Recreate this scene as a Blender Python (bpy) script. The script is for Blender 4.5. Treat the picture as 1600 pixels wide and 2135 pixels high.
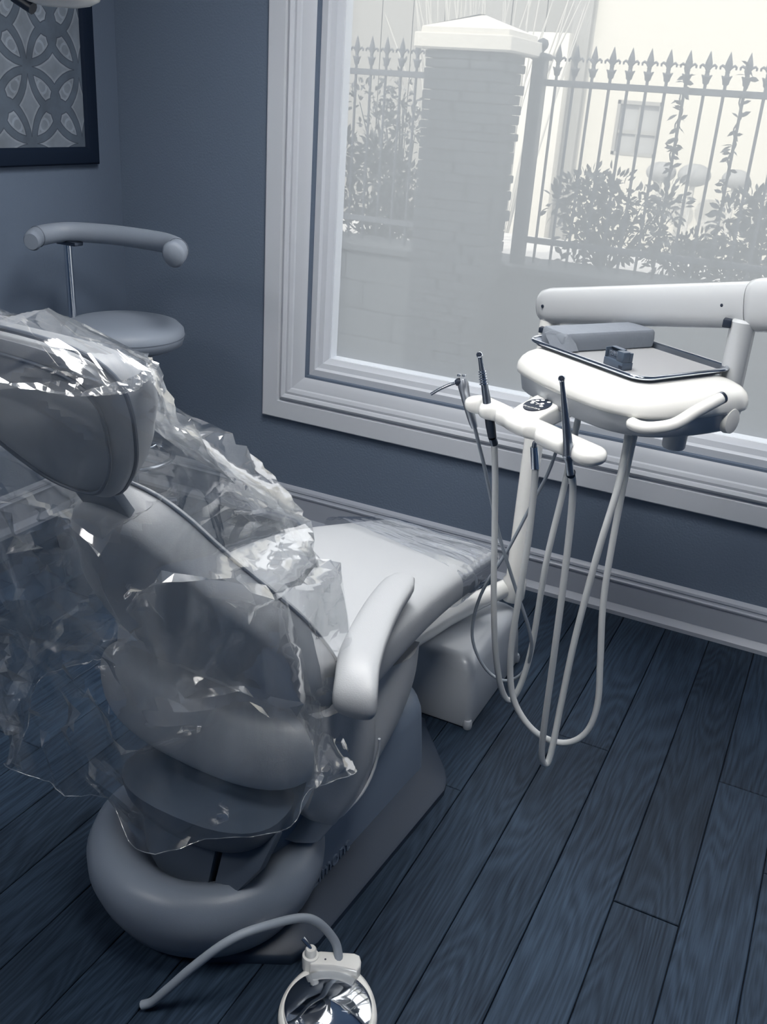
import bpy, bmesh, math, random
from mathutils import Vector, Matrix, noise
random.seed(7)
for o in list(bpy.data.objects): bpy.data.objects.remove(o)
S = bpy.context.scene
COL = S.collection

# ---------------------------------------------------------------- camera
cam_d = bpy.data.cameras.new('camera'); cam = bpy.data.objects.new('camera', cam_d); COL.objects.link(cam)
cam_d.sensor_fit = 'HORIZONTAL'; cam_d.sensor_width = 36.0; cam_d.lens = 1991.3*36/1600
cam_d.clip_start = 0.02; cam_d.clip_end = 200
cx = Vector((0.89232, 0.44653, 0.06610)); cy = -Vector((0.23227, -0.32865, -0.91544)); cz = -Vector((-0.38705, 0.83222, -0.39698))
M = Matrix.Identity(4)
for i in range(3): M[i][0] = cx[i]; M[i][1] = cy[i]; M[i][2] = cz[i]
M[0][3], M[1][3], M[2][3] = 0, 0, 1.55
cam.matrix_world = M
S.camera = cam
# ---------------------------------------------------------------- view
S.view_settings.view_transform = 'Standard'; S.view_settings.look = 'None'
S.view_settings.gamma = 1.0; S.view_settings.use_curve_mapping = False
S.view_settings.exposure = 0.22
# ---------------------------------------------------------------- sky and sun
W = bpy.data.worlds.new('sky'); S.world = W; W.use_nodes = True
bg = W.node_tree.nodes['Background']; bg.inputs[0].default_value = (0.98, 0.985, 1.0, 1); bg.inputs[1].default_value = 2.0
sd = bpy.data.lights.new('sun', 'SUN'); sd.energy = 2.5; sd.angle = 0.009; sd.color = (1.0, 0.95, 0.84)
sun = bpy.data.objects.new('sun', sd); COL.objects.link(sun)
sun.rotation_euler = Vector((0.22, 0.80, -0.60)).to_track_quat('-Z', 'Y').to_euler(); sun.location = (0, -4, 8)
CEIL1_W = 27.0; CEIL2_W = 25.0; CEIL3_W = 17.0      # ceiling light panels
LAMP_COL = (1.0, 0.98, 0.95)

# ================================================================ helpers
def tag(o, label=None, cat=None, group=None, kind=None):
    if label: o['label'] = label
    if cat: o['category'] = cat
    if group: o['group'] = group
    if kind: o['kind'] = kind
    return o
def thing(name, loc, label, cat, group=None):
    o = bpy.data.objects.new(name, None); COL.objects.link(o); o.location = loc; o.empty_display_size = 0.05
    return tag(o, label, cat, group)
def root_off(p):
    v = Vector((0, 0, 0))
    while p is not None: v += p.location; p = p.parent
    return v
def link(name, me, parent=None, loc=None):
    """mesh vertices are in world space; parents are unrotated, so a child is offset back"""
    o = bpy.data.objects.new(name, me); COL.objects.link(o)
    if parent is not None:
        o.parent = parent; o.location = -root_off(parent) if loc is None else loc
    elif loc is not None: o.location = loc
    return o
class MB:
    def __init__(s): s.bm = bmesh.new()
    def ring(s, pts): return [s.bm.verts.new(p) for p in pts]
    def bridge(s, a, b, closed=True):
        n = len(a)
        for i in range(n if closed else n-1):
            j = (i+1) % n
            try: s.bm.faces.new((a[i], a[j], b[j], b[i]))
            except ValueError: pass
    def face(s, r):
        try: s.bm.faces.new(r)
        except ValueError: pass
    def loft(s, rings, cap0=True, cap1=True, closed=True):
        rs = [s.ring(r) for r in rings]
        for a, b in zip(rs, rs[1:]): s.bridge(a, b, closed)
        if cap0: s.face(rs[0][::-1])
        if cap1: s.face(rs[-1])
        return s
    def box(s, x0, y0, z0, x1, y1, z1, m=None):
        v = [Vector((x, y, z)) for z in (z0, z1) for x, y in ((x0, y0), (x1, y0), (x1, y1), (x0, y1))]
        if m is not None: v = [m @ q for q in v]
        v = [s.bm.verts.new(q) for q in v]
        for f in ((3,2,1,0),(4,5,6,7),(0,1,5,4),(1,2,6,5),(2,3,7,6),(3,0,4,7)): s.bm.faces.new([v[i] for i in f])
        return s
    def tube(s, pts, r, n=12, caps=True, closed=False, flat=1.0):
        pts = [Vector(p) for p in pts]
        rr = r if isinstance(r, (list, tuple)) else [r]*len(pts)
        T = []
        m = len(pts)
        for i in range(m):
            if closed: t = pts[(i+1) % m]-pts[(i-1) % m]
            else: t = pts[min(i+1, m-1)]-pts[max(i-1, 0)]
            T.append(t.normalized())
        up = Vector((0, 0, 1)) if abs(T[0].z) < .9 else Vector((1, 0, 0))
        nrm = (up - T[0]*up.dot(T[0])).normalized()
        rings = []
        for i in range(m):
            nrm = (nrm - T[i]*nrm.dot(T[i])).normalized(); b = T[i].cross(nrm)
            rings.append([pts[i]+(nrm*math.cos(a)*flat+b*math.sin(a))*rr[i] for a in [2*math.pi*k/n for k in range(n)]])
        if closed:
            rs = [s.ring(q) for q in rings]
            for i in range(m): s.bridge(rs[i], rs[(i+1) % m])
        else: s.loft(rings, caps, caps)
        return s
    def lathe(s, prof, o=(0,0,0), axis=(0,0,1), n=24, ex=(1,1)):
        ax = Vector(axis).normalized(); up = Vector((1,0,0)) if abs(ax.x) < .9 else Vector((0,1,0))
        u = (up-ax*up.dot(ax)).normalized(); v = ax.cross(u); o = Vector(o)
        rings = [[o+ax*h+(u*math.cos(a)*ex[0]+v*math.sin(a)*ex[1])*max(r, 1e-4) for a in [2*math.pi*k/n for k in range(n)]] for r, h in prof]
        return s.loft(rings, True, True)
    def build(s, name, m, parent=None, smooth=40, bevel=0, seg=2, sub=0, kind=None):
        bm = s.bm
        bmesh.ops.remove_doubles(bm, verts=bm.verts, dist=1e-6)
        bmesh.ops.recalc_face_normals(bm, faces=bm.faces)
        me = bpy.data.meshes.new(name)
        if bevel:
            ed = [e for e in bm.edges if len(e.link_faces) == 2 and e.calc_face_angle(0) > 0.5]
            bmesh.ops.bevel(bm, geom=ed, offset=bevel, segments=seg, affect='EDGES', profile=0.5, clamp_overlap=True)
        bm.to_mesh(me); bm.free()
        for p in me.polygons: p.use_smooth = bool(smooth)
        if smooth: me.set_sharp_from_angle(angle=math.radians(smooth))
        if m: me.materials.append(m)
        o = link(name, me, parent)
        if sub:
            md = o.modifiers.new('sub', 'SUBSURF'); md.levels = sub; md.render_levels = sub
        if kind: o['kind'] = kind
        return o
def crom(P, n, closed=False):
    P = [Vector(p) for p in P]; out = []; m = len(P)
    segs = m if closed else m-1
    tot = [0]
    for k in range(n+(0 if closed else 1)):
        t = k/n*segs; i = min(int(t), segs-1); f = t-i
        g = lambda j: P[j % m] if closed else (P[j] if 0 <= j < m else (P[0]*2-P[1] if j < 0 else P[-1]*2-P[-2]))
        a, b, c, d = g(i-1), g(i), g(i+1), g(i+2)
        out.append(0.5*((2*b)+(c-a)*f+(2*a-5*b+4*c-d)*f*f+(3*b-a-3*c+d)*f**3))
    return out
def sell(n, hx, hy, e=2.6):
    r = []
    for k in range(n):
        a = 2*math.pi*k/n; c, s_ = math.cos(a), math.sin(a)
        r.append((hx*math.copysign(abs(c)**(2/e), c), hy*math.copysign(abs(s_)**(2/e), s_)))
    return r
def rrect(hx, hy, r, k=6):
    out = []
    for sx, sy, a0 in ((1,1,0),(-1,1,90),(-1,-1,180),(1,-1,270)):
        for i in range(k+1):
            a = math.radians(a0+90*i/k); out.append((sx*(hx-r)+r*math.cos(a), sy*(hy-r)+r*math.sin(a)))
    return out

# ---------------------------------------------------------------- materials
def mat(name, col, rough=0.5, metal=0.0, spec=0.5, var=0.0, vscale=6, bump=0.0, bscale=120, coat=0.0, emit=None, estr=0):
    m = bpy.data.materials.new(name); m.use_nodes = True; nt = m.node_tree; N = nt.nodes; L = nt.links
    b = N['Principled BSDF']; b.inputs['Base Color'].default_value = (*col, 1); b.inputs['Roughness'].default_value = rough
    b.inputs['Metallic'].default_value = metal; b.inputs['Specular IOR Level'].default_value = spec
    if coat: b.inputs['Coat Weight'].default_value = coat; b.inputs['Coat Roughness'].default_value = 0.08
    if emit: b.inputs['Emission Color'].default_value = (*emit, 1); b.inputs['Emission Strength'].default_value = estr
    tc = N.new('ShaderNodeTexCoord')
    if var:
        nz = N.new('ShaderNodeTexNoise'); nz.inputs['Scale'].default_value = vscale; nz.inputs['Detail'].default_value = 5
        L.new(tc.outputs['Object'], nz.inputs['Vector'])
        mx = N.new('ShaderNodeMix'); mx.data_type = 'RGBA'
        mx.inputs['A'].default_value = (*[c*(1-var) for c in col], 1); mx.inputs['B'].default_value = (*[min(1, c*(1+var)) for c in col], 1)
        L.new(nz.outputs['Fac'], mx.inputs['Factor']); L.new(mx.outputs['Result'], b.inputs['Base Color'])
    if bump:
        nz = N.new('ShaderNodeTexNoise'); nz.inputs['Scale'].default_value = bscale; nz.inputs['Detail'].default_value = 3
        L.new(tc.outputs['Object'], nz.inputs['Vector'])
        bp = N.new('ShaderNodeBump'); bp.inputs['Strength'].default_value = bump; bp.inputs['Distance'].default_value = 0.004
        L.new(nz.outputs['Fac'], bp.inputs['Height']); L.new(bp.outputs['Normal'], b.inputs['Normal'])
    return m
WALL = mat('wall_paint', (0.116, 0.154, 0.216), 0.75, var=0.05, vscale=3, bump=0.35, bscale=140)
CEILM = mat('ceiling_blue_bounce', (0.20, 0.30, 0.47), 0.9)  # ceiling out of view, blue put in to tint the bounced light
WALLB = mat('wall_blue_bounce', (0.055, 0.11, 0.21), 0.8, var=0.05, vscale=3)  # unseen right and near walls, made blue to throw bluish fill into shadows
TRIM = mat('trim_paint', (0.54, 0.57, 0.62), 0.38, var=0.03)
BASEB = mat('skirting_paint', (0.33, 0.36, 0.42), 0.4, var=0.03)
SUBF = mat('subfloor', (0.006, 0.010, 0.02), 0.9)
LEATHER = mat('grey_leather', (0.41, 0.43, 0.455), 0.42, var=0.05, vscale=4, bump=0.10, bscale=420)
STOOLL = mat('stool_vinyl', (0.215, 0.25, 0.305), 0.5, var=0.05, vscale=5, bump=0.08, bscale=350)
SHELL = mat('chair_shell_plastic', (0.17, 0.215, 0.285), 0.45, var=0.05, bump=0.05, bscale=600)
SEAM = mat('stitching', (0.55, 0.58, 0.62), 0.6)
COVER = mat('cover_plastic_shaded', (0.075, 0.098, 0.135), 0.5, var=0.05)  # shell plastic with the dimness under the backrest put into its colour
PIPE = mat('dark_piping', (0.10, 0.12, 0.155), 0.5)
ARMW = mat('arm_enamel', (0.47, 0.49, 0.51), 0.25, coat=0.2)
WHITE = mat('white_enamel', (0.82, 0.82, 0.795), 0.22, coat=0.3)
WGREY = mat('grey_enamel', (0.52, 0.55, 0.59), 0.35)
BOXP = mat('utility_box_plastic', (0.47, 0.50, 0.54), 0.28, coat=0.2)
CHROME = mat('chrome', (0.62, 0.66, 0.72), 0.16, metal=1.0)
STEEL = mat('brushed_steel', (0.28, 0.31, 0.36), 0.3, metal=1.0)
DSTEEL = mat('dark_steel', (0.10, 0.12, 0.16), 0.3, metal=1.0)
MIRROR = mat('polished_steel', (0.75, 0.78, 0.82), 0.06, metal=1.0)
BLACK = mat('navy_black', (0.010, 0.018, 0.036), 0.45)
HOSE = mat('hose_rubber', (0.60, 0.62, 0.63), 0.5)
HOSED = mat('hose_rubber_dark', (0.27, 0.31, 0.36), 0.5)
PACKM = mat('wrap_paper', (0.20, 0.225, 0.265), 0.75, var=0.08, vscale=14, bump=0.3, bscale=60)
PAPER = mat('tray_paper', (0.30, 0.31, 0.325), 0.8)
BURM = mat('bur_block_plastic', (0.07, 0.095, 0.135), 0.35)
FRAMEM = mat('picture_frame_wood', (0.006, 0.013, 0.029), 0.75, spec=0.15)
IRON = mat('wrought_iron', (0.02, 0.025, 0.035), 0.55)
LEAF = mat('leaf', (0.012, 0.016, 0.019), 0.55, var=0.3, vscale=20)
STONE = mat('ledge_stone', (0.034, 0.040, 0.047), 0.9, var=0.35, vscale=9, bump=0.8, bscale=40)
CAPM = mat('limestone_cap', (0.47, 0.45, 0.40), 0.9, var=0.06, bump=0.5, bscale=30)
GROUND = mat('concrete_ground', (0.40, 0.39, 0.37), 0.95, var=0.15, vscale=1.5)
STUCCO = mat('white_stucco', (0.44, 0.42, 0.365), 0.95, var=0.03)
SIDING = mat('grey_siding', (0.20, 0.195, 0.18), 0.9, var=0.05)
DARKST = mat('grey_pilaster', (0.07, 0.07, 0.07), 0.9)
TWIG = mat('twig_bark', (0.35, 0.34, 0.31), 0.9)

def wood():
    m = bpy.data.materials.new('dark_plank_wood'); m.use_nodes = True; nt = m.node_tree; N = nt.nodes; L = nt.links
    b = N['Principled BSDF']
    geo = N.new('ShaderNodeNewGeometry'); oi = N.new('ShaderNodeObjectInfo')
    add = N.new('ShaderNodeVectorMath'); add.operation = 'ADD'
    mul = N.new('ShaderNodeVectorMath'); mul.operation = 'SCALE'; mul.inputs['Scale'].default_value = 37
    cmb = N.new('ShaderNodeCombineXYZ')
    L.new(oi.outputs['Random'], cmb.inputs[0]); L.new(oi.outputs['Random'], cmb.inputs[1]); L.new(cmb.outputs[0], mul.inputs[0])
    L.new(geo.outputs['Position'], add.inputs[0]); L.new(mul.outputs[0], add.inputs[1])
    mp = N.new('ShaderNodeMapping'); mp.inputs['Scale'].default_value = (9.0, 1.1, 1); L.new(add.outputs[0], mp.inputs['Vector'])
    n1 = N.new('ShaderNodeTexNoise'); n1.inputs['Scale'].default_value = 0.8; n1.inputs['Detail'].default_value = 1.5; n1.inputs['Distortion'].default_value = 0.35
    L.new(mp.outputs[0], n1.inputs['Vector'])
    # growth rings: contour lines of a smooth field
    k = N.new('ShaderNodeMath'); k.operation = 'MULTIPLY'; k.inputs[1].default_value = 150; L.new(n1.outputs['Fac'], k.inputs[0])
    sn = N.new('ShaderNodeMath'); sn.operation = 'SINE'; L.new(k.outputs[0], sn.inputs[0])
    mp2 = N.new('ShaderNodeMapping'); mp2.inputs['Scale'].default_value = (260, 9, 1); L.new(add.outputs[0], mp2.inputs['Vector'])
    n2 = N.new('ShaderNodeTexNoise'); n2.inputs['Scale'].default_value = 1.0; n2.inputs['Detail'].default_value = 3; L.new(mp2.outputs[0], n2.inputs['Vector'])
    n3 = N.new('ShaderNodeTexNoise'); n3.inputs['Scale'].default_value = 3.0; n3.inputs['Detail'].default_value = 3; L.new(add.outputs[0], n3.inputs['Vector'])
    ma = N.new('ShaderNodeMath'); ma.operation = 'MULTIPLY_ADD'; ma.inputs[1].default_value = 0.12; L.new(sn.outputs[0], ma.inputs[0])
    mb = N.new('ShaderNodeMath'); mb.operation = 'MULTIPLY_ADD'; mb.inputs[1].default_value = 0.95; mb.inputs[2].default_value = -0.20; L.new(n2.outputs['Fac'], mb.inputs[0]); L.new(mb.outputs[0], ma.inputs[2])
    mc = N.new('ShaderNodeMath'); mc.operation = 'MULTIPLY_ADD'; mc.inputs[1].default_value = 0.55; L.new(n3.outputs['Fac'], mc.inputs[0]); L.new(ma.outputs[0], mc.inputs[2])
    rp = N.new('ShaderNodeValToRGB'); L.new(mc.outputs[0], rp.inputs['Fac'])
    rp.color_ramp.elements[0].position = 0.15; rp.color_ramp.elements[0].color = (0.0060, 0.0120, 0.0235, 1)
    rp.color_ramp.elements[1].position = 0.95; rp.color_ramp.elements[1].color = (0.0350, 0.0590, 0.0960, 1)
    tint = N.new('ShaderNodeMath'); tint.operation = 'MULTIPLY_ADD'; tint.inputs[1].default_value = 0.3; tint.inputs[2].default_value = 0.85; L.new(oi.outputs['Random'], tint.inputs[0])
    mx = N.new('ShaderNodeVectorMath'); mx.operation = 'SCALE'; L.new(rp.outputs['Color'], mx.inputs[0]); L.new(tint.outputs[0], mx.inputs['Scale'])
    L.new(mx.outputs[0], b.inputs['Base Color'])
    b.inputs['Roughness'].default_value = 0.5; b.inputs['Specular IOR Level'].default_value = 0.15
    bp = N.new('ShaderNodeBump'); bp.inputs['Strength'].default_value = 0.3; bp.inputs['Distance'].default_value = 0.002
    L.new(ma.outputs[0], bp.inputs['Height']); L.new(bp.outputs['Normal'], b.inputs['Normal'])
    return m
WOOD = wood()

def film(name, veil=0.10, gloss_rough=0.10, tint=(1,1,1), base=0.07, edge=0.55, bump=0.4, bscale=26):
    """thin clear plastic: see-through, with a fresnel sheen and a slight milky scatter"""
    m = bpy.data.materials.new(name); m.use_nodes = True; nt = m.node_tree; N = nt.nodes; L = nt.links
    N.remove(N['Principled BSDF']); out = N['Material Output']
    tr = N.new('ShaderNodeBsdfTransparent'); tr.inputs[0].default_value = (0.97, 0.975, 0.98, 1)
    gl = N.new('ShaderNodeBsdfGlossy'); gl.inputs['Roughness'].default_value = gloss_rough; gl.inputs[0].default_value = (*tint, 1)
    d0 = N.new('ShaderNodeBsdfDiffuse'); d0.inputs[0].default_value = (0.80, 0.84, 0.88, 1)
    t0 = N.new('ShaderNodeBsdfTranslucent'); t0.inputs[0].default_value = (0.80, 0.84, 0.88, 1)
    df = N.new('ShaderNodeMixShader'); df.inputs[0].default_value = 0.55; L.new(d0.outputs[0], df.inputs[1]); L.new(t0.outputs[0], df.inputs[2])
    tc = N.new('ShaderNodeTexCoord')
    vo = N.new('ShaderNodeTexVoronoi'); vo.feature = 'DISTANCE_TO_EDGE'; vo.inputs['Scale'].default_value = bscale
    nz = N.new('ShaderNodeTexNoise'); nz.inputs['Scale'].default_value = bscale*0.45; nz.inputs['Detail'].default_value = 2
    ad = N.new('ShaderNodeMix'); ad.data_type = 'RGBA'; ad.inputs['Factor'].default_value = 0.12
    L.new(tc.outputs['Object'], nz.inputs['Vector']); L.new(tc.outputs['Object'], ad.inputs['A']); L.new(nz.outputs['Color'], ad.inputs['B']); L.new(ad.outputs['Result'], vo.inputs['Vector'])
    bp = N.new('ShaderNodeBump'); bp.inputs['Strength'].default_value = bump; bp.inputs['Distance'].default_value = 0.012
    sm = N.new('ShaderNodeMath'); sm.operation = 'ADD'; L.new(vo.outputs['Distance'], sm.inputs[0]); L.new(nz.outputs['Fac'], sm.inputs[1])
    L.new(sm.outputs[0], bp.inputs['Height']); L.new(bp.outputs['Normal'], gl.inputs['Normal'])
    lw = N.new('ShaderNodeLayerWeight'); lw.inputs['Blend'].default_value = 0.35; L.new(bp.outputs['Normal'], lw.inputs['Normal'])
    mr = N.new('ShaderNodeMapRange'); mr.inputs['To Min'].default_value = base; mr.inputs['To Max'].default_value = edge; L.new(lw.outputs['Facing'], mr.inputs['Value'])
    mpv = N.new('ShaderNodeMapping'); mpv.inputs['Scale'].default_value = (9, 9, 2.6); mpv.inputs['Rotation'].default_value = (0.3, 0.25, 0); L.new(tc.outputs['Object'], mpv.inputs['Vector'])
    nv = N.new('ShaderNodeTexNoise'); nv.inputs['Scale'].default_value = 1.3; nv.inputs['Distortion'].default_value = 1.2; nv.inputs['Detail'].default_value = 3; L.new(mpv.outputs[0], nv.inputs['Vector'])
    vr = N.new('ShaderNodeMapRange'); vr.inputs['From Min'].default_value = 0.42; vr.inputs['From Max'].default_value = 0.68; vr.inputs['To Min'].default_value = veil*.2; vr.inputs['To Max'].default_value = veil*3.8; L.new(nv.outputs['Fac'], vr.inputs['Value'])
    m1 = N.new('ShaderNodeMixShader'); L.new(vr.outputs[0], m1.inputs[0]); L.new(tr.outputs[0], m1.inputs[1]); L.new(df.outputs[0], m1.inputs[2])
    m2 = N.new('ShaderNodeMixShader'); L.new(mr.outputs[0], m2.inputs[0]); L.new(m1.outputs[0], m2.inputs[1]); L.new(gl.outputs[0], m2.inputs[2])
    L.new(m2.outputs[0], out.inputs['Surface'])
    return m
FILM = film('clear_sleeve_film', veil=0.05, gloss_rough=0.085, base=0.12, edge=0.65, bump=0.35, bscale=11)
TOEF = film('clear_toe_film', veil=0.02, gloss_rough=0.06, tint=(.9,.93,1), base=0.16, edge=0.6, bump=0.8, bscale=7)

def pane():
    """hazy glazing: part clear, part scattering the outdoor light"""
    m = bpy.data.materials.new('hazy_glass'); m.use_nodes = True; nt = m.node_tree; N = nt.nodes; L = nt.links
    N.remove(N['Principled BSDF']); out = N['Material Output']
    tr = N.new('ShaderNodeBsdfTransparent'); tr.inputs[0].default_value = (1, 1, 1, 1)
    tl = N.new('ShaderNodeBsdfTranslucent'); tl.inputs[0].default_value = (0.84, 0.90, 0.95, 1)
    tc = N.new('ShaderNodeTexCoord'); nz = N.new('ShaderNodeTexNoise'); nz.inputs['Scale'].default_value = 1.6; nz.inputs['Detail'].default_value = 4; L.new(tc.outputs['Object'], nz.inputs['Vector'])
    mr = N.new('ShaderNodeMapRange'); mr.inputs['To Min'].default_value = 0.385; mr.inputs['To Max'].default_value = 0.43; L.new(nz.outputs['Fac'], mr.inputs['Value'])
    m1 = N.new('ShaderNodeMixShader'); L.new(mr.outputs[0], m1.inputs[0]); L.new(tr.outputs[0], m1.inputs[1]); L.new(tl.outputs[0], m1.inputs[2])
    gl = N.new('ShaderNodeBsdfGlossy'); gl.inputs['Roughness'].default_value = 0.03
    m2 = N.new('ShaderNodeMixShader'); m2.inputs[0].default_value = 0.02; L.new(m1.outputs[0], m2.inputs[1]); L.new(gl.outputs[0], m2.inputs[2])
    L.new(m2.outputs[0], out.inputs['Surface'])
    return m
GLASS = pane()

# ================================================================ structure
XL, YF, XR, YN, ZC = -2.56, 2.957, 1.60, -1.60, 2.60
fl = tag(MB().box(XL-.15, YN-.15, -.12, XR+.15, YF+.15, -.012).build('floor', SUBF, smooth=0), kind='structure')
ce = tag(MB().box(XL-.15, YN-.15, ZC, XR+.15, YF+.30, ZC+.10).build('ceiling', CEILM, smooth=0), kind='structure')
tag(MB().box(XL-.15, YN, -.012, XL, YF, ZC).build('wall_left', WALL, smooth=0), kind='structure')
tag(MB().box(XR, YN, -.012, XR+.15, YF, ZC).build('wall_right', WALLB, smooth=0), kind='structure')
tag(MB().box(XL-.15, YN-.15, -.012, XR+.15, YN, ZC).build('wall_near', WALLB, smooth=0), kind='structure')
WX0, WX1, WZ0, WZ1 = -1.725, 1.15, 0.598, 2.32
b = MB()
b.box(XL-.15, YF, -.012, WX0, YF+.15, ZC); b.box(WX1, YF, -.012, XR+.15, YF+.15, ZC)
b.box(WX0, YF, -.012, WX1, YF+.15, WZ0); b.box(WX0, YF, WZ1, WX1, YF+.15, ZC)
tag(b.build('wall_far', WALL, smooth=0), kind='structure')
# planks, each a part of the floor; they run towards the window wall
PW = 0.1402; X0 = -0.0198
rng = random.Random(3)
plank_meshes = {}
def plank(xa, ya, xb, yb):
    L_ = round(yb-ya, 2); key = (round(xb-xa, 3), L_)
    if key not in plank_meshes:
        w, l = xb-xa, yb-ya; g = 0.0011
        bm = bmesh.new(); mb = MB(); mb.bm = bm
        mb.box(-w/2+g, -l/2+g, -.012, w/2-g, l/2-g, 0)
        ed = [e for e in bm.edges if all(v.co.z > -.001 for v in e.verts)]
        bmesh.ops.bevel(bm, geom=ed, offset=.0016, segments=1, affect='EDGES')
        me = bpy.data.meshes.new('plank'); bm.to_mesh(me); bm.free(); me.materials.append(WOOD); plank_meshes[key] = me
    link('plank', plank_meshes[key], fl, ((xa+xb)/2, (ya+yb)/2, 0))
fixed = {-5: [1.817], -4: [0.62, 1.8167], -3: [1.10], -2: [0.5, 2.172], -1: [0.9], 0: [1.6584, 0.30], 1: [2.2], -6: [1.986, 0.75]}
for i in range(-18, 11):
    xa, xb = X0+PW*(i-1), X0+PW*i
    xa, xb = max(xa, XL), min(xb, XR)
    if xb-xa < .02: continue
    cuts = fixed.get(i) or [0.2+rng.random()*1.1]
    if i not in fixed: cuts = cuts+[cuts[0]+1.2] if cuts[0]+1.2 < 2.8 else cuts
    ys = [-0.6]+sorted(cuts)+[YF]
    for a, c in zip(ys, ys[1:]): plank(xa, a, xb, c)
# skirting boards: stepped profile run along the wall
BP = [(0,0),(.030,0),(.030,.014),(.016,.030),(.014,.034),(.014,.112),(.018,.114),(.019,.120),(.014,.124),(.012,.130),(.015,.134),(.013,.142),(.006,.149),(0,.152)]
def run(prof, p0, p1, out, name, m, up=(0,0,1)):
    p0, p1, out, up = Vector(p0), Vector(p1), Vector(out), Vector(up)
    return MB().loft([[p+out*a+up*h for a, h in prof] for p in (p0, p1)]).build(name, m, smooth=25)
tag(run(BP, (XL, YF, 0), (XR, YF, 0), (0,-1,0), 'baseboard_far', BASEB), kind='structure')
tag(run(BP, (XL, YN, 0), (XL, YF-.03, 0), (1,0,0), 'baseboard_left', BASEB), kind='structure')
# window with mitred moulded casing
win = tag(bpy.data.objects.new('window_1', None), kind='structure'); COL.objects.link(win); win.location = (-.3, YF, .43)
CP = [(0,0),(0,.020),(.004,.023),(.066,.023),(.072,.014),(.076,.014),(.080,.027),(.088,.031),(.098,.027),(.101,.023),(.110,.025),(.122,.021),(.126,.016),(.150,.012),(.176,-.004),(.178,-.055),(.178,-.06),(0.05,-.002)]
OX0, OX1, OZ0, OZ1 = -1.903, WX1+.178, 0.42, WZ1+.178
def casing(corner_fn, nm):
    rr = []
    for e in (0, 1): rr.append([corner_fn(e, d, p) for d, p in CP])
    MB().loft(rr).build(nm, TRIM, win, smooth=25)
casing(lambda e, d, p: Vector((OX0+d, YF-p, (OZ0+d) if e == 0 else (OZ1-d))), 'casing')
casing(lambda e, d, p: Vector(((OX0+d) if e == 0 else (OX1-d), YF-p, OZ0+d)), 'casing')
casing(lambda e, d, p: Vector((OX1-d, YF-p, (OZ0+d) if e == 0 else (OZ1-d))), 'casing')
casing(lambda e, d, p: Vector(((OX0+d) if e == 0 else (OX1-d), YF-p, OZ1-d)), 'casing')
# sash: stepped frame set back in the opening
SP = [(-.004,.10),(-.004,.018),(.020,.014),(.024,.014),(.030,.026),(.048,.030),(.052,.036),(.066,.046),(.066,.10)]
def sash(fn):
    MB().loft([[fn(e, d, p) for d, p in SP] for e in (0, 1)]).build('sash_rail', TRIM, win, smooth=25)
sx0, sx1, sz0, sz1 = WX0, WX1, WZ0, WZ1
sash(lambda e, d, p: Vector((sx0+d, YF+p, (sz0+d) if e == 0 else (sz1-d))))
sash(lambda e, d, p: Vector((sx1-d, YF+p, (sz0+d) if e == 0 else (sz1-d))))
sash(lambda e, d, p: Vector(((sx0+d) if e == 0 else (sx1-d), YF+p, sz0+d)))
sash(lambda e, d, p: Vector(((sx0+d) if e == 0 else (sx1-d), YF+p, sz1-d)))
g = MB(); y = YF+.055
v = [g.bm.verts.new(p) for p in ((sx0+.06,y,sz0+.06),(sx1-.06,y,sz0+.06),(sx1-.06,y,sz1-.06),(sx0+.06,y,sz1-.06))]; g.bm.faces.new(v)
g.build('glass_pane', GLASS, win, smooth=0)

# ---------------------------------------------------------------- ceiling lights (out of frame, they light the room)
def ceiling_light(x, y, hx, hy, w, label):
    t = thing('ceiling_light', (x, y, ZC), label, 'ceiling light')
    f = MB()
    for a in ((-hx-.03,-hy-.03,hx+.03,-hy),(-hx-.03,hy,hx+.03,hy+.03),(-hx-.03,-hy,-hx,hy),(hx,-hy,hx+.03,hy)): f.box(x+a[0], y+a[1], ZC-.03, x+a[2], y+a[3], ZC)
    f.build('frame', TRIM, t, smooth=0)
    e = mat('lamp_diffuser', (.9,.9,.9), .5, emit=LAMP_COL, estr=w)
    MB().box(x-hx, y-hy, ZC-.022, x+hx, y+hy, ZC-.012).build('diffuser', e, t, smooth=0)
ceiling_light(-1.00, 1.72, .30, .30, CEIL1_W, 'square ceiling light panel above the dental seat, out of frame')
ceiling_light(-0.15, 0.90, .30, .30, CEIL2_W, 'square ceiling light panel right of the dental chair, out of frame')
ceiling_light(-1.95, -0.70, .30, .30, CEIL3_W, 'square ceiling light panel behind the dental chair, out of frame')

# ================================================================ dental chair
def xc(y): return -0.87+0.067*(y-2.18)
def CH(a, y, z): return Vector((xc(y)+a*0.998, y-0.067*a, z))
chair = thing('dental_chair', (-.92, 1.5, 0), 'grey leather dental chair with its back raised, under a clear plastic sleeve', 'dental chair')
# base plate (flange) and pedestal
def plan(hw, y0, y1, r_back, front_taper):
    pts = [(-hw*.34, y0-.125), (hw*.34, y0-.125), (hw*.42, y0-.12), (hw*.93, y0-.03), (hw, y0+.03)]
    pts += [(hw, y1), (hw*.96, y1+.035), (hw*.88, y1+.07), (hw*.45, y1+.20), (hw*.38, y1+.23), (-hw*.38, y1+.23), (-hw*.45, y1+.20), (-hw*.88, y1+.07), (-hw*.96, y1+.035), (-hw, y1)]
    pts += [(-hw, y0+.03), (-hw*.93, y0-.03), (-hw*.42, y0-.12)]
    return pts
pl0 = plan(.285, 1.22, 1.80, .20, 0)
m_ = MB(); rings = []
for z, d in ((0, 0), (.016, 0), (.021, -.006), (.05, -.09)):
    rings.append([CH(a*(1+d/.285), 1.5+(y_-1.5)*(1+d/.5), z) for a, y_ in pl0])
m_.loft(rings).build('base_plate', mat('base_plate_paint', (.016,.030,.056), .5, bump=.05, bscale=500), chair, smooth=50)
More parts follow.
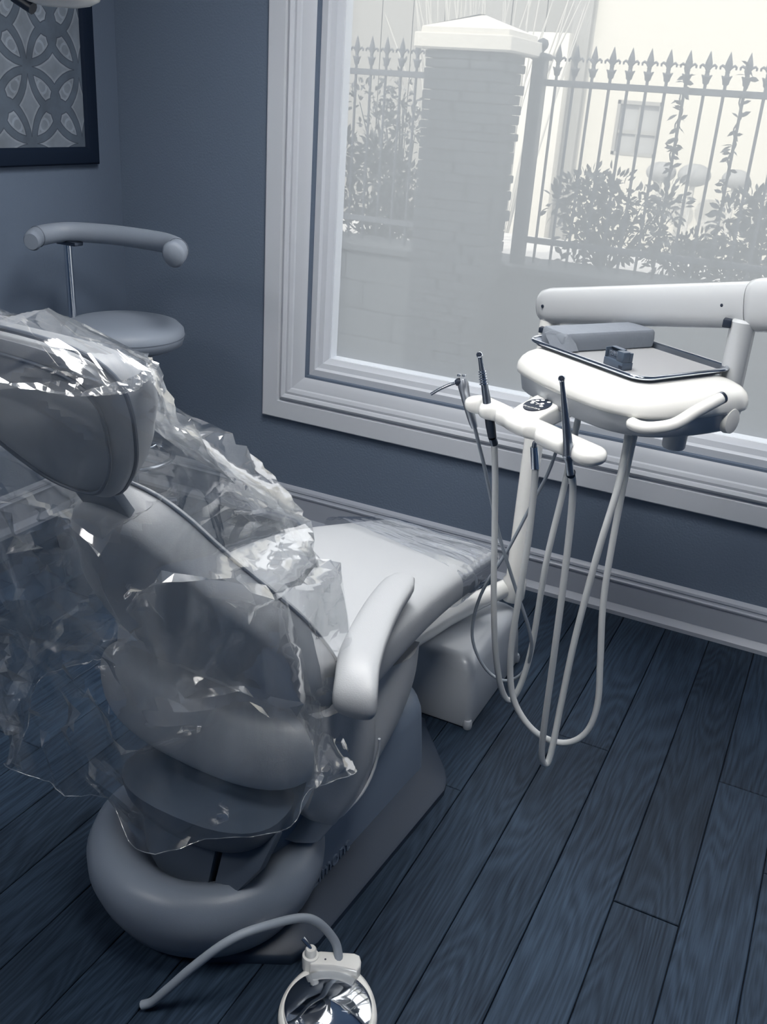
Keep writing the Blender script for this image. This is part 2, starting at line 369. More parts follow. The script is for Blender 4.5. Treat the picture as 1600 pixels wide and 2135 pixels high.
def stad(hw, ya, yb, z, yo=0):
    pts = []
    for k in range(17):
        t = math.pi+math.pi*k/16; pts.append(CH(hw*math.cos(t), ya+hw*.95*math.sin(t), z))
    for k in range(17):
        t = math.pi*k/16; pts.append(CH(hw*math.cos(t), yb+hw*.5*math.sin(t), z))
    return pts
MB().loft([stad(.212, 1.36, 1.80, .03), stad(.208, 1.36, 1.80, .10), stad(.20, 1.37, 1.795, .20), stad(.192, 1.38, 1.785, .235), stad(.17, 1.40, 1.77, .255), stad(.10, 1.45, 1.72, .262)]).build('pedestal', SHELL, chair, smooth=50)
# rounded rear bumper with a hollow in its top
bc = CH(.012, 1.245, 0)
prof = [(.175,.004),(.200,.03),(.222,.07),(.236,.11),(.237,.143),(.226,.170),(.205,.186),(.182,.188),(.150,.172),(.122,.143),(.104,.118),(.09,.108),(.02,.105)]
MB().lathe(prof, bc, n=56, ex=(1.02, .98)).build('rear_bumper', mat('bumper_vinyl', (.20,.235,.29), .38, var=.06, bump=.06, bscale=500), chair, smooth=60)
# lift arm covers dropping into the bumper
def slab(pts, nrm, th, nm, m, bev=.006, parent=None):
    n_ = Vector(nrm).normalized(); pts = [Vector(p) for p in pts]
    return MB().loft([[p-n_*th/2 for p in pts], [p+n_*th/2 for p in pts]]).build(nm, m, parent or chair, bevel=bev, smooth=40)
def padd(cx0, y0, z0, cx1, y1, z1, w0, w1, tip):
    out = []
    d = Vector((0, y1-y0, z1-z0))
    out.append(CH(cx1-w1, y1, z1)); out.append(CH(cx0-w0, y0, z0))
    for k in range(1, 6):
        t = math.pi*k/6; q = d.normalized()*(-tip*math.sin(t))
        out.append(CH(cx0-w0*math.cos(t), y0+q.y, z0+q.z))
    out.append(CH(cx0+w0, y0, z0)); out.append(CH(cx1+w1, y1, z1))
    return out
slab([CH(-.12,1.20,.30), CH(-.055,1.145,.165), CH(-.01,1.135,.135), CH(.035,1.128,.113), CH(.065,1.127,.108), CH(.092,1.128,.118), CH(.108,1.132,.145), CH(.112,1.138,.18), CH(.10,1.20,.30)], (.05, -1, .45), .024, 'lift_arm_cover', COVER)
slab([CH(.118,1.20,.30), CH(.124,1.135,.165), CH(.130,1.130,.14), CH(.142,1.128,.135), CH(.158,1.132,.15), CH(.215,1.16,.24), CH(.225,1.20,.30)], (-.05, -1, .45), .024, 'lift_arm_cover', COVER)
# understructure: frame between pedestal and seat
MB().loft([[CH(a, 1.54+y_, z) for a, y_ in rrect(hw, hy, .05)] for z, hw, hy in ((.24,.13,.18),(.30,.16,.19),(.40,.18,.20),(.47,.19,.20))]).build('lift_frame', SHELL, chair, smooth=50)
# rounded back mechanism cover hanging under the backrest
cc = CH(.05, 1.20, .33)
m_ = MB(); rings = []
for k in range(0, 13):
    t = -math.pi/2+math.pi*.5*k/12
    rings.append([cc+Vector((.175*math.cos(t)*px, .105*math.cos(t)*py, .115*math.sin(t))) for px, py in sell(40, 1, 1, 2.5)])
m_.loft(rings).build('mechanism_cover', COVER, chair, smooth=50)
# seat cushion, lofted from the back to the toe end
SEC = [ # y, half width, top z, bottom z
 (1.255,.20,.55,.45),(1.265,.245,.565,.435),(1.29,.258,.578,.43),(1.40,.262,.592,.44),(1.58,.252,.602,.455),(1.72,.242,.598,.46),(1.86,.230,.572,.45),(2.00,.212,.538,.42),(2.12,.197,.505,.40),(2.20,.187,.484,.39),(2.235,.178,.472,.395),(2.25,.163,.462,.405),(2.255,.14,.45,.415)]
def seat_ring(y_, hw, zt, zb, off=0.0, n=48, half=False):
    zc = (zt+zb)/2; hh = (zt-zb)/2+off; pts = []
    for px, pz in sell(n, hw+off, hh, 3.6):
        dip = .010*math.cos(min(1, abs(px)/hw)*math.pi/2) if pz > 0 else 0
        pts.append(CH(px, y_, zc+pz-dip))
    return pts
def interp(SEC, y_):
    for a, c in zip(SEC, SEC[1:]):
        if a[0] <= y_ <= c[0]:
            f = (y_-a[0])/(c[0]-a[0]); return tuple(a[i]+(c[i]-a[i])*f for i in range(4))
    return SEC[-1]
MB().loft([seat_ring(*s_) for s_ in SEC]).build('seat_cushion', LEATHER, chair, smooth=60, sub=1)
# backrest: pillow built on an outline in the reclined back plane
R = math.radians(33); BO = (1.31, .525)
def BK(u, w, n):   # n: + towards the sitter
    f_ = 1/(1+math.exp(-(w-.02)*40)); wr = w*f_+.0   # the lower end hangs straight down behind the seat
    y_ = BO[0]-math.sin(R)*max(w, 0)*1.0+(math.cos(R)*f_+(1-f_))*n; z_ = BO[1]+(math.cos(R)*w if w > 0 else w)+math.sin(R)*n*f_
    return CH(u, y_, z_)
def pillow(outl, back, front, name, m, bulge=.02, N=72, rim=.014, curve=0.0, hollow=0.0, shear=0.0):
    o = [Vector((p[0], p[1], 0)) for p in crom([(a, c, 0) for a, c in outl], N, True)]
    c = sum(o, Vector())/len(o)
    rings = []
    for s_, d in ((.02, back-bulge), (.4, back-bulge*.92), (.75, back-bulge*.55), (.92, back-bulge*.15), (.975, back+.002), (1.0, back+rim), (1.01, (back+front)/2), (1.0, front-rim), (.975, front-.002), (.92, front+bulge*.15), (.75, front+bulge*.5-hollow*.2), (.4, front+bulge*.8-hollow*.8), (.02, front+bulge-hollow)):
        rings.append([BK(c.x+(p.x-c.x)*s_, c.y+(p.y-c.y)*s_+shear*(d-back)*max(0, (p.y-c.y)/.16+.3), d+curve*abs(p.x*s_)**2) for p in o])
    return MB().loft(rings).build(name, m, chair, smooth=60), o, c
def piping(o, c, s_, n, nm='piping', r=.0028, curve=0.0, m=PIPE):
    MB().tube([BK(c.x+(p.x-c.x)*s_, c.y+(p.y-c.y)*s_, n+curve*abs(p.x*s_)**2) for p in o], r, n=8, closed=True).build(nm, m, back_o)
half = [(.12,-.170),(.21,-.150),(.265,-.090),(.285,-.01),(.288,.09),(.284,.15),(.265,.23),(.225,.305),(.18,.37),(.145,.425),(.112,.485),(.065,.53)]
half = [(a*.88, b_-.03) for a, b_ in half]
low = [(0,-.205)]+half+[(0,.515)]+[(-a, b_) for a, b_ in half[::-1]]
back_o, o1, c1 = pillow(low, -.03, .055, 'backrest', LEATHER, bulge=.022, curve=.22)
piping(o1, c1, 1.003, .044, curve=.22)
half = [(.06,.568),(.11,.615),(.155,.675),(.188,.74),(.208,.79),(.216,.835),(.19,.872),(.12,.888)]
top = [(0,.555)]+half+[(0,.89)]+[(-a, b_) for a, b_ in half[::-1]]
head_o, o2, c2 = pillow(top, -.02, .045, 'headrest', LEATHER, bulge=.018, curve=.12, shear=-.6)
back_o2 = back_o; back_o = head_o
piping(o2, c2, 1.0, -.006, r=.0035, curve=.12); piping(o2, c2, .86, -.029, r=.003, curve=.12); back_o = back_o2
slab([BK(u, w, .0) for u, w in ((-.05,.44),(.05,.44),(.05,.66),(-.05,.66))], BK(0,0,1)-BK(0,0,0), .018, 'headrest_bar', STEEL, .003)
# padded roll below the backrest
m_ = MB(); rings = []
for k in range(25):
    t = -1+2*k/24; a = .272*t; f = (1-abs(t)**5)**.5 if abs(t) < 1 else 0
    f = max(f, .06)
    bow = .035*t*t
    rings.append([CH(a, 1.235+bow+px*f, .432+pz*f+.02*abs(t)**3) for px, pz in sell(28, .062, .088, 2.6)])
m_.loft(rings).build('lumbar_roll', LEATHER, chair, smooth=60)
# armrest on the near side
ap = crom([(-.704,1.637,.630),(-.684,1.504,.634),(-.657,1.385,.634),(-.634,1.305,.628),(-.616,1.264,.612),(-.609,1.248,.590),(-.607,1.252,.558)], 26)
rings = []
for i, p in enumerate(ap):
    t = i/26; w = .034+.006*min(1, t*2.2); th = .0175
    e = 1.0
    if i == 0: e = .72
    if i == 1: e = .95
    if i >= 24: e = (.95, .82, .5)[i-24]
    tv = (ap[min(i+1, 26)]-ap[max(i-1, 0)]).normalized(); sd_ = Vector((.985, .17, 0)); upv = tv.cross(sd_).normalized()
    rings.append([p+sd_*px*e+upv*pz*e for px, pz in sell(24, w, th, 3.2)])
MB().loft(rings).build('armrest', LEATHER, chair, smooth=60)
# leather apron that carries the armrest, with a stitched edge
ED = [(-.655,1.375,.555),(-.648,1.40,.50),(-.640,1.425,.40),(-.645,1.43,.32),(-.655,1.40,.265),(-.668,1.34,.245)]
IN = [(-.675,1.235,.535),(-.672,1.23,.49),(-.670,1.225,.43),(-.675,1.23,.37),(-.685,1.24,.32),(-.695,1.27,.27)]
e_ = crom(ED, 16); i_ = crom(IN, 16)
A_ = []
for k in range(17):
    row = []
    for j in range(9):
        f = j/8; p = i_[k].lerp(e_[k], f); row.append(p+Vector((.022*math.sin(math.pi*f)+.006*math.sin(f*9+k*.3), -.008*math.sin(math.pi*f), 0)))
    A_.append(row)
rings = []
for k in range(17):
    r_ = A_[k]; rings.append(r_+[q+Vector((-.02, .004, 0)) for q in r_[::-1]])
MB().loft(rings).build('armrest_apron', LEATHER, chair, smooth=60)
ap_o = bpy.data.objects['armrest_apron']
MB().tube([p+Vector((.003, 0, 0)) for p in e_[7:]], .003, n=6).build('stitched_edge', SEAM, ap_o)
# curved side fin from seat underside down to the pedestal
F1 = crom([(-.688,1.72,.44),(-.684,1.70,.36),(-.684,1.64,.29),(-.690,1.54,.23),(-.70,1.44,.19),(-.71,1.34,.175)], 18)
F0 = crom([(-.70,1.55,.455),(-.70,1.50,.40),(-.705,1.44,.33),(-.71,1.38,.28),(-.72,1.32,.23),(-.73,1.27,.20)], 18)
rings = []
for k in range(19):
    row = [F0[k].lerp(F1[k], j/6)+Vector((.02*math.sin(math.pi*j/6), 0, 0)) for j in range(7)]
    rings.append(row+[q+Vector((-.035, 0, -.004)) for q in row[::-1]])
MB().loft(rings).build('side_fin', LEATHER, chair, smooth=60)
# relief lettering on the pedestal
def text(body, size, name, m, parent, origin, right, up, depth=.0012):
    cu = bpy.data.curves.new(name, 'FONT'); cu.body = body; cu.size = size; cu.extrude = depth; cu.align_x = 'CENTER'; cu.align_y = 'CENTER'
    to = bpy.data.objects.new('tmp', cu); COL.objects.link(to)
    dg = bpy.context.evaluated_depsgraph_get(); me = bpy.data.meshes.new_from_object(to.evaluated_get(dg)); bpy.data.objects.remove(to)
    r_ = Vector(right).normalized(); u_ = Vector(up).normalized(); n_ = r_.cross(u_)
    for v_ in me.vertices: c_ = v_.co.copy(); v_.co = Vector(origin)+r_*c_.x+u_*c_.y+n_*c_.z
    me.materials.clear(); me.materials.append(m)
    return link(name, me, parent)
text('Belmont', .052, 'relief_lettering', SHELL, bpy.data.objects['pedestal'], CH(.2115, 1.39, .058), (.067, 1, 0), (-.05, 0, 1), .0025)

# ---------------------------------------------------------------- clear toe cover on the seat end
m_ = MB(); rings = []
for y_ in [1.955+.3*k/44 for k in range(45)]:
    yy = min(y_, 2.2549); s_ = interp(SEC, yy)
    r_ = seat_ring(yy, s_[1], s_[2], s_[3], .006, n=72)
    skew = []
    for i, p in enumerate(r_):
        q = p.copy(); dy = .075*(p.x-xc(yy)-0.02)/.2
        fade = max(0.0, 1-(yy-1.955)/.30)
        wv = .0045*(noise.noise(Vector((p.x*9+p.y*8, p.y*26-p.x*9, 3)))+.6*noise.noise(Vector((p.x*22, p.y*50, 7))))
        q.z += abs(wv)*(.3+.7*min(1, (2.26-yy)/.05)); q.y += -dy*fade*0.55
        skew.append(q)
    rings.append(skew)
tc_ = MB().loft(rings, cap0=False, cap1=True).build('toe_cover', TOEF, None, smooth=80)
tag(tc_, 'clear wrinkled plastic cover pulled over the toe end of the dental chair', 'plastic cover')

# ---------------------------------------------------------------- clear plastic sleeve over the backrest
SLEEVE_SHARP = 30
# sleeve shape: start
SLEEVE_LO = (-1.27214, 0.67276, 0.39172); SLEEVE_N, SLEEVE_A = 72, 110
SLEEVE_X = [
654,15,8,1,-6,-11,-12,-11,-6,-1,3,5,2,-5,-12,-20,-24,-25,-21,-18,-13,-12,-9,-10,-11,-13,-15,-16,-14,-14,-13,-11,-12,-13,-13,-14,-13,-13,-10,-10,-10,-12,-15,-17,-18,-18,-14,-10,-6,-1,2,1,0,-3,-7,-10,-13,-14,-12,-11,-9,-7,-8,-10,-12,-12,-11,-7,-3,3,8,10,9,7,2,0,-3,-2,2,8,14,20,23,24,22,20,16,14,14,18,22,26,28,28,26,24,22,22,22,22,21,19,16,13,12,11,14,17,20,21,-10,-11,-11,-11,-10,-9,1,8,10,7,7,4,3,4,-5,-4,-9,-10,-4,-1,1,4,3,5,3,2,1,0,-2,-2,0,-1,-2,-2,-3,-2,-1,-2,-4,-5,-6,-7,-6,-6,-3,3,6,8,10,13,10,7,2,-3,-8,-11,-11,0,-4,8,3,0,6,6,2,3,5,3,0,4,2,-8,-13,-11,-5,-3,2,3,12,16,-2,-3,-24,-29,-13,-7,-9,-17,-21,-11,-2,-7,-1,0,-3,-9,-6,-5,-1,-1,-14,5,-4,16,42,54,21,12,5,-7,-6,-6,-6,-7,0,6,1,2,2,3,3,3,0,1,0,0,-1,0,3,3,3,2,2,0,0,-2,-3,-2,-3,-2,-3,-2,-2,-3,-3,-3,-3,-2,-2,-1,-2,-2,-3,-3,-3,4,6,5,2,1,0,0,-1,-2,3,1,2,0,1,2,1,2,1,0,1,4,2,-1,1,1,0,2,7,-2,-2,-3,4,4,5,6,9,10,-4,-12,-4,4,1,8,25,13,3,8,2,6,6,-1,0,-5,-9,-21,6,-17,3,-1,-7,-6,6,0,-5,-5,-6,-7,-8,-8,-5,0,6,1,3,2,3,2,-1,0,0,0,0,1,4,3,3,3,1,0,-3,-3,-3,-3,-2,-2,-1,-2,-2,-3,-4,-4,-4,-3,-1,-3,-2,-3,-4,-3,-2,1,8,8,4,4,2,-2,-3,-3,-5,6,2,0,2,3,1,2,2,-1,3,1,-3,0,1,0,
1,2,-1,6,-2,2,6,5,6,5,0,-1,7,7,4,1,8,4,-4,9,5,1,6,-2,11,3,-3,-1,5,12,-10,-12,-17,-14,-18,-13,1,-5,0,-5,-7,-8,-10,-9,-6,-6,-3,8,2,4,4,-3,5,0,0,0,0,1,3,3,4,1,1,-5,-4,-2,-1,-2,-1,-1,-1,-1,-1,-2,-3,-5,-6,-3,-3,-4,-4,-4,-3,-4,16,9,3,8,8,4,-2,-3,-2,-2,-2,-7,8,-1,2,2,2,3,1,3,2,-4,-2,4,5,-3,1,2,1,1,6,4,5,6,6,3,-10,-11,3,-2,5,-10,-4,-2,-1,-9,-4,6,-1,1,-11,-5,-6,2,3,11,2,-1,-11,-15,-18,-10,-5,4,-4,-11,-10,-10,-11,-9,-9,-6,-7,-3,7,4,-2,8,-3,0,0,-1,0,1,4,4,1,0,-4,-1,1,1,0,0,0,0,-1,0,-1,0,1,1,0,-6,-5,-2,-4,-3,-4,20,2,0,1,-2,8,2,4,4,3,2,-2,10,4,9,2,0,2,6,0,-1,-3,1,1,1,-1,1,-2,3,2,1,2,4,7,7,6,-1,7,4,9,17,-2,4,-6,5,1,-3,-4,-11,-2,2,-4,4,3,4,4,1,2,9,9,-7,-10,-10,-1,0,-2,1,-4,-6,-11,-9,-7,-6,-6,-7,-11,5,11,7,0,-2,0,0,0,2,3,2,0,-3,-1,0,1,0,-2,-5,-9,-13,-6,0,0,-1,0,-1,-3,-4,0,-3,-3,-4,6,-12,-6,-5,-6,-5,-11,-9,-7,-4,-2,0,3,-11,-16,-7,7,2,9,1,1,3,4,2,0,-1,0,1,1,-1,3,2,3,6,7,11,5,-10,7,-5,0,32,8,2,0,-3,-3,-4,-2,-4,-9,-11,-4,-2,-2,-6,-5,-5,14,4,5,-6,-5,-16,-9,1,-2,-1,0,-7,-9,-6,-8,-9,-6,-9,-4,-9,-5,-8,1,-3,0,-1,0,2,-7,1,-2,0,0,-1,-8,-9,-6,-3,-1,2,
-2,-4,-4,2,2,3,5,5,-3,-3,-3,2,-6,0,-3,-3,-4,-7,-9,-9,-8,-9,-9,-8,-8,-8,-8,-19,-19,-18,-7,-9,-5,-4,-6,-4,2,0,2,2,2,2,0,3,4,6,6,0,2,-3,2,6,-20,-53,-3,1,-15,-12,-3,-2,-5,4,-1,-4,-8,0,-1,-4,-4,4,-7,-1,3,19,1,-6,-2,0,8,4,1,4,-6,-5,-8,-8,-7,-6,-5,-5,-3,2,-2,-2,-1,-2,0,2,5,-3,1,0,-4,-8,-3,-2,0,1,3,3,-2,-9,5,3,2,2,0,0,-3,-3,-1,-5,2,-5,-3,-2,-1,-1,-2,-5,-7,-7,-7,-7,-7,-7,-8,-10,1,1,-11,-9,-10,-9,-3,2,8,4,2,4,8,6,5,2,4,5,4,-5,0,4,6,-2,7,16,-8,-16,0,-5,-3,0,-2,-3,-1,-2,0,-2,4,8,0,-5,-3,-2,-2,4,12,4,13,12,6,9,9,-8,9,-8,-8,-6,-6,-5,-5,-4,-3,1,0,-2,-3,-2,1,3,-3,1,-3,-7,-7,-2,-1,-2,10,5,3,4,7,13,9,5,3,1,-1,-2,-1,-1,-3,-2,-5,-2,-4,-2,-2,-1,0,1,0,0,-2,-3,-2,-1,2,10,6,18,19,14,7,8,8,6,2,5,4,3,6,7,9,9,3,3,1,0,1,2,-1,-4,-2,2,-4,-15,-19,7,13,20,2,-2,-1,2,5,5,-2,-3,1,-9,-4,-8,-8,-12,0,8,-16,8,4,-9,-5,10,2,-4,-4,-5,-4,-4,-5,-3,-3,1,1,-2,-2,-2,1,-1,0,-5,-7,-5,-1,1,1,1,-10,-3,0,1,0,2,-6,-5,-3,-3,-2,-3,-3,-3,-3,-5,-7,2,-2,-3,-2,-2,-2,-2,0,0,0,0,1,2,4,7,5,1,16,15,13,17,17,18,16,16,12,4,-10,-6,-4,1,10,4,2,3,2,0,0,0,-5,-20,-2,-3,-5,0,-9,0,10,2,1,1,3,5,-13,-2,11,-2,
-8,-2,-3,-4,-3,-3,-5,-5,-2,5,-3,-4,-9,15,2,2,-2,-5,-6,-4,-2,4,-2,-3,-3,-2,-1,-1,-6,-7,-4,1,2,2,3,3,-1,-3,-3,-2,5,-2,-5,-4,-4,-2,-2,-1,-5,-5,-6,-9,8,-1,-1,-1,-2,-2,-3,-2,-2,-2,-1,-1,0,1,3,4,3,1,-2,15,13,5,11,12,14,15,16,15,1,2,2,2,0,13,-9,1,0,3,4,4,11,19,-1,1,8,-5,4,-13,11,12,-1,0,0,0,3,-7,3,27,1,-6,-4,1,-2,-1,11,0,-1,2,2,0,9,3,-5,-4,-2,1,-8,-5,-6,-11,-6,-4,-4,-3,-3,-7,-6,-1,4,6,8,9,10,7,4,2,-8,5,1,-1,-1,-2,-2,-2,-1,1,7,7,11,18,4,-2,-1,-1,-1,-2,-2,-2,-2,-2,-2,-1,-1,1,2,2,1,-2,-3,0,13,5,-3,-4,-4,-5,-8,-9,0,-4,-4,-2,1,0,-7,11,-6,1,2,2,4,1,-9,1,2,0,-14,2,-11,2,5,2,2,2,7,4,-15,6,27,1,-4,-11,-9,-11,-37,-25,-6,-5,-4,5,-5,-5,3,-3,-1,-3,11,-3,-7,-10,-9,-6,-4,-4,-6,-3,2,5,6,4,2,-1,0,6,18,13,20,6,0,-1,-2,-2,-2,-2,-1,-1,10,17,12,6,-1,-1,-1,-1,-1,-2,-2,-2,-3,-3,-4,-3,-2,-1,1,2,0,-1,-3,0,-2,13,4,-1,-3,-5,4,1,6,1,-1,-2,0,-1,0,1,-4,10,-4,2,12,10,4,12,18,10,19,7,8,-1,5,-1,-2,-14,-6,1,3,-5,6,14,3,-4,-12,-15,-16,-31,-19,-5,0,-2,-1,-2,7,-2,-3,-1,-4,0,-10,-7,-9,-12,-4,-7,-3,1,3,2,-2,-7,-10,-1,5,6,-2,3,4,2,1,0,0,-1,-2,-3,-3,16,4,-2,0,0,-1,-1,0,0,-1,-1,-1,-2,-3,-4,-4,-4,-3,-1,0,0,0,-1,
-3,-2,-3,3,11,9,1,2,-4,16,17,10,7,3,-3,-3,1,0,-4,2,-1,12,10,0,8,8,7,10,12,3,5,6,9,1,-13,-3,12,7,-3,-12,4,26,11,-8,-14,-28,-7,-24,-26,-7,-3,-8,6,-4,0,6,-8,-3,-1,3,15,-9,-9,-9,-14,-8,-4,-3,-5,-11,-17,-12,3,3,-1,14,2,-1,-2,-2,-2,0,0,0,-2,-6,11,-1,-1,-1,-2,-2,-1,0,1,1,1,0,-1,-2,-2,-5,-6,-5,-2,0,1,1,1,0,-2,-4,-3,1,1,1,5,8,8,6,4,16,2,0,-2,-4,2,2,0,2,3,2,-2,12,7,0,2,1,-3,2,-1,-1,-2,2,-4,-1,-4,-3,0,-3,-17,0,-11,-24,-26,-14,-16,-7,-12,-17,4,5,1,1,-7,1,-3,-4,-3,-1,-10,-10,-10,-9,-11,-11,-14,-17,-22,-19,-7,5,8,-5,-2,-19,-8,-7,-12,-6,0,1,2,4,7,12,5,-1,-1,-2,-2,-1,-2,0,3,4,3,2,1,0,-2,-4,-9,-3,0,1,1,1,1,1,2,-5,6,1,2,2,6,0,11,-1,4,1,17,0,-2,-5,0,1,2,2,9,10,14,5,10,13,11,5,-3,-7,-2,-9,3,7,15,9,2,-2,-2,-9,-13,-34,-6,-4,1,5,11,15,21,13,-1,-7,-4,1,-2,-2,-4,-4,-1,-4,-11,-10,-9,-18,-22,-22,-22,-20,-6,0,3,4,-3,-2,-13,-13,-8,-2,8,5,3,4,5,5,6,8,0,0,0,0,-1,-2,0,3,5,9,6,6,5,6,7,9,12,6,3,2,2,2,0,-1,1,11,-1,0,1,2,-2,8,-2,2,5,2,1,17,-1,-6,-1,-1,0,-2,2,4,3,11,9,1,2,0,-2,-5,-11,-2,-19,0,5,4,9,16,18,13,1,9,8,23,19,22,23,15,4,5,2,-2,-4,-3,-4,-2,-3,-3,-3,-8,-12,-10,-12,-7,-8,-7,6,2,1,-2,
1,-2,-3,-1,1,1,0,1,1,2,1,3,5,4,4,3,2,1,1,0,0,0,1,3,4,0,2,3,4,5,6,6,7,4,2,1,2,2,2,-1,-1,-2,-2,0,2,2,1,-1,0,4,6,2,3,3,17,1,-1,-3,3,0,9,6,7,1,-4,3,0,-1,0,2,2,1,5,-9,-2,-3,3,2,-4,2,6,6,21,16,18,13,4,5,-1,-3,-1,3,-5,-2,-2,-3,-4,-2,-4,-10,-9,-11,-10,-9,-6,10,0,1,2,-1,-2,-3,-1,4,4,3,2,2,0,-5,0,1,2,3,2,0,-1,1,0,1,1,0,2,3,2,1,2,2,3,3,3,3,2,2,0,0,2,4,2,0,-1,-2,-1,-1,1,2,1,0,2,4,5,2,5,1,6,19,9,-6,6,8,5,8,5,7,3,3,1,1,2,3,0,0,2,1,-1,4,1,0,1,0,0,1,-1,4,-1,0,-2,-3,1,-2,-4,1,-1,-3,-2,-3,-4,0,-9,-10,-8,-9,-7,-6,9,3,0,1,1,0,-1,-2,-3,6,6,6,4,3,3,4,2,-1,-3,0,0,-1,-3,-7,1,1,1,1,2,6,2,1,1,1,2,2,2,1,0,0,-1,-2,1,3,3,1,-2,-2,-1,-1,0,2,2,1,3,5,5,3,5,4,0,8,20,18,13,10,12,7,5,7,4,3,2,1,2,2,2,1,0,1,1,1,0,0,1,-1,-2,-2,-3,7,0,-1,-1,-3,-3,-4,-4,-1,-1,-3,-2,-3,-3,-11,-3,-3,-9,-2,-4,4,5,0,-1,3,0,-2,-2,-3,9,6,9,8,6,4,5,7,7,9,9,6,6,7,8,11,4,3,1,0,7,0,0,2,2,2,2,2,0,0,0,1,0,-1,0,2,4,3,0,-1,-1,-2,0,1,2,2,3,4,4,3,2,8,0,2,10,2,14,13,7,9,8,6,4,4,2,2,2,1,
1,2,2,1,1,2,-2,-1,-1,-1,0,-2,-3,4,3,-1,0,-2,-4,-3,-3,-1,0,-2,-2,-4,-3,-2,-4,-7,-4,-1,1,6,3,-2,0,3,-2,-2,-2,19,8,6,16,7,5,5,5,6,7,7,7,8,10,9,8,7,7,5,7,-2,-7,-5,0,1,2,1,1,1,1,0,-1,1,1,-1,-2,1,3,3,0,-1,0,-1,-1,1,1,2,4,5,5,5,-1,6,5,10,9,12,7,10,10,9,8,4,3,2,3,2,1,1,1,1,1,1,1,1,0,-2,-1,-1,2,-2,-1,2,5,0,-1,0,-4,-4,-3,-2,-2,-2,-2,-4,-3,-1,-5,-7,2,2,3,5,-1,-1,1,2,-3,-2,15,-3,-11,-12,-16,-4,0,1,3,5,7,5,5,7,18,8,4,4,3,4,2,12,7,3,2,2,1,2,2,1,0,0,0,0,1,0,-1,-1,3,5,3,0,0,-2,-1,0,2,3,4,5,5,5,2,4,8,-2,8,12,8,9,13,9,7,-2,2,2,2,1,1,2,2,1,1,0,0,1,1,-3,-3,-1,2,-1,-1,-1,6,2,-2,0,-2,-3,-2,-2,-1,-2,-2,-4,-2,-2,-5,-1,3,2,4,2,-1,0,1,-2,-3,5,4,-1,-2,-7,-11,-9,-5,-2,-1,2,4,3,2,-2,-14,-3,0,0,1,2,5,6,5,5,1,2,2,2,1,1,1,-1,-1,-1,2,1,-1,-1,0,3,3,-1,0,-1,-2,0,2,2,4,4,4,6,2,2,7,10,-4,17,9,8,8,-4,0,0,3,1,1,2,1,0,2,2,1,1,0,0,3,0,-2,-2,-1,4,-1,-1,3,6,0,0,0,-1,-1,-2,-1,-2,-3,-4,0,-3,-4,2,4,3,4,1,1,0,0,-5,-2,9,2,-1,0,-1,-5,-7,-6,-3,-2,-1,-3,-3,-2,-1,-3,-3,-3,-7,1,4,4,4,4,3,3,3,0,1,1,0,
0,0,0,-1,0,1,0,-2,0,3,3,0,0,-1,-1,1,2,3,4,4,5,6,3,-3,9,5,0,-2,18,6,-3,1,-3,0,3,1,1,0,0,4,5,1,1,0,0,0,1,0,-1,-1,-2,-1,3,-1,-1,6,4,0,3,-1,0,-2,-2,-3,-2,-5,-1,-3,6,12,7,6,3,6,0,1,2,3,4,9,1,0,1,0,-1,-2,-3,-5,-5,-3,-4,0,0,2,3,4,7,12,6,3,2,2,2,2,2,1,2,2,1,1,0,0,-1,-1,-1,1,0,-1,-1,2,2,1,0,0,-2,0,1,3,4,4,4,8,5,0,-1,1,0,1,0,-4,1,7,-2,3,2,1,1,1,0,-2,-3,1,1,1,0,0,1,3,-1,-2,-2,-2,-2,1,-1,-1,8,1,2,2,0,-1,-2,5,7,2,17,18,17,13,14,9,10,-6,-4,-1,1,-1,13,4,1,0,1,1,1,2,9,10,10,2,5,2,4,3,5,4,4,4,3,3,3,2,2,2,1,1,1,1,1,1,0,0,0,-1,-1,1,1,0,-1,1,2,1,0,-1,-2,1,1,3,3,3,2,8,6,1,-3,0,0,-3,-2,-4,-1,0,9,10,9,10,1,0,-1,-5,0,0,0,0,0,-1,0,-2,0,0,-1,-2,-2,-3,-2,-2,0,8,1,3,3,-6,-4,-13,-11,18,11,5,-2,16,-10,-13,-16,-9,-3,-2,0,11,9,3,0,1,0,0,1,1,-6,8,7,12,7,7,5,4,3,4,3,3,3,3,2,3,3,1,1,-3,3,2,1,0,0,0,0,-1,-1,0,0,-1,-2,1,1,0,0,0,-1,0,1,2,4,3,1,6,10,3,0,-1,1,-2,-3,0,-3,-2,0,1,-1,-3,5,-1,-7,1,-1,-1,0,0,0,0,0,0,3,1,1,1,-1,-1,-2,-2,-3,-1,4,3,-15,-17,-16,1,18,0,-1,-1,-3,-49,
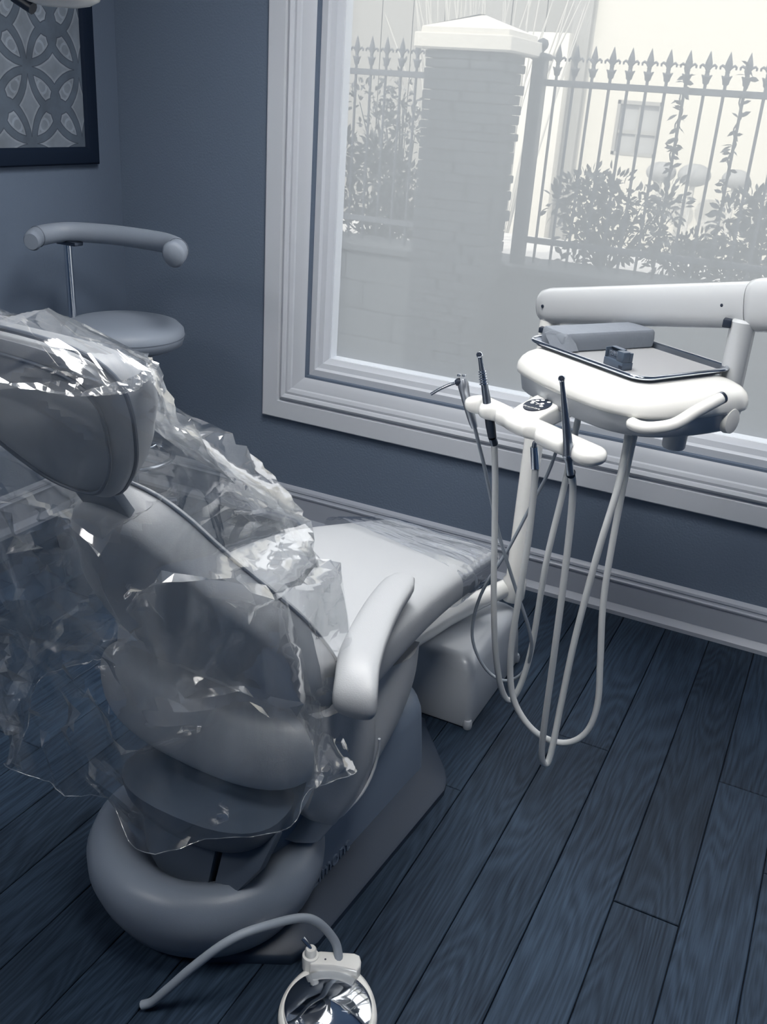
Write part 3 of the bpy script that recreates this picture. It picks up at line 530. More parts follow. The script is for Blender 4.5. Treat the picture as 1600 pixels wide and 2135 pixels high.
-9,-8,-6,-4,-1,5,5,3,-10,2,1,1,0,1,1,1,4,-1,7,1,0,3,3,4,3,3,3,3,3,3,4,4,3,3,3,6,2,0,1,0,0,0,-1,-1,-2,-2,-2,-3,-5,-3,1,0,-1,-1,0,0,0,2,2,2,4,-10,-4,5,1,-2,0,-2,-3,1,3,2,1,-1,2,4,-3,-2,3,0,1,0,0,1,0,-1,0,3,-2,-1,-1,-2,-2,-2,-2,-3,-7,-8,-9,-10,-10,3,18,17,-2,1,-1,-8,-17,0,-8,3,7,9,9,7,4,-3,3,-2,1,1,1,1,1,2,0,0,1,4,5,4,4,3,3,2,3,2,2,2,3,3,3,3,3,4,2,1,0,1,0,-1,0,-1,-1,-2,-2,-4,-5,-4,-1,0,0,-1,0,-1,1,2,3,3,-10,-1,11,7,4,0,0,0,-4,4,-2,0,-2,-6,-5,-10,-6,-1,1,-1,-1,0,-1,0,0,0,-1,1,0,-1,0,-1,-1,-2,-2,-2,-5,-8,-11,-11,-9,-5,2,-5,1,-5,-13,-18,-3,5,-8,-10,-10,-9,-7,-8,-7,0,2,1,1,1,1,1,1,1,2,0,-1,1,10,7,5,4,2,2,1,1,0,0,-2,3,3,4,6,2,0,1,1,0,0,0,-1,-1,-3,-2,-4,-4,-4,-4,-1,1,0,0,0,0,1,2,2,-8,-1,0,-5,12,7,2,-1,0,-1,0,-2,-2,-5,-2,-8,-3,-2,-2,-2,1,-1,-1,0,0,0,-1,-1,0,0,-1,-1,-1,-1,-1,-1,-3,-5,-3,-3,-12,0,6,-1,0,-9,-16,-18,-5,-8,-11,-8,-7,-5,-4,-4,-3,0,2,3,1,2,1,1,1,2,3,4,2,1,18,3,3,3,2,2,0,-1,0,-2,-3,-4,-12,6,5,0,-3,0,-1,-1,-1,-1,-1,-1,-2,-2,-4,-4,-5,-4,-5,-3,-1,0,-1,0,-1,2,2,-3,-2,2,0,-1,-7,11,8,3,-5,0,-2,
-1,-4,-2,-6,-3,-2,-1,-2,-2,-2,-1,-1,-1,0,0,-1,-1,0,1,0,-1,-1,-1,0,-1,-10,-3,-5,-11,2,5,5,-5,-13,-17,-16,-4,-7,-9,-5,-3,-2,-2,0,0,1,2,1,1,1,3,3,2,1,1,0,3,5,6,-8,-4,0,1,2,2,1,-3,-1,1,4,7,13,3,4,3,2,0,0,0,-1,-1,-2,-2,-2,-3,-4,-5,-5,-5,-6,-3,-1,-1,-1,0,-1,1,0,-3,3,-2,0,-1,-2,-7,9,10,6,-5,-3,2,-6,-7,-3,-2,-2,-2,-2,-2,0,0,0,-1,-1,0,0,-1,-1,0,0,0,0,0,-1,-7,-5,-7,-8,2,2,9,-8,-16,-16,-12,-3,-6,-5,-1,-1,0,0,2,1,2,2,2,2,1,-4,8,3,-1,-2,-3,1,4,-3,-5,-6,-3,-4,0,4,5,6,10,8,9,7,6,8,6,4,3,2,0,0,-1,-1,-2,-2,-3,-3,-4,-4,-5,-4,-4,-5,-5,-1,0,0,0,0,1,-1,1,-1,0,-1,-1,-2,-3,-8,2,7,7,-2,-1,9,10,1,1,1,1,1,0,-2,-1,-2,-1,-1,0,-1,-1,-1,0,0,0,1,0,-4,-6,0,1,3,3,2,-11,-15,-13,-7,-2,-2,0,2,2,3,2,3,3,3,2,2,2,2,-2,-8,-11,-6,-5,-8,-13,-2,3,-3,-4,-6,-5,-4,-2,6,7,9,9,7,5,4,5,9,2,2,1,1,1,0,-1,-1,-1,-2,-2,-4,-4,-5,-5,-5,-5,-5,-5,-4,0,-1,-1,0,1,0,0,0,0,-1,-1,-1,-3,-5,-9,-8,-6,-1,-2,-3,-8,2,2,2,1,0,-4,-2,-2,-1,-1,-1,-1,0,-2,0,0,0,0,0,-3,-6,2,4,4,5,5,6,-3,0,3,3,3,4,6,6,5,4,4,4,3,3,3,3,3,1,-3,7,-4,-2,2,7,13,6,-4,1,-3,-4,-6,-5,-6,8,2,0,0,1,1,2,
0,-10,-10,-1,0,0,0,-1,-1,-2,-3,-3,-3,-3,-4,-5,-5,-5,-4,-5,-6,-4,-2,0,-1,0,0,0,0,0,-1,-2,-3,-3,-4,-3,-3,-2,2,2,0,0,7,-3,-4,-4,-4,-5,-1,-2,-3,-3,-2,-2,-1,0,-1,-2,0,0,0,-2,-2,4,4,4,4,3,2,-6,-3,1,2,4,7,7,5,4,4,4,5,4,4,4,4,3,3,-4,9,6,3,3,4,6,6,2,2,2,2,3,5,4,4,-7,-1,0,0,0,1,0,1,1,3,-3,-2,-1,-2,-1,-2,-2,-2,-3,-3,-4,-5,-6,-6,-5,-5,-5,-5,-5,-2,0,0,0,-1,-1,0,-2,-5,-4,-4,-5,-1,0,2,4,3,3,0,1,0,8,0,-3,-3,-2,-2,-2,-1,-2,-2,-1,-1,0,0,-1,-1,1,0,0,1,2,2,2,0,-2,-9,-7,-5,-2,2,1,-1,-1,0,2,4,5,4,4,4,3,3,5,-5,9,6,4,3,4,5,4,5,3,2,2,2,1,3,6,7,-5,-4,-2,-1,-1,-1,0,0,1,0,-3,-2,-3,-1,-2,-2,-3,-3,-3,-4,-4,-5,-5,-5,-4,-4,-4,-5,-6,-5,-1,0,0,0,1,-4,-7,-5,-5,-3,2,1,3,3,2,2,3,2,-2,-3,-1,6,1,-3,-3,-2,-3,-3,-2,-2,-2,-1,-1,-1,-1,-1,1,0,-1,2,1,-2,-5,-8,-11,-6,-5,-3,-3,-1,5,8,7,7,5,4,4,4,4,4,4,5,-4,9,7,4,3,3,3,4,4,4,3,2,2,2,1,-1,-2,-3,-2,-2,-2,-1,0,0,0,0,0,0,-1,-3,-1,-3,-2,-2,-2,-3,-3,-4,-5,-5,-5,-5,-5,-5,-5,-4,-5,-5,-3,0,-1,0,-5,-7,-4,-1,3,4,3,4,3,2,2,3,3,5,3,1,-2,-2,3,6,-1,-3,-2,-2,-2,-3,-3,-2,-1,1,-1,0,0,-1,1,-3,-7,-9,-11,-9,-5,-4,-4,
-3,-3,-2,-2,0,4,4,5,5,4,4,4,3,5,-3,8,8,7,3,3,4,4,3,4,4,3,2,3,2,1,0,0,-1,-2,-1,-1,-1,-1,-1,-1,-1,-1,-1,-1,-1,-4,-2,-3,-3,-3,-3,-4,-3,-4,-5,-6,-4,-5,-4,-5,-6,-5,-6,-5,-1,-1,-5,-6,2,5,5,3,4,3,3,1,1,2,2,2,2,4,6,8,9,8,2,3,-1,-2,-2,-3,-2,-2,-3,-2,-1,-1,0,-2,-3,-8,-10,-11,-9,-6,-4,-4,-4,-3,-2,-1,-2,-2,-1,0,2,4,4,5,5,4,5,-1,8,8,10,2,3,3,2,3,3,3,2,3,2,2,2,2,1,0,0,0,-1,-1,0,-1,0,0,0,0,0,-1,-1,-1,-4,-3,-3,-3,-3,-3,-4,-5,-5,-5,-6,-5,-7,-8,-8,-9,-8,-5,-7,-8,-6,0,0,1,3,5,4,4,1,1,2,2,2,2,5,7,7,6,5,6,10,10,6,-1,-1,-2,-3,-3,-2,-2,-2,0,-1,-7,-10,-10,-9,-7,-5,-4,-3,-2,-2,-2,-1,-1,-1,-2,-2,-2,1,3,5,5,4,5,2,7,8,9,-1,0,1,1,2,2,2,2,3,2,2,2,1,1,2,1,0,-1,0,0,0,0,0,0,0,0,-1,0,-2,-2,-2,-4,-3,-3,-4,-4,-4,-4,-6,-6,-6,-7,-8,-8,-6,-2,1,-6,-6,-3,2,4,4,5,3,2,1,-2,-2,0,0,1,1,0,0,1,3,4,6,5,5,6,9,9,-2,-1,-1,-3,-4,-6,-9,-11,-13,-11,-10,-8,-6,-3,-3,-2,-2,-2,-2,-1,2,3,5,7,7,8,7,7,7,5,5,3,6,7,8,0,0,0,0,1,2,1,2,2,2,2,2,1,2,2,1,0,0,1,0,1,0,1,0,0,0,0,0,-1,-1,-2,-3,-3,-4,-4,-3,-3,-3,-5,-6,-7,-7,-8,-5,0,1,0,-6,0,3,5,3,1,0,-2,
-3,-5,-6,-4,-1,0,0,-1,0,1,2,2,3,4,0,-1,-1,-1,0,3,-1,-1,-1,1,-8,-14,-12,-11,-10,-8,-6,-3,-2,-1,0,-1,0,0,1,1,3,3,3,5,7,6,7,9,5,4,4,5,5,7,0,0,-1,1,1,1,1,2,2,2,2,2,2,2,1,1,1,2,1,1,1,1,1,1,1,1,1,1,1,0,-1,-2,-2,-3,-2,-3,-3,-2,-3,-3,-6,-8,-7,0,2,1,-1,-3,1,-2,-5,-7,-8,-9,-10,-10,-8,-6,-3,0,1,0,-1,-3,-4,-2,-2,0,0,1,5,7,6,6,4,-4,5,-2,-2,-5,-8,-2,-5,-6,-6,-5,-2,-1,0,0,0,1,1,2,2,3,4,3,3,2,4,8,14,6,5,5,5,5,6,2,1,-1,0,0,0,1,1,1,1,1,2,2,2,2,2,2,1,1,1,1,1,1,1,1,1,1,1,1,1,1,0,-2,-4,-6,1,3,3,1,1,1,-1,-15,-3,-6,-8,-10,-9,-9,-9,-7,-4,-2,-1,1,2,3,3,2,2,1,-1,-3,-5,-2,-2,-5,-3,-2,-3,-2,0,4,-1,-2,-3,1,-2,-1,0,-6,-2,-1,-4,-5,-5,-3,-1,-1,0,0,1,2,2,3,4,4,4,4,3,5,4,5,0,1,3,4,4,5,3,1,0,0,0,0,1,1,1,1,1,2,1,2,2,1,1,1,2,1,1,1,2,1,2,2,2,2,2,2,1,1,1,1,-3,-10,-5,1,0,2,5,8,11,23,7,3,4,6,6,6,7,6,6,6,7,6,4,2,-1,-4,-6,-8,-7,-6,-4,-7,-7,-4,-4,-4,0,1,2,0,4,1,0,2,2,-1,-1,-2,-1,-2,-4,-4,-3,-1,-1,-1,0,1,1,2,3,3,4,4,6,5,5,3,2,0,-1,1,2,3,5,4,3,0,-1,0,0,0,0,0,1,1,2,1,2,1,2,2,2,1,
1,1,2,2,1,2,2,1,1,1,2,2,3,3,3,3,6,13,7,0,3,6,5,21,12,11,9,5,-1,-1,1,3,4,5,6,6,5,5,6,4,4,4,3,1,0,0,-1,-1,0,-2,-3,-2,-2,-1,-3,-1,2,3,1,-1,-1,-1,-1,-3,-1,-3,-1,-7,-5,-4,-3,-1,-1,0,2,2,3,4,5,5,1,2,1,0,0,-1,-1,1,2,4,5,4,-1,-1,0,0,0,-1,-1,-1,0,2,1,2,2,2,1,2,1,2,2,2,1,1,2,2,2,3,3,3,2,2,3,3,4,5,7,9,4,5,6,6,6,-8,3,6,7,8,4,-3,-4,-3,-2,-1,0,1,3,4,5,5,4,4,3,3,1,-2,-3,-3,-4,-3,-1,-2,-6,-5,-2,-2,2,2,2,0,-1,-1,-2,-3,-2,-2,-2,5,-2,-2,-2,-1,0,0,0,1,1,2,1,2,1,1,1,1,0,-1,-1,-1,1,3,6,-1,-1,-1,-1,-1,-1,0,0,-1,-2,-1,2,1,1,2,2,1,2,1,1,1,2,2,2,3,3,3,3,3,4,4,4,5,5,7,7,7,6,6,6,5,5,4,5,7,3,1,9,5,-2,-4,-5,-4,-5,-4,-3,-1,0,3,4,5,4,3,2,2,2,2,2,2,-6,-9,-4,-6,-10,-9,-7,5,3,2,-1,-1,-1,-3,-2,-2,-2,1,1,1,1,1,1,1,1,1,1,1,1,1,0,0,1,0,-1,-1,-2,-2,-3,-5,-12,-7,-5,-4,-2,-1,0,0,1,1,0,-3,-3,2,1,1,2,2,2,2,2,2,2,2,3,3,4,4,4,4,4,4,4,4,6,5,5,5,5,6,5,4,4,5,4,1,3,2,4,9,5,-2,-4,-6,-5,-5,-5,-5,-4,-3,-1,1,2,2,2,1,1,0,-2,-4,-1,1,-9,-11,-5,-3,-3,-3,7,9,6,-1,-1,-3,-3,-2,-1,-1,1,2,
2,1,1,1,1,1,1,0,0,0,0,1,0,1,1,0,-1,-3,-5,-10,-7,-10,-7,-6,-3,-1,-1,0,0,2,2,2,-1,-3,3,2,1,2,2,2,1,2,2,3,3,4,5,5,5,5,4,4,4,5,4,4,4,3,6,6,5,5,5,3,2,1,3,2,2,7,9,7,0,-3,-5,-6,-7,-7,-6,-5,-4,-4,-2,-1,-1,0,-1,0,1,1,2,1,5,3,-7,-7,-6,-6,-1,0,-10,-2,-2,-3,-3,-2,0,-5,1,-2,-3,-5,-5,-5,-4,-4,-3,-3,-2,-2,4,3,3,1,-1,-3,-5,-7,-10,-8,-8,-8,-6,-6,-6,-4,0,0,0,0,2,3,3,0,-4,2,2,2,2,2,2,2,2,3,4,5,6,6,5,4,4,5,5,4,3,3,2,2,6,5,5,4,4,2,2,2,2,2,3,2,8,9,6,1,-3,-5,-6,-7,-8,-8,-8,-7,-6,-5,-4,-4,-2,-3,-3,-4,-6,-9,-12,-14,-3,-7,-7,-7,-7,1,-4,0,-6,9,-3,-3,-7,-2,-5,-5,-6,-1,0,1,1,2,3,3,3,4,2,1,-2,-4,-6,-8,-9,-9,-8,-7,-8,-2,-6,-1,2,1,-1,1,1,0,0,1,3,4,2,-2,2,2,2,2,3,3,3,3,4,6,7,7,6,6,6,5,5,4,4,3,1,-6,6,5,3,4,3,2,2,2,2,2,2,3,3,8,9,7,2,-2,-4,-6,-8,-9,-9,-9,-9,-9,-9,-9,-10,-10,-12,-14,-14,-15,-13,-7,-10,-5,-5,-6,-10,-10,19,2,-6,-5,2,7,8,1,-2,-2,2,3,5,6,7,7,5,5,4,3,-7,-7,-6,-7,-8,-8,-8,-8,-7,-7,-9,0,4,2,-3,-3,-2,-1,1,2,1,0,0,2,3,2,-1,2,3,3,3,3,4,4,6,6,10,8,7,6,5,5,4,4,3,3,4,12,5,3,4,2,1,2,2,4,2,2,-2,1,
3,4,9,9,8,4,0,-3,-5,-8,-9,-10,-11,-11,-11,-10,-9,-9,-8,-7,-8,-8,-8,-12,-11,-11,-11,-10,-6,-4,-3,-14,-9,-8,-3,-15,-1,6,6,4,4,3,-1,-2,-3,-4,-4,-6,-6,-7,1,-1,-2,-2,0,-5,-3,-2,-2,-5,2,-1,-4,-4,-3,-2,0,0,1,2,3,3,2,1,2,3,3,1,4,3,2,3,4,5,5,8,14,7,6,4,3,2,1,1,2,3,7,8,2,2,1,1,2,1,1,1,2,3,-2,-2,1,3,4,9,9,9,6,3,-1,-3,-6,-8,-9,-11,-12,-12,-13,-12,-11,-10,-10,-9,-11,-7,-4,-4,-4,-3,-3,-4,-15,13,4,2,-10,-10,-15,-7,5,-1,-1,0,5,7,9,9,9,7,5,3,-9,-7,-6,-5,-4,-2,-5,-5,-4,2,0,-3,-1,0,-1,1,0,0,0,1,2,3,4,4,4,5,5,6,1,2,3,4,5,6,7,1,-10,-3,-2,-2,-1,-1,0,2,4,6,7,7,1,1,1,1,1,1,2,1,-1,3,0,-2,-2,-1,3,4,9,9,9,8,6,3,0,-3,-5,-7,-8,-10,-11,-12,-13,-13,-11,-11,-7,-6,-6,-5,-4,-4,-6,-14,-5,-1,9,12,19,24,18,2,-1,4,0,-1,-2,-2,-3,-2,-2,-7,-9,-8,1,-1,0,1,-2,0,-2,0,0,-1,-3,-4,-4,-2,-1,-1,-1,-3,-5,-7,-6,-5,-6,-5,-5,-5,-1,-3,-3,2,4,4,3,1,-3,-2,-4,-2,-1,1,1,2,4,4,5,5,4,4,2,2,1,0,0,1,1,1,0,-2,2,0,-3,-2,-2,2,4,8,9,9,9,8,7,5,2,1,-2,-4,-4,-5,-4,-3,-3,-5,-4,-3,-3,-4,-5,-8,-9,-4,-1,-1,0,-2,3,4,6,11,0,0,1,0,0,0,0,2,0,3,5,2,-3,0,2,-3,-5,-4,1,-1,-1,-3,-4,-3,-1,-2,-1,-4,-6,-7,-6,-5,
-6,-5,-5,-5,-3,1,-3,-3,2,-2,1,-1,-2,-2,-2,-2,-1,-1,1,1,2,3,2,3,3,3,3,2,0,1,0,0,-1,0,1,0,1,1,3,2,1,-2,-2,-3,1,3,7,8,9,10,10,10,10,9,8,6,3,0,-3,-6,-8,-5,-3,-3,-2,-4,-5,-4,-3,0,-1,-1,-1,-2,0,0,2,4,7,9,8,6,2,0,0,-1,-2,4,-5,-5,1,1,-2,1,2,1,-2,-3,-4,-5,-5,-6,-7,-7,-7,-6,-5,-1,-2,-2,-4,-6,-4,1,1,-3,-3,1,-3,-3,-5,-1,-2,-1,-1,-2,-1,-1,-2,0,0,0,2,1,1,0,-1,-2,2,0,0,1,1,0,0,1,1,3,3,3,3,3,2,2,-3,-5,-2,3,6,8,9,9,9,9,9,10,10,11,10,9,5,-1,0,0,-1,0,0,-1,0,0,0,-1,0,0,1,2,0,-1,-1,1,0,0,4,4,0,-2,2,-2,-4,-1,-1,-3,-5,-6,-6,-5,-5,-6,-7,-8,-8,-9,-8,-5,-1,-1,-1,-4,-5,-6,-5,-1,3,-3,-4,-4,-3,-5,-3,4,2,-2,-1,-2,-2,-2,-1,0,0,-2,0,1,0,1,0,1,0,0,-6,0,0,-1,-1,2,1,1,3,4,5,5,4,4,3,-2,-5,-4,-5,-5,-3,-1,1,4,5,5,6,6,5,4,1,0,-4,5,0,1,0,0,0,1,1,-1,-1,0,0,1,1,1,0,1,2,-1,4,0,-2,-1,3,-2,-4,-7,0,2,-8,-8,-6,-6,-5,-7,-8,-8,-8,-7,-7,-5,-3,-2,-5,-6,-6,-7,-7,-4,1,1,-5,-5,-5,-4,-2,1,7,0,-2,-2,-1,-2,-2,-2,-1,-1,-1,1,-2,-1,0,1,1,0,1,0,0,-8,-1,-1,0,0,0,1,5,6,6,4,5,4,0,-3,-1,-2,-5,-6,-7,-6,-5,-4,-3,-1,0,1,2,2,2,-4,6,-1,3,3,1,1,2,1,1,0,
0,0,0,0,1,1,0,-1,1,2,-2,5,-1,-2,-3,2,-3,2,6,-7,2,-4,-6,-6,-6,-5,-3,-2,0,1,1,0,-2,-6,-7,-7,-8,-6,-3,0,-1,-5,-4,-2,0,3,3,6,-1,-2,-1,-1,-3,-2,-2,-1,-1,-2,0,0,0,-2,-1,-1,1,1,0,0,1,2,-5,1,1,-1,1,2,5,4,6,2,0,0,-2,2,1,1,0,-3,-4,-6,-6,-6,-5,-5,-6,-6,-6,-7,-6,3,-3,3,4,1,2,3,2,2,2,0,0,0,0,1,0,0,0,0,0,1,1,-3,5,-1,-1,0,4,-5,-5,4,-2,2,0,-2,-2,-1,-1,-1,-2,-4,-4,-6,-7,-8,-8,-7,-4,0,-1,-3,-4,-1,1,2,4,1,6,-2,-3,-2,-2,-2,-2,-2,-2,-2,-1,-1,-1,0,1,0,-1,-1,-1,1,1,0,-1,-3,2,-4,-1,1,1,3,-2,-4,-6,1,1,-1,2,1,1,1,1,1,-1,-2,-4,-5,-5,-4,-2,-3,-3,-2,1,-3,3,5,2,3,3,2,2,1,0,1,-1,0,0,0,1,1,0,0,0,0,1,0,-3,3,-3,-3,-4,5,-6,-6,-6,-4,-1,-2,-3,-2,-2,-3,-5,-6,-8,-8,-8,-7,-4,0,0,-1,2,3,3,2,4,4,0,4,-3,-2,-1,-1,-2,-2,-1,-2,-2,-1,-2,-2,0,0,0,0,-1,-1,-1,-1,0,1,0,1,-4,0,-3,-3,-2,-2,-2,-3,-5,-6,-6,-5,-5,-3,-2,-2,-2,-1,0,0,0,-2,-3,-4,-3,-2,-2,-1,-3,3,5,2,4,3,2,2,1,2,0,1,0,0,0,1,1,1,0,0,-1,-1,1,0,0,1,2,-3,-4,-5,5,-3,0,-4,-5,-1,-2,-2,-5,-6,-6,-4,-1,-1,0,1,1,0,2,1,1,1,2,2,0,-1,3,-3,-2,-2,-2,-2,-1,-1,-2,-1,-1,-1,-1,-1,0,-1,-1,0,-1,-1,-1,-1,0,0,1,1,
0,-3,0,-1,-1,-1,-3,-1,-1,-5,-5,-5,-5,-6,-5,-4,-3,-3,-3,-3,-3,-1,-2,-2,-3,-3,-2,-1,4,4,3,4,3,2,2,1,1,1,2,0,0,0,0,0,0,1,0,0,0,0,-1,2,-1,-1,1,1,1,-1,-4,5,4,4,4,2,3,0,1,1,2,2,0,1,1,1,-1,0,0,2,2,2,2,2,1,-1,-2,-1,-1,-1,-1,-1,-1,-1,-1,-1,-1,-1,-2,-1,-1,0,0,0,0,-1,-1,-1,-1,0,0,0,1,1,-1,0,1,2,3,0,-1,0,-2,-2,-1,1,2,3,4,4,3,3,2,0,0,-1,-2,-2,0,2,3,3,2,2,3,2,1,0,1,1,1,1,0,0,0,0,0,0,0,1,0,0,-1,-1,1,0,0,1,2,2,2,-1,-40,-38,-37,-36,-35,-34,-34,-33,-33,-33,-33,-32,-32,-31,-29,-30,-31,-32,-32,-32,-34,-34,-33,-31,-33,-32,-30,-28,-27,-25,-23,-22,-19,-17,-13,-12,-10,-9,-6,-3,-1,2,5,7,8,10,13,17,23,27,32,35,38,40,41,41,43,45,45,45,46,46,46,46,45,43,43,43,43,42,42,42,41,41,41,41,41,41,39,38,38,37,34,34,32,30,27,24,18,18,17,11,9,4,-1,-6,-4,-16,-20,-23,-26,-29,-30,-34,-35,-37,-39,-40,-41,-40,-50,-50,-52,-51,-52,-52,-51,-50,-50,-50,-49,-49,-48,-48,-48,-47,-46,-45,-45,-44,-42,-41,-40,-39,-37,-35,-34,-32,-29,-27,-25,-22,-19,-16,-15,-14,-12,-9,-8,-5,-1,1,6,9,12,14,17,20,22,27,30,34,38,41,44,46,46,48,49,49,50,49,50,49,50,51,50,50,50,50,51,51,51,51,50,50,49,48,47,46,44,42,40,38,35,33,28,25,26,22,18,12,10,3,-2,-6,-11,-9,-22,-26,-29,-31,-35,-37,-41,-42,-45,-47,-47,-50,-46,-47,-46,-48,-47,-47,-47,-48,-47,-47,
-47,-47,-46,-46,-45,-46,-45,-45,-43,-43,-42,-41,-40,-38,-36,-34,-32,-29,-27,-25,-22,-20,-19,-18,-17,-14,-12,-9,-7,-5,-1,2,3,9,12,16,19,23,27,30,34,37,40,43,46,48,50,50,52,52,52,52,51,51,50,50,50,50,50,51,50,51,51,51,51,51,50,49,47,45,44,42,40,38,35,32,31,29,26,21,16,12,8,2,-3,-8,-13,-17,-12,-23,-28,-32,-34,-36,-37,-39,-40,-42,-44,-44,-44,-45,-47,-46,-47,-47,-47,-46,-46,-46,-45,-44,-45,-44,-44,-42,-42,-41,-41,-40,-39,-37,-36,-35,-34,-32,-30,-29,-27,-25,-25,-23,-21,-19,-16,-13,-11,-8,-7,-5,-3,2,6,7,11,15,19,23,27,32,35,40,42,45,47,49,50,51,51,52,51,51,51,50,50,49,49,49,50,49,50,50,50,50,50,50,49,48,48,46,44,42,40,37,36,33,31,28,25,23,16,12,6,4,-2,-8,-13,-18,-23,-23,-25,-27,-30,-33,-35,-37,-39,-40,-42,-43,-33,-34,-34,-34,-34,-34,-34,-34,-35,-34,-34,-34,-33,-33,-32,-33,-32,-31,-31,-30,-29,-29,-27,-26,-24,-23,-22,-20,-19,-18,-15,-14,-13,-12,-10,-9,-8,-6,-4,-3,-1,0,2,4,5,7,9,12,15,17,21,22,25,27,28,29,30,31,31,31,31,31,30,30,29,29,29,29,29,30,30,30,31,31,31,30,30,29,28,27,26,25,23,22,20,19,17,15,14,12,13,10,7,3,-1,-5,-9,-13,-15,-15,-17,-19,-21,-23,-25,-27,-29,-30,-31,-32]
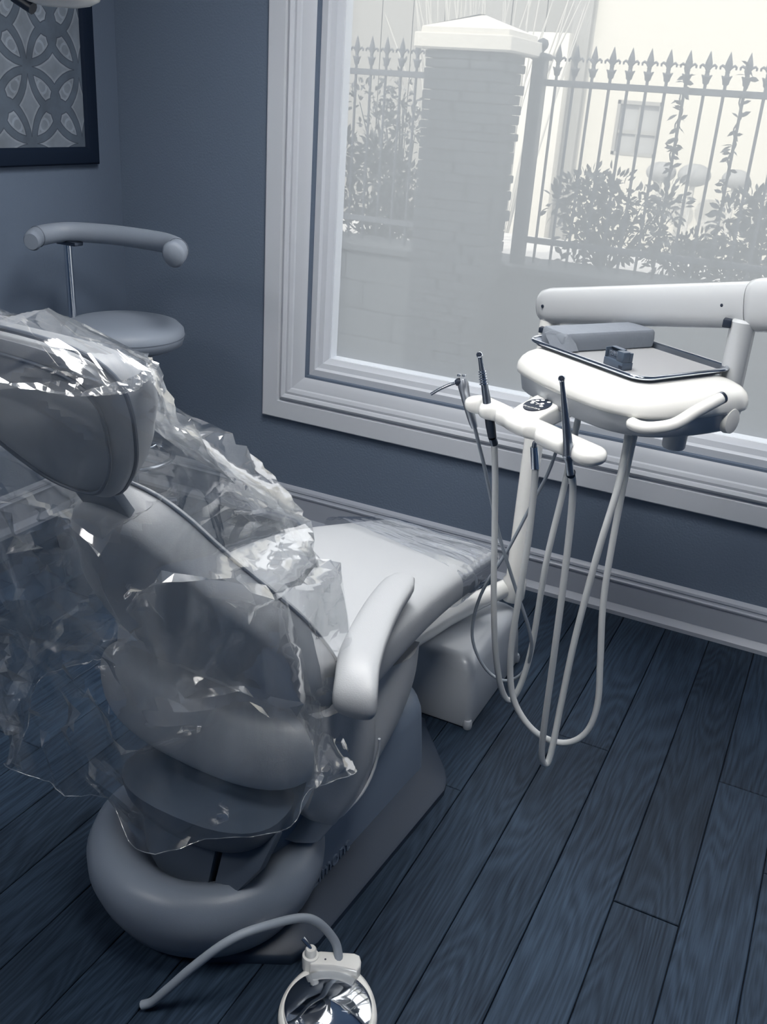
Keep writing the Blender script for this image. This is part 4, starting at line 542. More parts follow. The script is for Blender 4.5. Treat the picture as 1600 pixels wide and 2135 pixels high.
SLEEVE_Y = [
593,-8,-10,-13,-15,-16,-16,-17,-15,-15,-14,-13,-13,-13,-13,-11,-10,-11,-12,-15,-18,-20,-21,-17,-13,-5,1,7,9,8,6,1,-4,-8,-8,-7,-3,1,3,4,3,0,-2,-3,-2,-1,2,5,8,9,10,7,5,4,3,4,8,11,14,17,16,16,15,13,13,13,15,17,18,18,18,15,13,11,10,10,10,10,9,7,6,5,2,2,4,5,8,10,10,9,4,-1,-7,-10,-11,-9,-4,2,7,7,5,0,-5,-9,-12,-12,-12,-9,-8,-6,4,6,6,4,4,5,3,5,5,7,7,8,6,1,3,-6,-2,-3,-9,-8,-6,-3,2,5,9,10,10,9,3,-1,-5,-8,-8,-6,-5,-4,-8,-6,-3,1,-6,-3,-5,-3,-5,3,3,-3,-2,-1,-2,-1,0,-4,-4,-1,2,7,2,4,0,-1,1,1,-2,2,5,4,1,-3,-6,-5,-4,-5,-4,-1,4,7,5,-1,13,8,20,14,4,21,18,28,39,35,28,24,33,42,17,2,2,29,42,47,36,32,34,41,18,14,7,10,14,4,1,4,3,4,3,1,2,2,3,2,3,2,2,1,2,0,0,0,-2,-2,-2,-2,-2,-2,0,7,9,4,-2,-6,-9,-8,-7,-5,-4,-5,-6,-4,-2,-2,-3,-4,-2,-3,-1,4,7,4,1,1,1,0,-4,-4,4,0,-1,0,1,1,-1,0,0,0,2,5,4,2,3,3,3,3,1,5,5,6,4,4,1,2,1,3,9,15,19,8,25,21,17,6,1,5,3,6,50,6,6,22,21,-1,8,3,2,4,10,14,13,5,1,4,3,5,3,4,4,3,2,3,3,3,3,3,3,2,1,0,0,-1,-3,-2,-2,-2,-2,-1,8,4,-3,-11,-7,-8,-8,-9,-8,-7,-6,-5,-5,-4,-1,-3,-4,-5,-2,-4,4,4,7,6,2,2,2,-3,-3,-1,-3,9,-1,-2,1,1,0,0,1,0,5,3,1,3,3,4,
3,3,5,3,6,6,4,4,2,3,2,7,1,-2,-8,4,14,28,-3,1,3,1,-1,-1,-2,50,12,-3,-8,5,-6,3,9,-9,-4,12,16,2,7,-2,7,3,4,3,4,3,4,1,3,3,4,4,3,3,1,1,1,-2,-2,-2,-3,-2,-2,7,-1,-8,-14,-6,-8,-9,-10,-9,-8,-8,-6,-6,-7,-1,-1,-5,-5,-4,-3,0,4,2,-2,11,5,4,-3,-3,-3,-2,-2,-5,11,-3,0,0,0,1,1,3,3,0,1,3,4,5,4,4,4,5,5,7,3,4,-1,6,-3,-3,-10,12,16,29,19,-6,-6,-5,0,-2,-2,-4,-11,3,36,13,-1,-10,0,5,10,9,13,15,14,18,1,5,2,4,3,3,3,4,2,5,3,4,2,3,3,3,1,0,-1,-2,-2,-3,-3,-2,2,-5,-11,-16,-5,-8,-10,-12,-11,-8,-8,-5,-1,5,15,1,0,-9,-4,-2,1,-2,-2,-7,-5,-10,7,5,9,10,9,6,-3,-2,-3,9,-1,-1,1,2,-1,0,0,4,3,3,3,3,6,4,4,5,5,6,3,3,-1,3,6,-3,5,-5,15,15,1,-10,-16,-2,1,-1,-1,3,-1,-5,5,-1,-5,1,-2,2,-7,9,22,15,17,20,11,14,4,0,3,2,3,2,3,1,1,3,1,-4,3,2,0,1,-1,-1,-2,-3,-2,-1,-3,-5,-6,17,11,10,11,18,8,-4,-8,-6,-3,-1,0,3,-13,-6,-4,-6,-20,-17,-23,-24,-22,-15,-17,-11,-7,-2,3,8,13,5,-14,-13,-1,-2,2,0,1,3,4,3,3,2,2,3,3,4,4,4,6,5,3,4,5,4,2,5,-2,-9,23,11,6,-1,8,0,3,-2,-1,-6,-2,3,0,-1,0,0,-4,-9,2,2,5,4,10,12,14,7,8,-1,2,4,2,2,1,0,-2,-6,0,7,1,2,-1,0,-1,-2,1,-4,-2,-4,-5,-2,11,-8,-8,-8,-9,-15,
-12,-10,-8,2,0,-5,-14,-20,-6,-6,-6,-16,-7,4,-6,-7,-12,-18,-20,-21,-20,-18,-15,-12,-10,-9,-1,-9,-7,-6,-4,-7,-5,-4,-4,-3,1,2,2,3,3,3,4,4,4,4,6,8,9,8,8,6,22,26,21,1,-1,-3,0,-4,-15,-1,1,-2,2,5,-1,0,-2,3,-6,-5,-8,-1,2,5,6,10,9,13,11,11,3,3,1,0,0,0,0,0,-2,-5,-1,0,-2,0,-3,-5,-6,-1,-4,-3,2,7,-5,-4,-9,-9,-9,-10,-10,-15,6,4,-2,-3,-1,1,-6,-5,-11,-5,7,-3,-6,-4,-2,-1,-6,-11,-15,-18,-20,-20,-19,-17,-13,-12,-12,-11,-11,-9,-9,-7,-4,0,1,0,1,1,-1,0,1,4,4,3,6,4,12,2,-4,13,27,37,-5,-5,-2,3,3,-3,8,9,5,8,2,0,1,-3,1,-15,5,5,-7,-5,-6,-7,-2,4,9,7,2,7,8,1,0,0,0,0,-1,-1,-2,-3,-4,-3,-2,-2,-4,-6,-2,-5,-2,3,4,-5,-6,-4,-12,-7,-5,-6,-7,16,17,-1,-2,-1,1,-2,-5,-8,-4,4,0,-7,-5,-4,-5,-4,-1,-1,-2,-4,-4,-4,-4,-2,1,7,7,6,6,2,-3,-2,-1,-2,-2,-1,-1,0,-1,-1,-1,0,3,5,8,5,7,4,1,15,4,3,-23,-8,-6,-8,-11,-9,-6,-12,-9,-9,-9,-9,-4,-5,-7,5,5,-8,4,-2,-2,-2,-2,-5,0,5,9,0,1,4,2,1,0,-1,-2,-2,-3,-3,-5,-4,-4,-3,-7,-4,-6,-1,3,0,-7,-8,-7,-8,1,-1,-1,-4,-11,-5,-14,-10,-10,-10,-7,-2,-7,-5,1,2,-4,-8,-3,-4,-4,-5,-5,-5,-4,-3,-3,-3,-2,-2,0,2,2,6,13,3,0,-1,-1,-1,-1,0,0,0,4,5,4,3,1,5,9,7,7,10,13,3,-2,-2,19,-5,-5,-6,-6,-1,-7,6,10,9,9,7,-3,-3,-4,-3,
-10,6,-7,-3,1,0,-2,9,1,-5,-2,5,2,1,2,2,1,-1,-1,-1,-4,-7,-6,-6,-5,-5,-6,-6,0,2,-4,-9,-10,-10,-12,-11,-1,1,3,4,7,-3,-11,-9,-9,-11,-16,-19,-10,-1,0,0,-9,-8,-3,-4,-4,-5,-6,-6,-6,-6,-6,-6,-5,-4,-4,-3,-4,-6,-10,7,-2,-4,-3,-3,-2,-2,0,1,-1,-2,1,2,6,-2,2,8,10,7,6,10,6,-2,-5,13,-1,13,15,10,4,-8,-10,-10,-9,-9,-2,-6,-1,-2,3,-8,-1,-2,-2,-6,-7,1,8,14,8,3,3,2,2,1,1,1,3,-2,-3,-2,-6,-7,-6,-7,-7,-1,-2,-9,-13,-15,-17,-19,-21,-11,-6,-1,6,-1,0,-7,-10,-10,-7,-6,-6,-7,-16,-17,-14,-9,-13,-5,-4,-4,-5,-5,-6,-7,-8,-8,-7,-7,-7,-6,-5,-6,-5,-7,-8,-8,9,-4,-8,-8,-9,-8,-9,-8,-2,2,2,4,3,7,7,-6,3,2,1,3,5,1,-1,0,9,-4,-7,-11,-7,-3,1,10,9,11,11,11,7,-1,2,-3,8,4,4,6,1,-5,9,6,11,10,5,4,1,0,-1,-2,-5,-6,-4,-5,-7,-8,-8,-7,-4,-8,-12,-15,-15,-15,-11,-8,-7,-13,-8,-12,-20,-13,-6,-8,-9,-9,-8,-6,-5,-4,12,12,1,-14,-7,-4,-4,-4,-3,-4,-5,-7,-8,-8,-9,-8,-7,-7,-7,-6,-7,-6,-6,-8,-9,6,-4,-8,-9,-9,-5,-6,-4,-2,1,3,3,6,8,6,0,-11,5,1,-8,-3,4,-8,-12,-6,6,9,7,3,-3,-8,-6,-2,-11,-8,-12,-10,-8,-2,0,-8,-7,-1,6,-4,-1,8,11,11,0,1,0,0,-1,-2,-4,-6,-6,-8,-8,-9,-8,-8,-10,-13,-14,-13,-11,-4,-1,-4,-6,-7,-13,-15,-16,-12,-9,-9,-10,-9,-8,-6,-3,0,-7,-12,-10,-9,-7,-4,-3,-3,-3,-4,-5,-6,-8,-9,-9,-9,-9,-8,-7,-7,-6,-7,
-7,-7,-9,-9,1,-2,-7,-6,-7,-7,-7,-7,-4,-1,4,4,5,5,0,8,12,2,-7,-4,-8,-13,-12,-9,-5,13,11,12,9,1,-3,-3,11,10,12,14,0,-5,-8,0,-6,3,4,1,-6,0,-3,-11,1,-5,-1,-3,-3,-1,-3,-2,-6,-7,-9,-8,-8,-10,-12,-10,-9,-3,6,3,-4,-4,-2,-13,-11,-12,-12,-10,-10,-10,-10,-9,-8,-6,-8,-11,-10,-12,-9,-9,-6,-5,-2,-1,-2,-2,-4,-5,-6,-9,-11,-10,-9,-9,-8,-7,-7,-6,-6,-5,-7,-8,-9,-9,-5,-5,-4,-2,-1,-1,-3,-1,1,4,5,6,5,9,9,-7,3,-10,0,6,10,14,10,-12,-12,-14,-12,6,-6,-15,-12,-11,-10,-10,-5,0,-9,-10,-6,-8,-7,-8,2,-2,-2,1,3,-1,-4,-2,-1,-3,-3,-2,-7,-8,-7,-9,-9,-8,-4,-2,7,8,-1,-6,-5,10,10,25,10,-1,-11,1,-6,-9,-11,-12,-12,-14,-16,-10,-9,-10,-10,-10,-7,-3,-1,1,0,-1,-2,-4,-6,-7,-12,-9,-8,-7,-8,-8,-8,-8,-8,-5,-9,-8,-8,-7,-5,-6,-6,-3,-3,-1,2,-1,0,3,4,7,7,10,3,11,-6,4,-10,-10,-13,-14,-14,10,14,13,11,1,11,7,0,-5,4,-2,5,-1,16,-8,1,-11,-6,1,-3,1,0,4,0,2,-1,-3,-2,-3,-2,-5,-5,-6,-7,0,0,2,4,4,1,-4,-6,-5,-4,-7,13,29,14,12,15,-5,-6,-10,-12,-13,-13,-15,-11,-7,-9,-9,-10,-9,-6,-3,-1,4,0,-2,-3,-3,-3,-3,-2,-4,-5,-6,-6,-6,-7,-8,-9,-14,-8,-8,-7,-6,-10,-7,-5,-4,-5,-3,-2,3,0,1,2,6,9,12,12,4,2,-14,-6,4,3,6,-4,-11,-16,-15,-13,-13,-16,-4,-10,5,-9,7,-10,-2,-3,1,-4,3,-2,6,-2,-1,-2,0,-1,-1,-1,-2,-3,-3,-3,-5,-5,-6,-6,-10,-9,-8,-14,-6,-10,-4,
-5,-4,-4,-8,-7,-21,-8,-2,1,-2,-4,-9,-13,-13,-14,-12,-4,-7,-8,-9,-10,-9,-7,-6,-8,-13,-8,-7,-6,-6,-5,-5,-2,-4,-5,-5,-5,-6,-7,-8,-8,-8,-8,-8,-7,-7,-7,-6,-6,-5,-5,-4,-4,-3,3,0,0,4,10,13,-2,-8,-4,-9,5,-3,4,5,7,3,-4,-1,-7,-15,-5,2,11,7,2,1,-2,5,-13,0,-12,-15,-11,-3,-5,-5,1,-1,-1,-1,-3,-4,-3,-3,-5,-6,-7,-7,-6,-7,-8,-13,-7,-5,-8,-6,-5,-5,-5,-10,-12,-18,-14,-16,-19,-5,-15,-15,-16,-14,-12,-9,-10,-7,-5,-8,-9,-10,-8,-8,-8,-10,-9,-7,-6,-6,-6,-5,-4,-5,-5,-6,-6,-6,-5,-8,-9,-8,-7,-8,-8,-8,-7,-7,-6,-6,-5,-5,-5,-4,-5,1,-1,6,9,-1,-9,-1,-6,-2,-1,1,2,0,16,-3,-7,-7,-6,-3,-2,-5,5,-1,0,3,0,-5,3,-2,-6,-7,-4,-6,2,-4,-2,-2,-2,-3,-4,-4,-4,-3,-6,-7,-7,-6,-8,-7,-12,-11,-5,-8,-8,-6,-5,-5,-5,-7,-14,-14,-14,-11,-9,-18,-10,-12,-22,-13,-11,-11,-12,-7,-14,-9,-9,-9,-8,-8,-11,-9,-7,-7,-7,-6,-6,-5,-6,-4,-6,-5,-6,-5,-6,-7,-7,-8,-9,-8,-8,-7,-8,-7,-6,-6,-6,-6,-6,-6,-4,-6,-3,-5,-7,-10,-1,-9,-9,-2,-2,-3,-1,2,-4,-4,-5,-5,-4,-5,-7,-6,-2,-2,1,3,2,-2,0,-1,-4,-8,-8,-6,0,0,-2,-2,-3,-4,-4,-4,-5,-10,-8,-8,-7,-10,-7,-12,-11,-8,-5,-9,-8,-6,-6,-6,-5,-5,-13,-13,-11,-10,-11,-12,-8,-2,14,-1,-10,-8,-6,-9,-5,-7,-9,-11,-6,-9,-8,-6,-6,-7,-7,-6,-6,-6,-6,-5,-5,-6,-6,-7,-6,-7,-8,-8,-8,-9,-9,-9,-8,-8,-7,-7,-6,-5,-5,-6,-5,-5,-8,-11,-14,2,-10,-6,-8,-3,-4,-4,-3,-4,-6,-6,
-6,-6,-5,-7,-8,-8,-5,-1,1,1,2,-3,-4,0,0,-6,-9,-8,-4,-1,-3,-2,-3,-4,-4,-5,-6,-5,-7,-7,-9,-9,-10,-10,-10,-6,-7,-11,-7,-6,-7,1,-2,-4,-12,-10,-9,-9,-8,-9,-10,-7,-9,-11,-12,-8,-5,-6,-3,-5,-6,6,-12,-11,-7,-6,-5,-6,-6,-7,-6,-6,-5,-5,-5,-5,-5,-6,-6,-6,-8,-8,-8,-9,-9,-8,-7,-7,-7,-7,-6,-6,-4,-5,-5,-10,-10,-8,-5,-9,-9,-7,-6,-3,-3,-4,-4,-4,-7,-7,-6,-8,-5,-7,-8,-10,-8,1,2,0,3,-3,-6,0,1,-3,-8,-9,-6,-3,-3,-3,-4,-4,-4,-4,-5,-5,-7,-8,-9,-10,-10,-10,-8,-6,-9,-9,-3,-8,-6,-14,-3,0,4,-4,-5,-5,-7,-10,-10,-8,-6,-7,-15,-6,-3,-2,0,6,9,-2,1,-5,-6,-5,-5,-7,-7,-6,-6,-6,-6,-5,-4,-5,-5,-6,-7,-5,-8,-8,-8,-8,-9,-8,-7,-7,-7,-7,-7,-6,-4,-6,-6,1,-10,-8,-7,-11,0,-6,-7,-4,-5,-5,-5,-6,-6,-6,-7,-8,-6,-6,-9,-11,-11,-4,4,-3,2,1,-9,-2,1,0,-6,-10,-8,-5,-5,-5,-5,-5,-5,-5,-6,-6,-8,-9,-10,-9,-10,-9,-6,-7,-10,-9,-3,-13,-13,-11,-5,0,3,2,0,-1,-3,-5,-15,-5,-2,3,13,4,2,2,1,-1,-4,-4,-2,-2,-4,-4,-4,-6,-6,-6,-6,-6,-6,-6,-4,-5,-4,-4,-5,-5,-7,-7,-8,-8,-8,-8,-8,-7,-7,-8,-7,-7,-6,-6,-5,-7,6,-8,-14,-14,-13,-16,-4,-4,-6,-4,-7,-7,-8,-9,-5,-8,-5,-7,-8,-10,-13,-11,-5,-8,-3,3,-3,-7,1,3,-2,-10,-10,-6,-5,-5,-6,-6,-7,-7,-6,-8,-8,-9,-9,-8,-8,-7,-7,-6,-10,-12,-9,-11,-13,-10,-6,-4,0,3,2,3,6,7,16,9,7,7,9,5,4,8,1,-5,-5,-3,-3,-2,-3,-3,-6,-7,-7,-7,
-6,-5,-5,-5,-5,-4,-4,-4,-5,-4,-6,-7,-7,-8,-8,-8,-7,-7,-8,-7,-8,-7,-7,-3,-8,-6,-4,2,-2,-18,-9,-8,-4,-6,-8,-7,-7,-8,-8,-3,-3,-9,-6,-7,-8,-10,-13,-12,-8,-8,-8,-4,1,-4,-5,3,3,-5,-10,-8,-7,-8,-8,-8,-7,-7,-7,-10,-10,-9,-8,-8,-7,-9,3,-5,-5,1,-13,-11,-11,-9,-7,-5,-3,-1,2,3,8,10,10,3,6,4,3,0,-3,-13,-13,-10,-6,-4,-3,-2,-3,-2,-5,-6,-6,-6,-6,-6,-5,-6,-5,-4,-5,-4,-4,-4,-4,-6,-6,-7,-8,-8,-7,-7,-7,-8,-8,-8,-8,-6,-6,-7,-7,-10,-7,-6,-10,-8,-6,-9,-9,-8,-9,-9,-11,-13,-14,-5,-6,-6,-8,-10,-12,-14,-10,-12,-11,-10,-7,-3,-5,-4,4,0,-8,-9,-9,-10,-10,-10,-11,-6,-11,-10,-9,-9,-9,-7,-9,-3,-13,-9,-7,-4,-11,-12,-9,-7,-7,-5,-5,-1,-10,-9,-14,-2,-3,9,2,1,-1,-4,-9,-11,-9,-7,-5,-4,-4,-3,-2,-3,-7,-7,-6,-6,-6,-6,-5,-5,-6,-5,-4,-4,-4,-4,-4,-6,-7,-7,-8,-7,-7,-8,-8,-8,-8,-9,-9,-9,-7,-9,-9,-4,-7,-6,-13,-11,-13,-14,-14,-15,-12,-10,-13,-15,-4,-4,-6,-6,-7,-9,-11,-9,-13,-6,-10,-12,-13,-12,-7,-6,-2,5,-3,-8,-10,-12,-12,-11,-9,-10,-10,-9,-9,-2,3,0,0,-3,-7,-8,-11,-12,-12,-9,-7,-6,-7,-6,-5,-7,2,-4,4,-8,14,-1,-1,-2,-3,-5,-8,-8,-7,-6,-5,-5,-5,-7,-5,0,-7,-6,-7,-6,-5,-5,-6,-5,-5,-5,-5,-5,-4,-4,-4,-5,-6,-7,-7,-8,-8,-7,-8,-8,-7,-9,-10,-10,-10,-10,-11,-9,-8,-8,-14,0,-4,-9,-8,-7,-19,-15,-17,-1,-5,-4,-7,-6,-7,-9,-11,-11,-15,-13,-3,-4,-5,-7,-11,-9,-8,-3,3,-4,-16,-14,-12,-9,-6,-10,-9,-10,-11,-7,
-8,-5,-4,-4,-4,-6,-6,-16,-11,-9,-7,-6,-7,-6,-5,-3,8,5,-7,1,-14,-9,-7,-5,-5,-6,-7,-8,-7,-5,-6,-5,-8,-11,-13,-18,-10,-7,-6,-6,-6,-5,-5,-5,-5,-5,-6,-6,-7,-8,-3,-5,-6,-6,-7,-7,-7,-8,-8,-8,-10,-15,-12,-12,-11,-10,-11,-10,-8,-7,2,-12,-12,-8,-11,-13,3,-16,3,-11,-1,-6,-6,-5,-7,-8,-11,-13,-6,-7,-10,-11,-11,-11,-8,-8,-13,-8,-4,-5,-20,-11,-9,-7,-10,-9,-9,-8,-3,-10,-12,-14,-15,-15,-16,-15,-13,-5,-5,-6,-7,-5,-7,-6,-5,-4,-14,-11,-11,-15,-11,-10,-8,-8,-7,-8,-9,-8,-7,-6,-4,-6,-6,-12,-16,-17,-13,-8,-6,-5,-5,-6,-5,-5,-5,-6,-6,-7,-7,-7,-6,-4,-6,-6,-6,-7,-7,-8,-9,-9,-9,-6,-12,-12,-12,-11,-13,-12,-9,-1,-12,-8,-5,-1,-2,1,-2,10,0,-1,-10,-1,-6,-6,-6,-8,-9,-12,-11,-8,-10,-9,-11,-9,-9,-11,-13,-11,-18,-19,-16,-20,-8,-10,-9,-9,-8,-5,-6,-8,-8,-7,-6,-6,-4,-3,-2,-6,-6,-5,-5,-4,-6,-6,-5,-9,-12,-12,-12,15,-11,-9,-9,-8,-8,-9,-9,-8,-7,-9,-13,-6,-11,-4,-18,-14,-9,-6,-6,-6,-6,-5,-5,-5,-5,-5,-6,-6,-6,-7,-6,-5,-5,-6,-6,-7,-7,-9,-9,-9,-8,-8,-7,-12,-12,-12,-11,-13,-12,-10,-9,-5,-3,-5,0,-3,-6,-4,-2,1,-4,-10,-5,-6,-5,-7,-10,-11,-11,-10,-11,-12,-10,-9,-10,-12,-12,-15,-15,-19,-10,0,-9,-8,-9,-9,-8,-8,-9,-8,-7,-7,-6,-5,-5,-5,-6,-5,-6,-6,-6,-6,-6,-5,-5,-7,-9,-10,-7,-76,-17,-6,-5,-6,-8,-8,-10,-8,-8,-5,1,-3,1,-4,12,-6,-4,-6,-5,-5,-5,-5,-4,-5,-5,-5,-5,-6,-7,-7,-7,-5,-5,-6,-6,-6,-7,-8,-8,-7,-9,-9,-9,-8,-12,-12,-11,-9,-15,-8,
-8,-4,-5,-3,-4,-6,-10,-10,-5,-3,-2,-1,-7,-5,-6,-7,-9,-12,-12,-10,-11,-11,-9,-10,-11,-14,-9,-16,-17,-9,-6,-5,-8,-10,-9,-9,-9,-9,-8,-8,-7,-6,-6,-6,-7,-6,-6,-6,-5,-5,-7,-8,-6,-5,-3,-2,-4,-6,-13,23,-3,5,-4,-6,-6,-8,-14,-8,-2,3,5,7,0,0,-4,-1,-4,-4,-5,-5,-4,-5,-5,-5,-5,-5,-6,-6,-7,-6,-7,-6,-5,-6,-6,-7,-8,-8,-8,-10,-9,-9,-11,-11,-10,-13,-13,-11,-4,-12,-5,-1,-1,-3,-7,-7,-5,-5,-7,-1,1,-3,-8,-6,-5,-6,-8,-10,-11,-11,-11,-10,-9,-11,-15,-15,-17,-18,-8,-8,5,-9,-11,-11,-11,-10,-10,-10,-9,-8,-8,-8,-7,-7,-6,-6,-5,-5,-4,-2,-12,-3,-4,-4,-2,7,1,5,9,11,-1,-14,-9,-9,-6,-3,9,8,7,5,5,7,3,0,-2,0,-4,-4,-4,-4,-5,-4,-4,-4,-4,-5,-6,-6,-6,-7,-7,-6,-5,-6,-7,-6,-7,-7,-9,-9,-9,-10,-10,-11,-12,-11,-13,-13,-11,3,4,-5,-15,-14,-15,-16,-18,-18,-17,-9,-5,-6,-5,-7,-5,-5,-8,-10,-11,-11,-12,-9,-11,-15,-15,-12,-11,-7,-10,-8,-10,-12,-12,-12,-12,-11,-10,-9,-9,-8,-8,-7,-7,-7,-6,-6,-5,-4,0,21,20,8,8,4,1,-15,-16,13,8,6,4,-5,-8,-11,-8,2,8,7,5,2,2,10,-5,-5,-3,-2,-2,-3,-4,-4,-4,-4,-4,-4,-5,-5,-5,-6,-6,-6,-6,-7,-6,-5,-6,-7,-7,-7,-8,-9,-10,-9,-10,-12,-13,-14,-13,-14,-16,-21,-21,-21,-11,-20,-19,-19,-17,-15,-10,-14,-11,-7,-6,-6,-5,-5,-7,-10,-11,-11,-10,-11,-15,-16,-10,-5,0,3,6,9,-17,-16,-15,-13,-12,-12,-11,-10,-9,-9,-8,-8,-7,-6,-6,-5,-5,-3,10,-12,2,4,1,1,-3,-3,6,-13,-2,2,2,2,6,-18,-9,-7,-6,-6,-6,-4,
-7,-23,-23,-5,-3,-3,-2,-3,-3,-4,-4,-4,-4,-4,-4,-5,-5,-6,-6,-7,-7,-7,-6,-6,-6,-7,-7,-8,-8,-9,-9,-10,-11,-11,-13,-14,-16,-17,-20,-20,-14,-12,-17,-9,-9,-8,-8,-8,-13,-18,-14,-11,-7,-6,-6,-5,-6,-10,-10,-12,-13,-16,-16,-4,0,0,0,-2,-8,-19,-17,-16,-14,-14,-13,-12,-11,-11,-10,-9,-8,-7,-7,-6,-5,-5,-4,9,-8,-6,-2,-1,-2,-4,-4,-2,-2,-5,-6,-6,-7,-8,-11,12,1,-1,-4,-5,-5,-7,-9,-10,10,-2,-7,-3,-3,-3,-3,-3,-3,-3,-4,-4,-4,-5,-5,-5,-6,-6,-6,-7,-7,-6,-6,-6,-8,-8,-9,-9,-10,-11,-11,-12,-13,-15,-17,-20,-19,-19,-18,-18,-16,-17,-14,-12,-12,-13,-17,-11,-17,-14,-11,-8,-6,-4,-6,-8,-10,-12,-14,-15,0,-1,-5,-8,-12,-17,-19,-19,-18,-16,-15,-14,-13,-12,-11,-10,-10,-9,-8,-7,-7,-6,-5,-5,7,-8,-8,-4,-2,-2,-3,-3,-4,-2,-2,-4,-3,-2,-2,-4,-4,2,3,-1,-3,-4,-6,-7,-8,-7,-2,-9,-2,-7,-3,-3,-3,-3,-4,-4,-3,-4,-5,-5,-5,-5,-5,-6,-6,-6,-7,-6,-6,-7,-7,-9,-9,-11,-11,-11,-12,-15,-16,-18,-20,-19,-19,-19,-19,-15,-15,-17,-18,-17,-13,-13,-11,-12,-9,-15,-14,-9,-7,-5,-4,-8,-10,-13,-14,2,-6,-13,-16,-19,-20,-20,-20,-19,-18,-18,-17,-14,-13,-12,-11,-11,-9,-9,-8,-7,-6,-5,-6,5,-8,-8,-5,-2,-2,-2,-2,-3,-3,-2,-1,-3,-3,-2,0,1,2,2,1,0,-1,-3,-4,-5,-6,-5,-5,1,-9,-4,-7,-3,-3,-3,-3,-3,-3,-3,-4,-4,-5,-5,-6,-5,-6,-7,-6,-7,-7,-8,-9,-9,-10,-10,-11,-13,-16,-16,-18,-20,-18,-18,-18,-19,-20,-19,-17,-15,-16,-17,-20,-15,-13,-13,-12,-8,-11,-11,-8,-6,-3,-6,-9,-14,1,-12,-18,-19,-20,-20,-20,-19,-19,-19,
-19,-18,-16,-15,-13,-11,-12,-10,-10,-8,-7,-7,-5,-6,2,-8,-8,-7,-1,-2,-2,-2,-3,-3,-3,-2,-2,-3,-3,-2,-1,0,1,1,1,0,-2,-3,-4,-5,-5,-6,-5,-6,0,-8,-5,-6,-2,-3,-3,-3,-4,-4,-5,-5,-4,-5,-5,-6,-7,-6,-7,-7,-6,-8,-8,-9,-11,-13,-15,-17,-16,-18,-19,-17,-18,-19,-20,-20,-19,-20,-20,-21,-20,-20,-19,-20,-15,-14,-13,-12,-12,-12,-9,-7,-4,-4,-10,-3,-18,-20,-20,-20,-20,-20,-20,-20,-19,-19,-19,-17,-16,-15,-13,-12,-11,-10,-9,-8,-7,-6,-6,-1,-8,-8,-7,0,-2,-2,-2,-3,-2,-2,-3,-3,-3,-2,-2,-2,-2,0,0,0,0,0,0,-2,-3,-4,-4,-5,-5,-5,-6,-2,-8,-5,-5,-3,-3,-4,-3,-5,-5,-5,-6,-6,-6,-7,-6,-7,-7,-9,-12,-12,-13,-15,-16,-16,-17,-16,-17,-17,-16,-17,-18,-19,-19,-19,-21,-20,-21,-20,-20,-20,-19,-19,-20,-14,-15,-11,-8,-8,-10,-8,-6,-2,-7,-20,-20,-20,-20,-20,-20,-20,-19,-19,-20,-20,-18,-17,-16,-15,-14,-14,-11,-11,-9,-8,-7,-5,-4,-7,-6,-6,-1,-2,-2,-2,-2,-2,-3,-3,-2,-3,-2,-3,-3,-3,-2,-1,0,1,1,0,-1,-1,-2,-3,-4,-4,-5,-5,-6,-6,-5,-8,-6,-4,-3,-3,-4,-4,-5,-6,-5,-6,-7,-7,-8,-9,-12,-12,-12,-13,-14,-14,-14,-14,-13,-14,-14,-13,-14,-17,-18,-19,-20,-19,-18,-19,-19,-19,-20,-21,-20,-21,-20,-20,-12,-15,-18,-13,-17,-20,-19,-18,-19,-19,-19,-20,-20,-20,-20,-19,-20,-20,-19,-18,-17,-16,-14,-12,-12,-11,-11,-9,-8,-7,-6,-6,-6,-6,-6,-2,-1,-1,-2,-2,-2,-2,-2,-2,-3,-2,-3,-3,-3,-2,-2,-2,0,0,0,0,-1,-2,-2,-2,-3,-3,-4,-4,-4,-6,-6,-6,-7,-5,-4,-5,-3,-3,-5,-6,-7,-8,-8,-10,-11,-12,-10,-12,-13,-11,-10,-9,-8,-9,
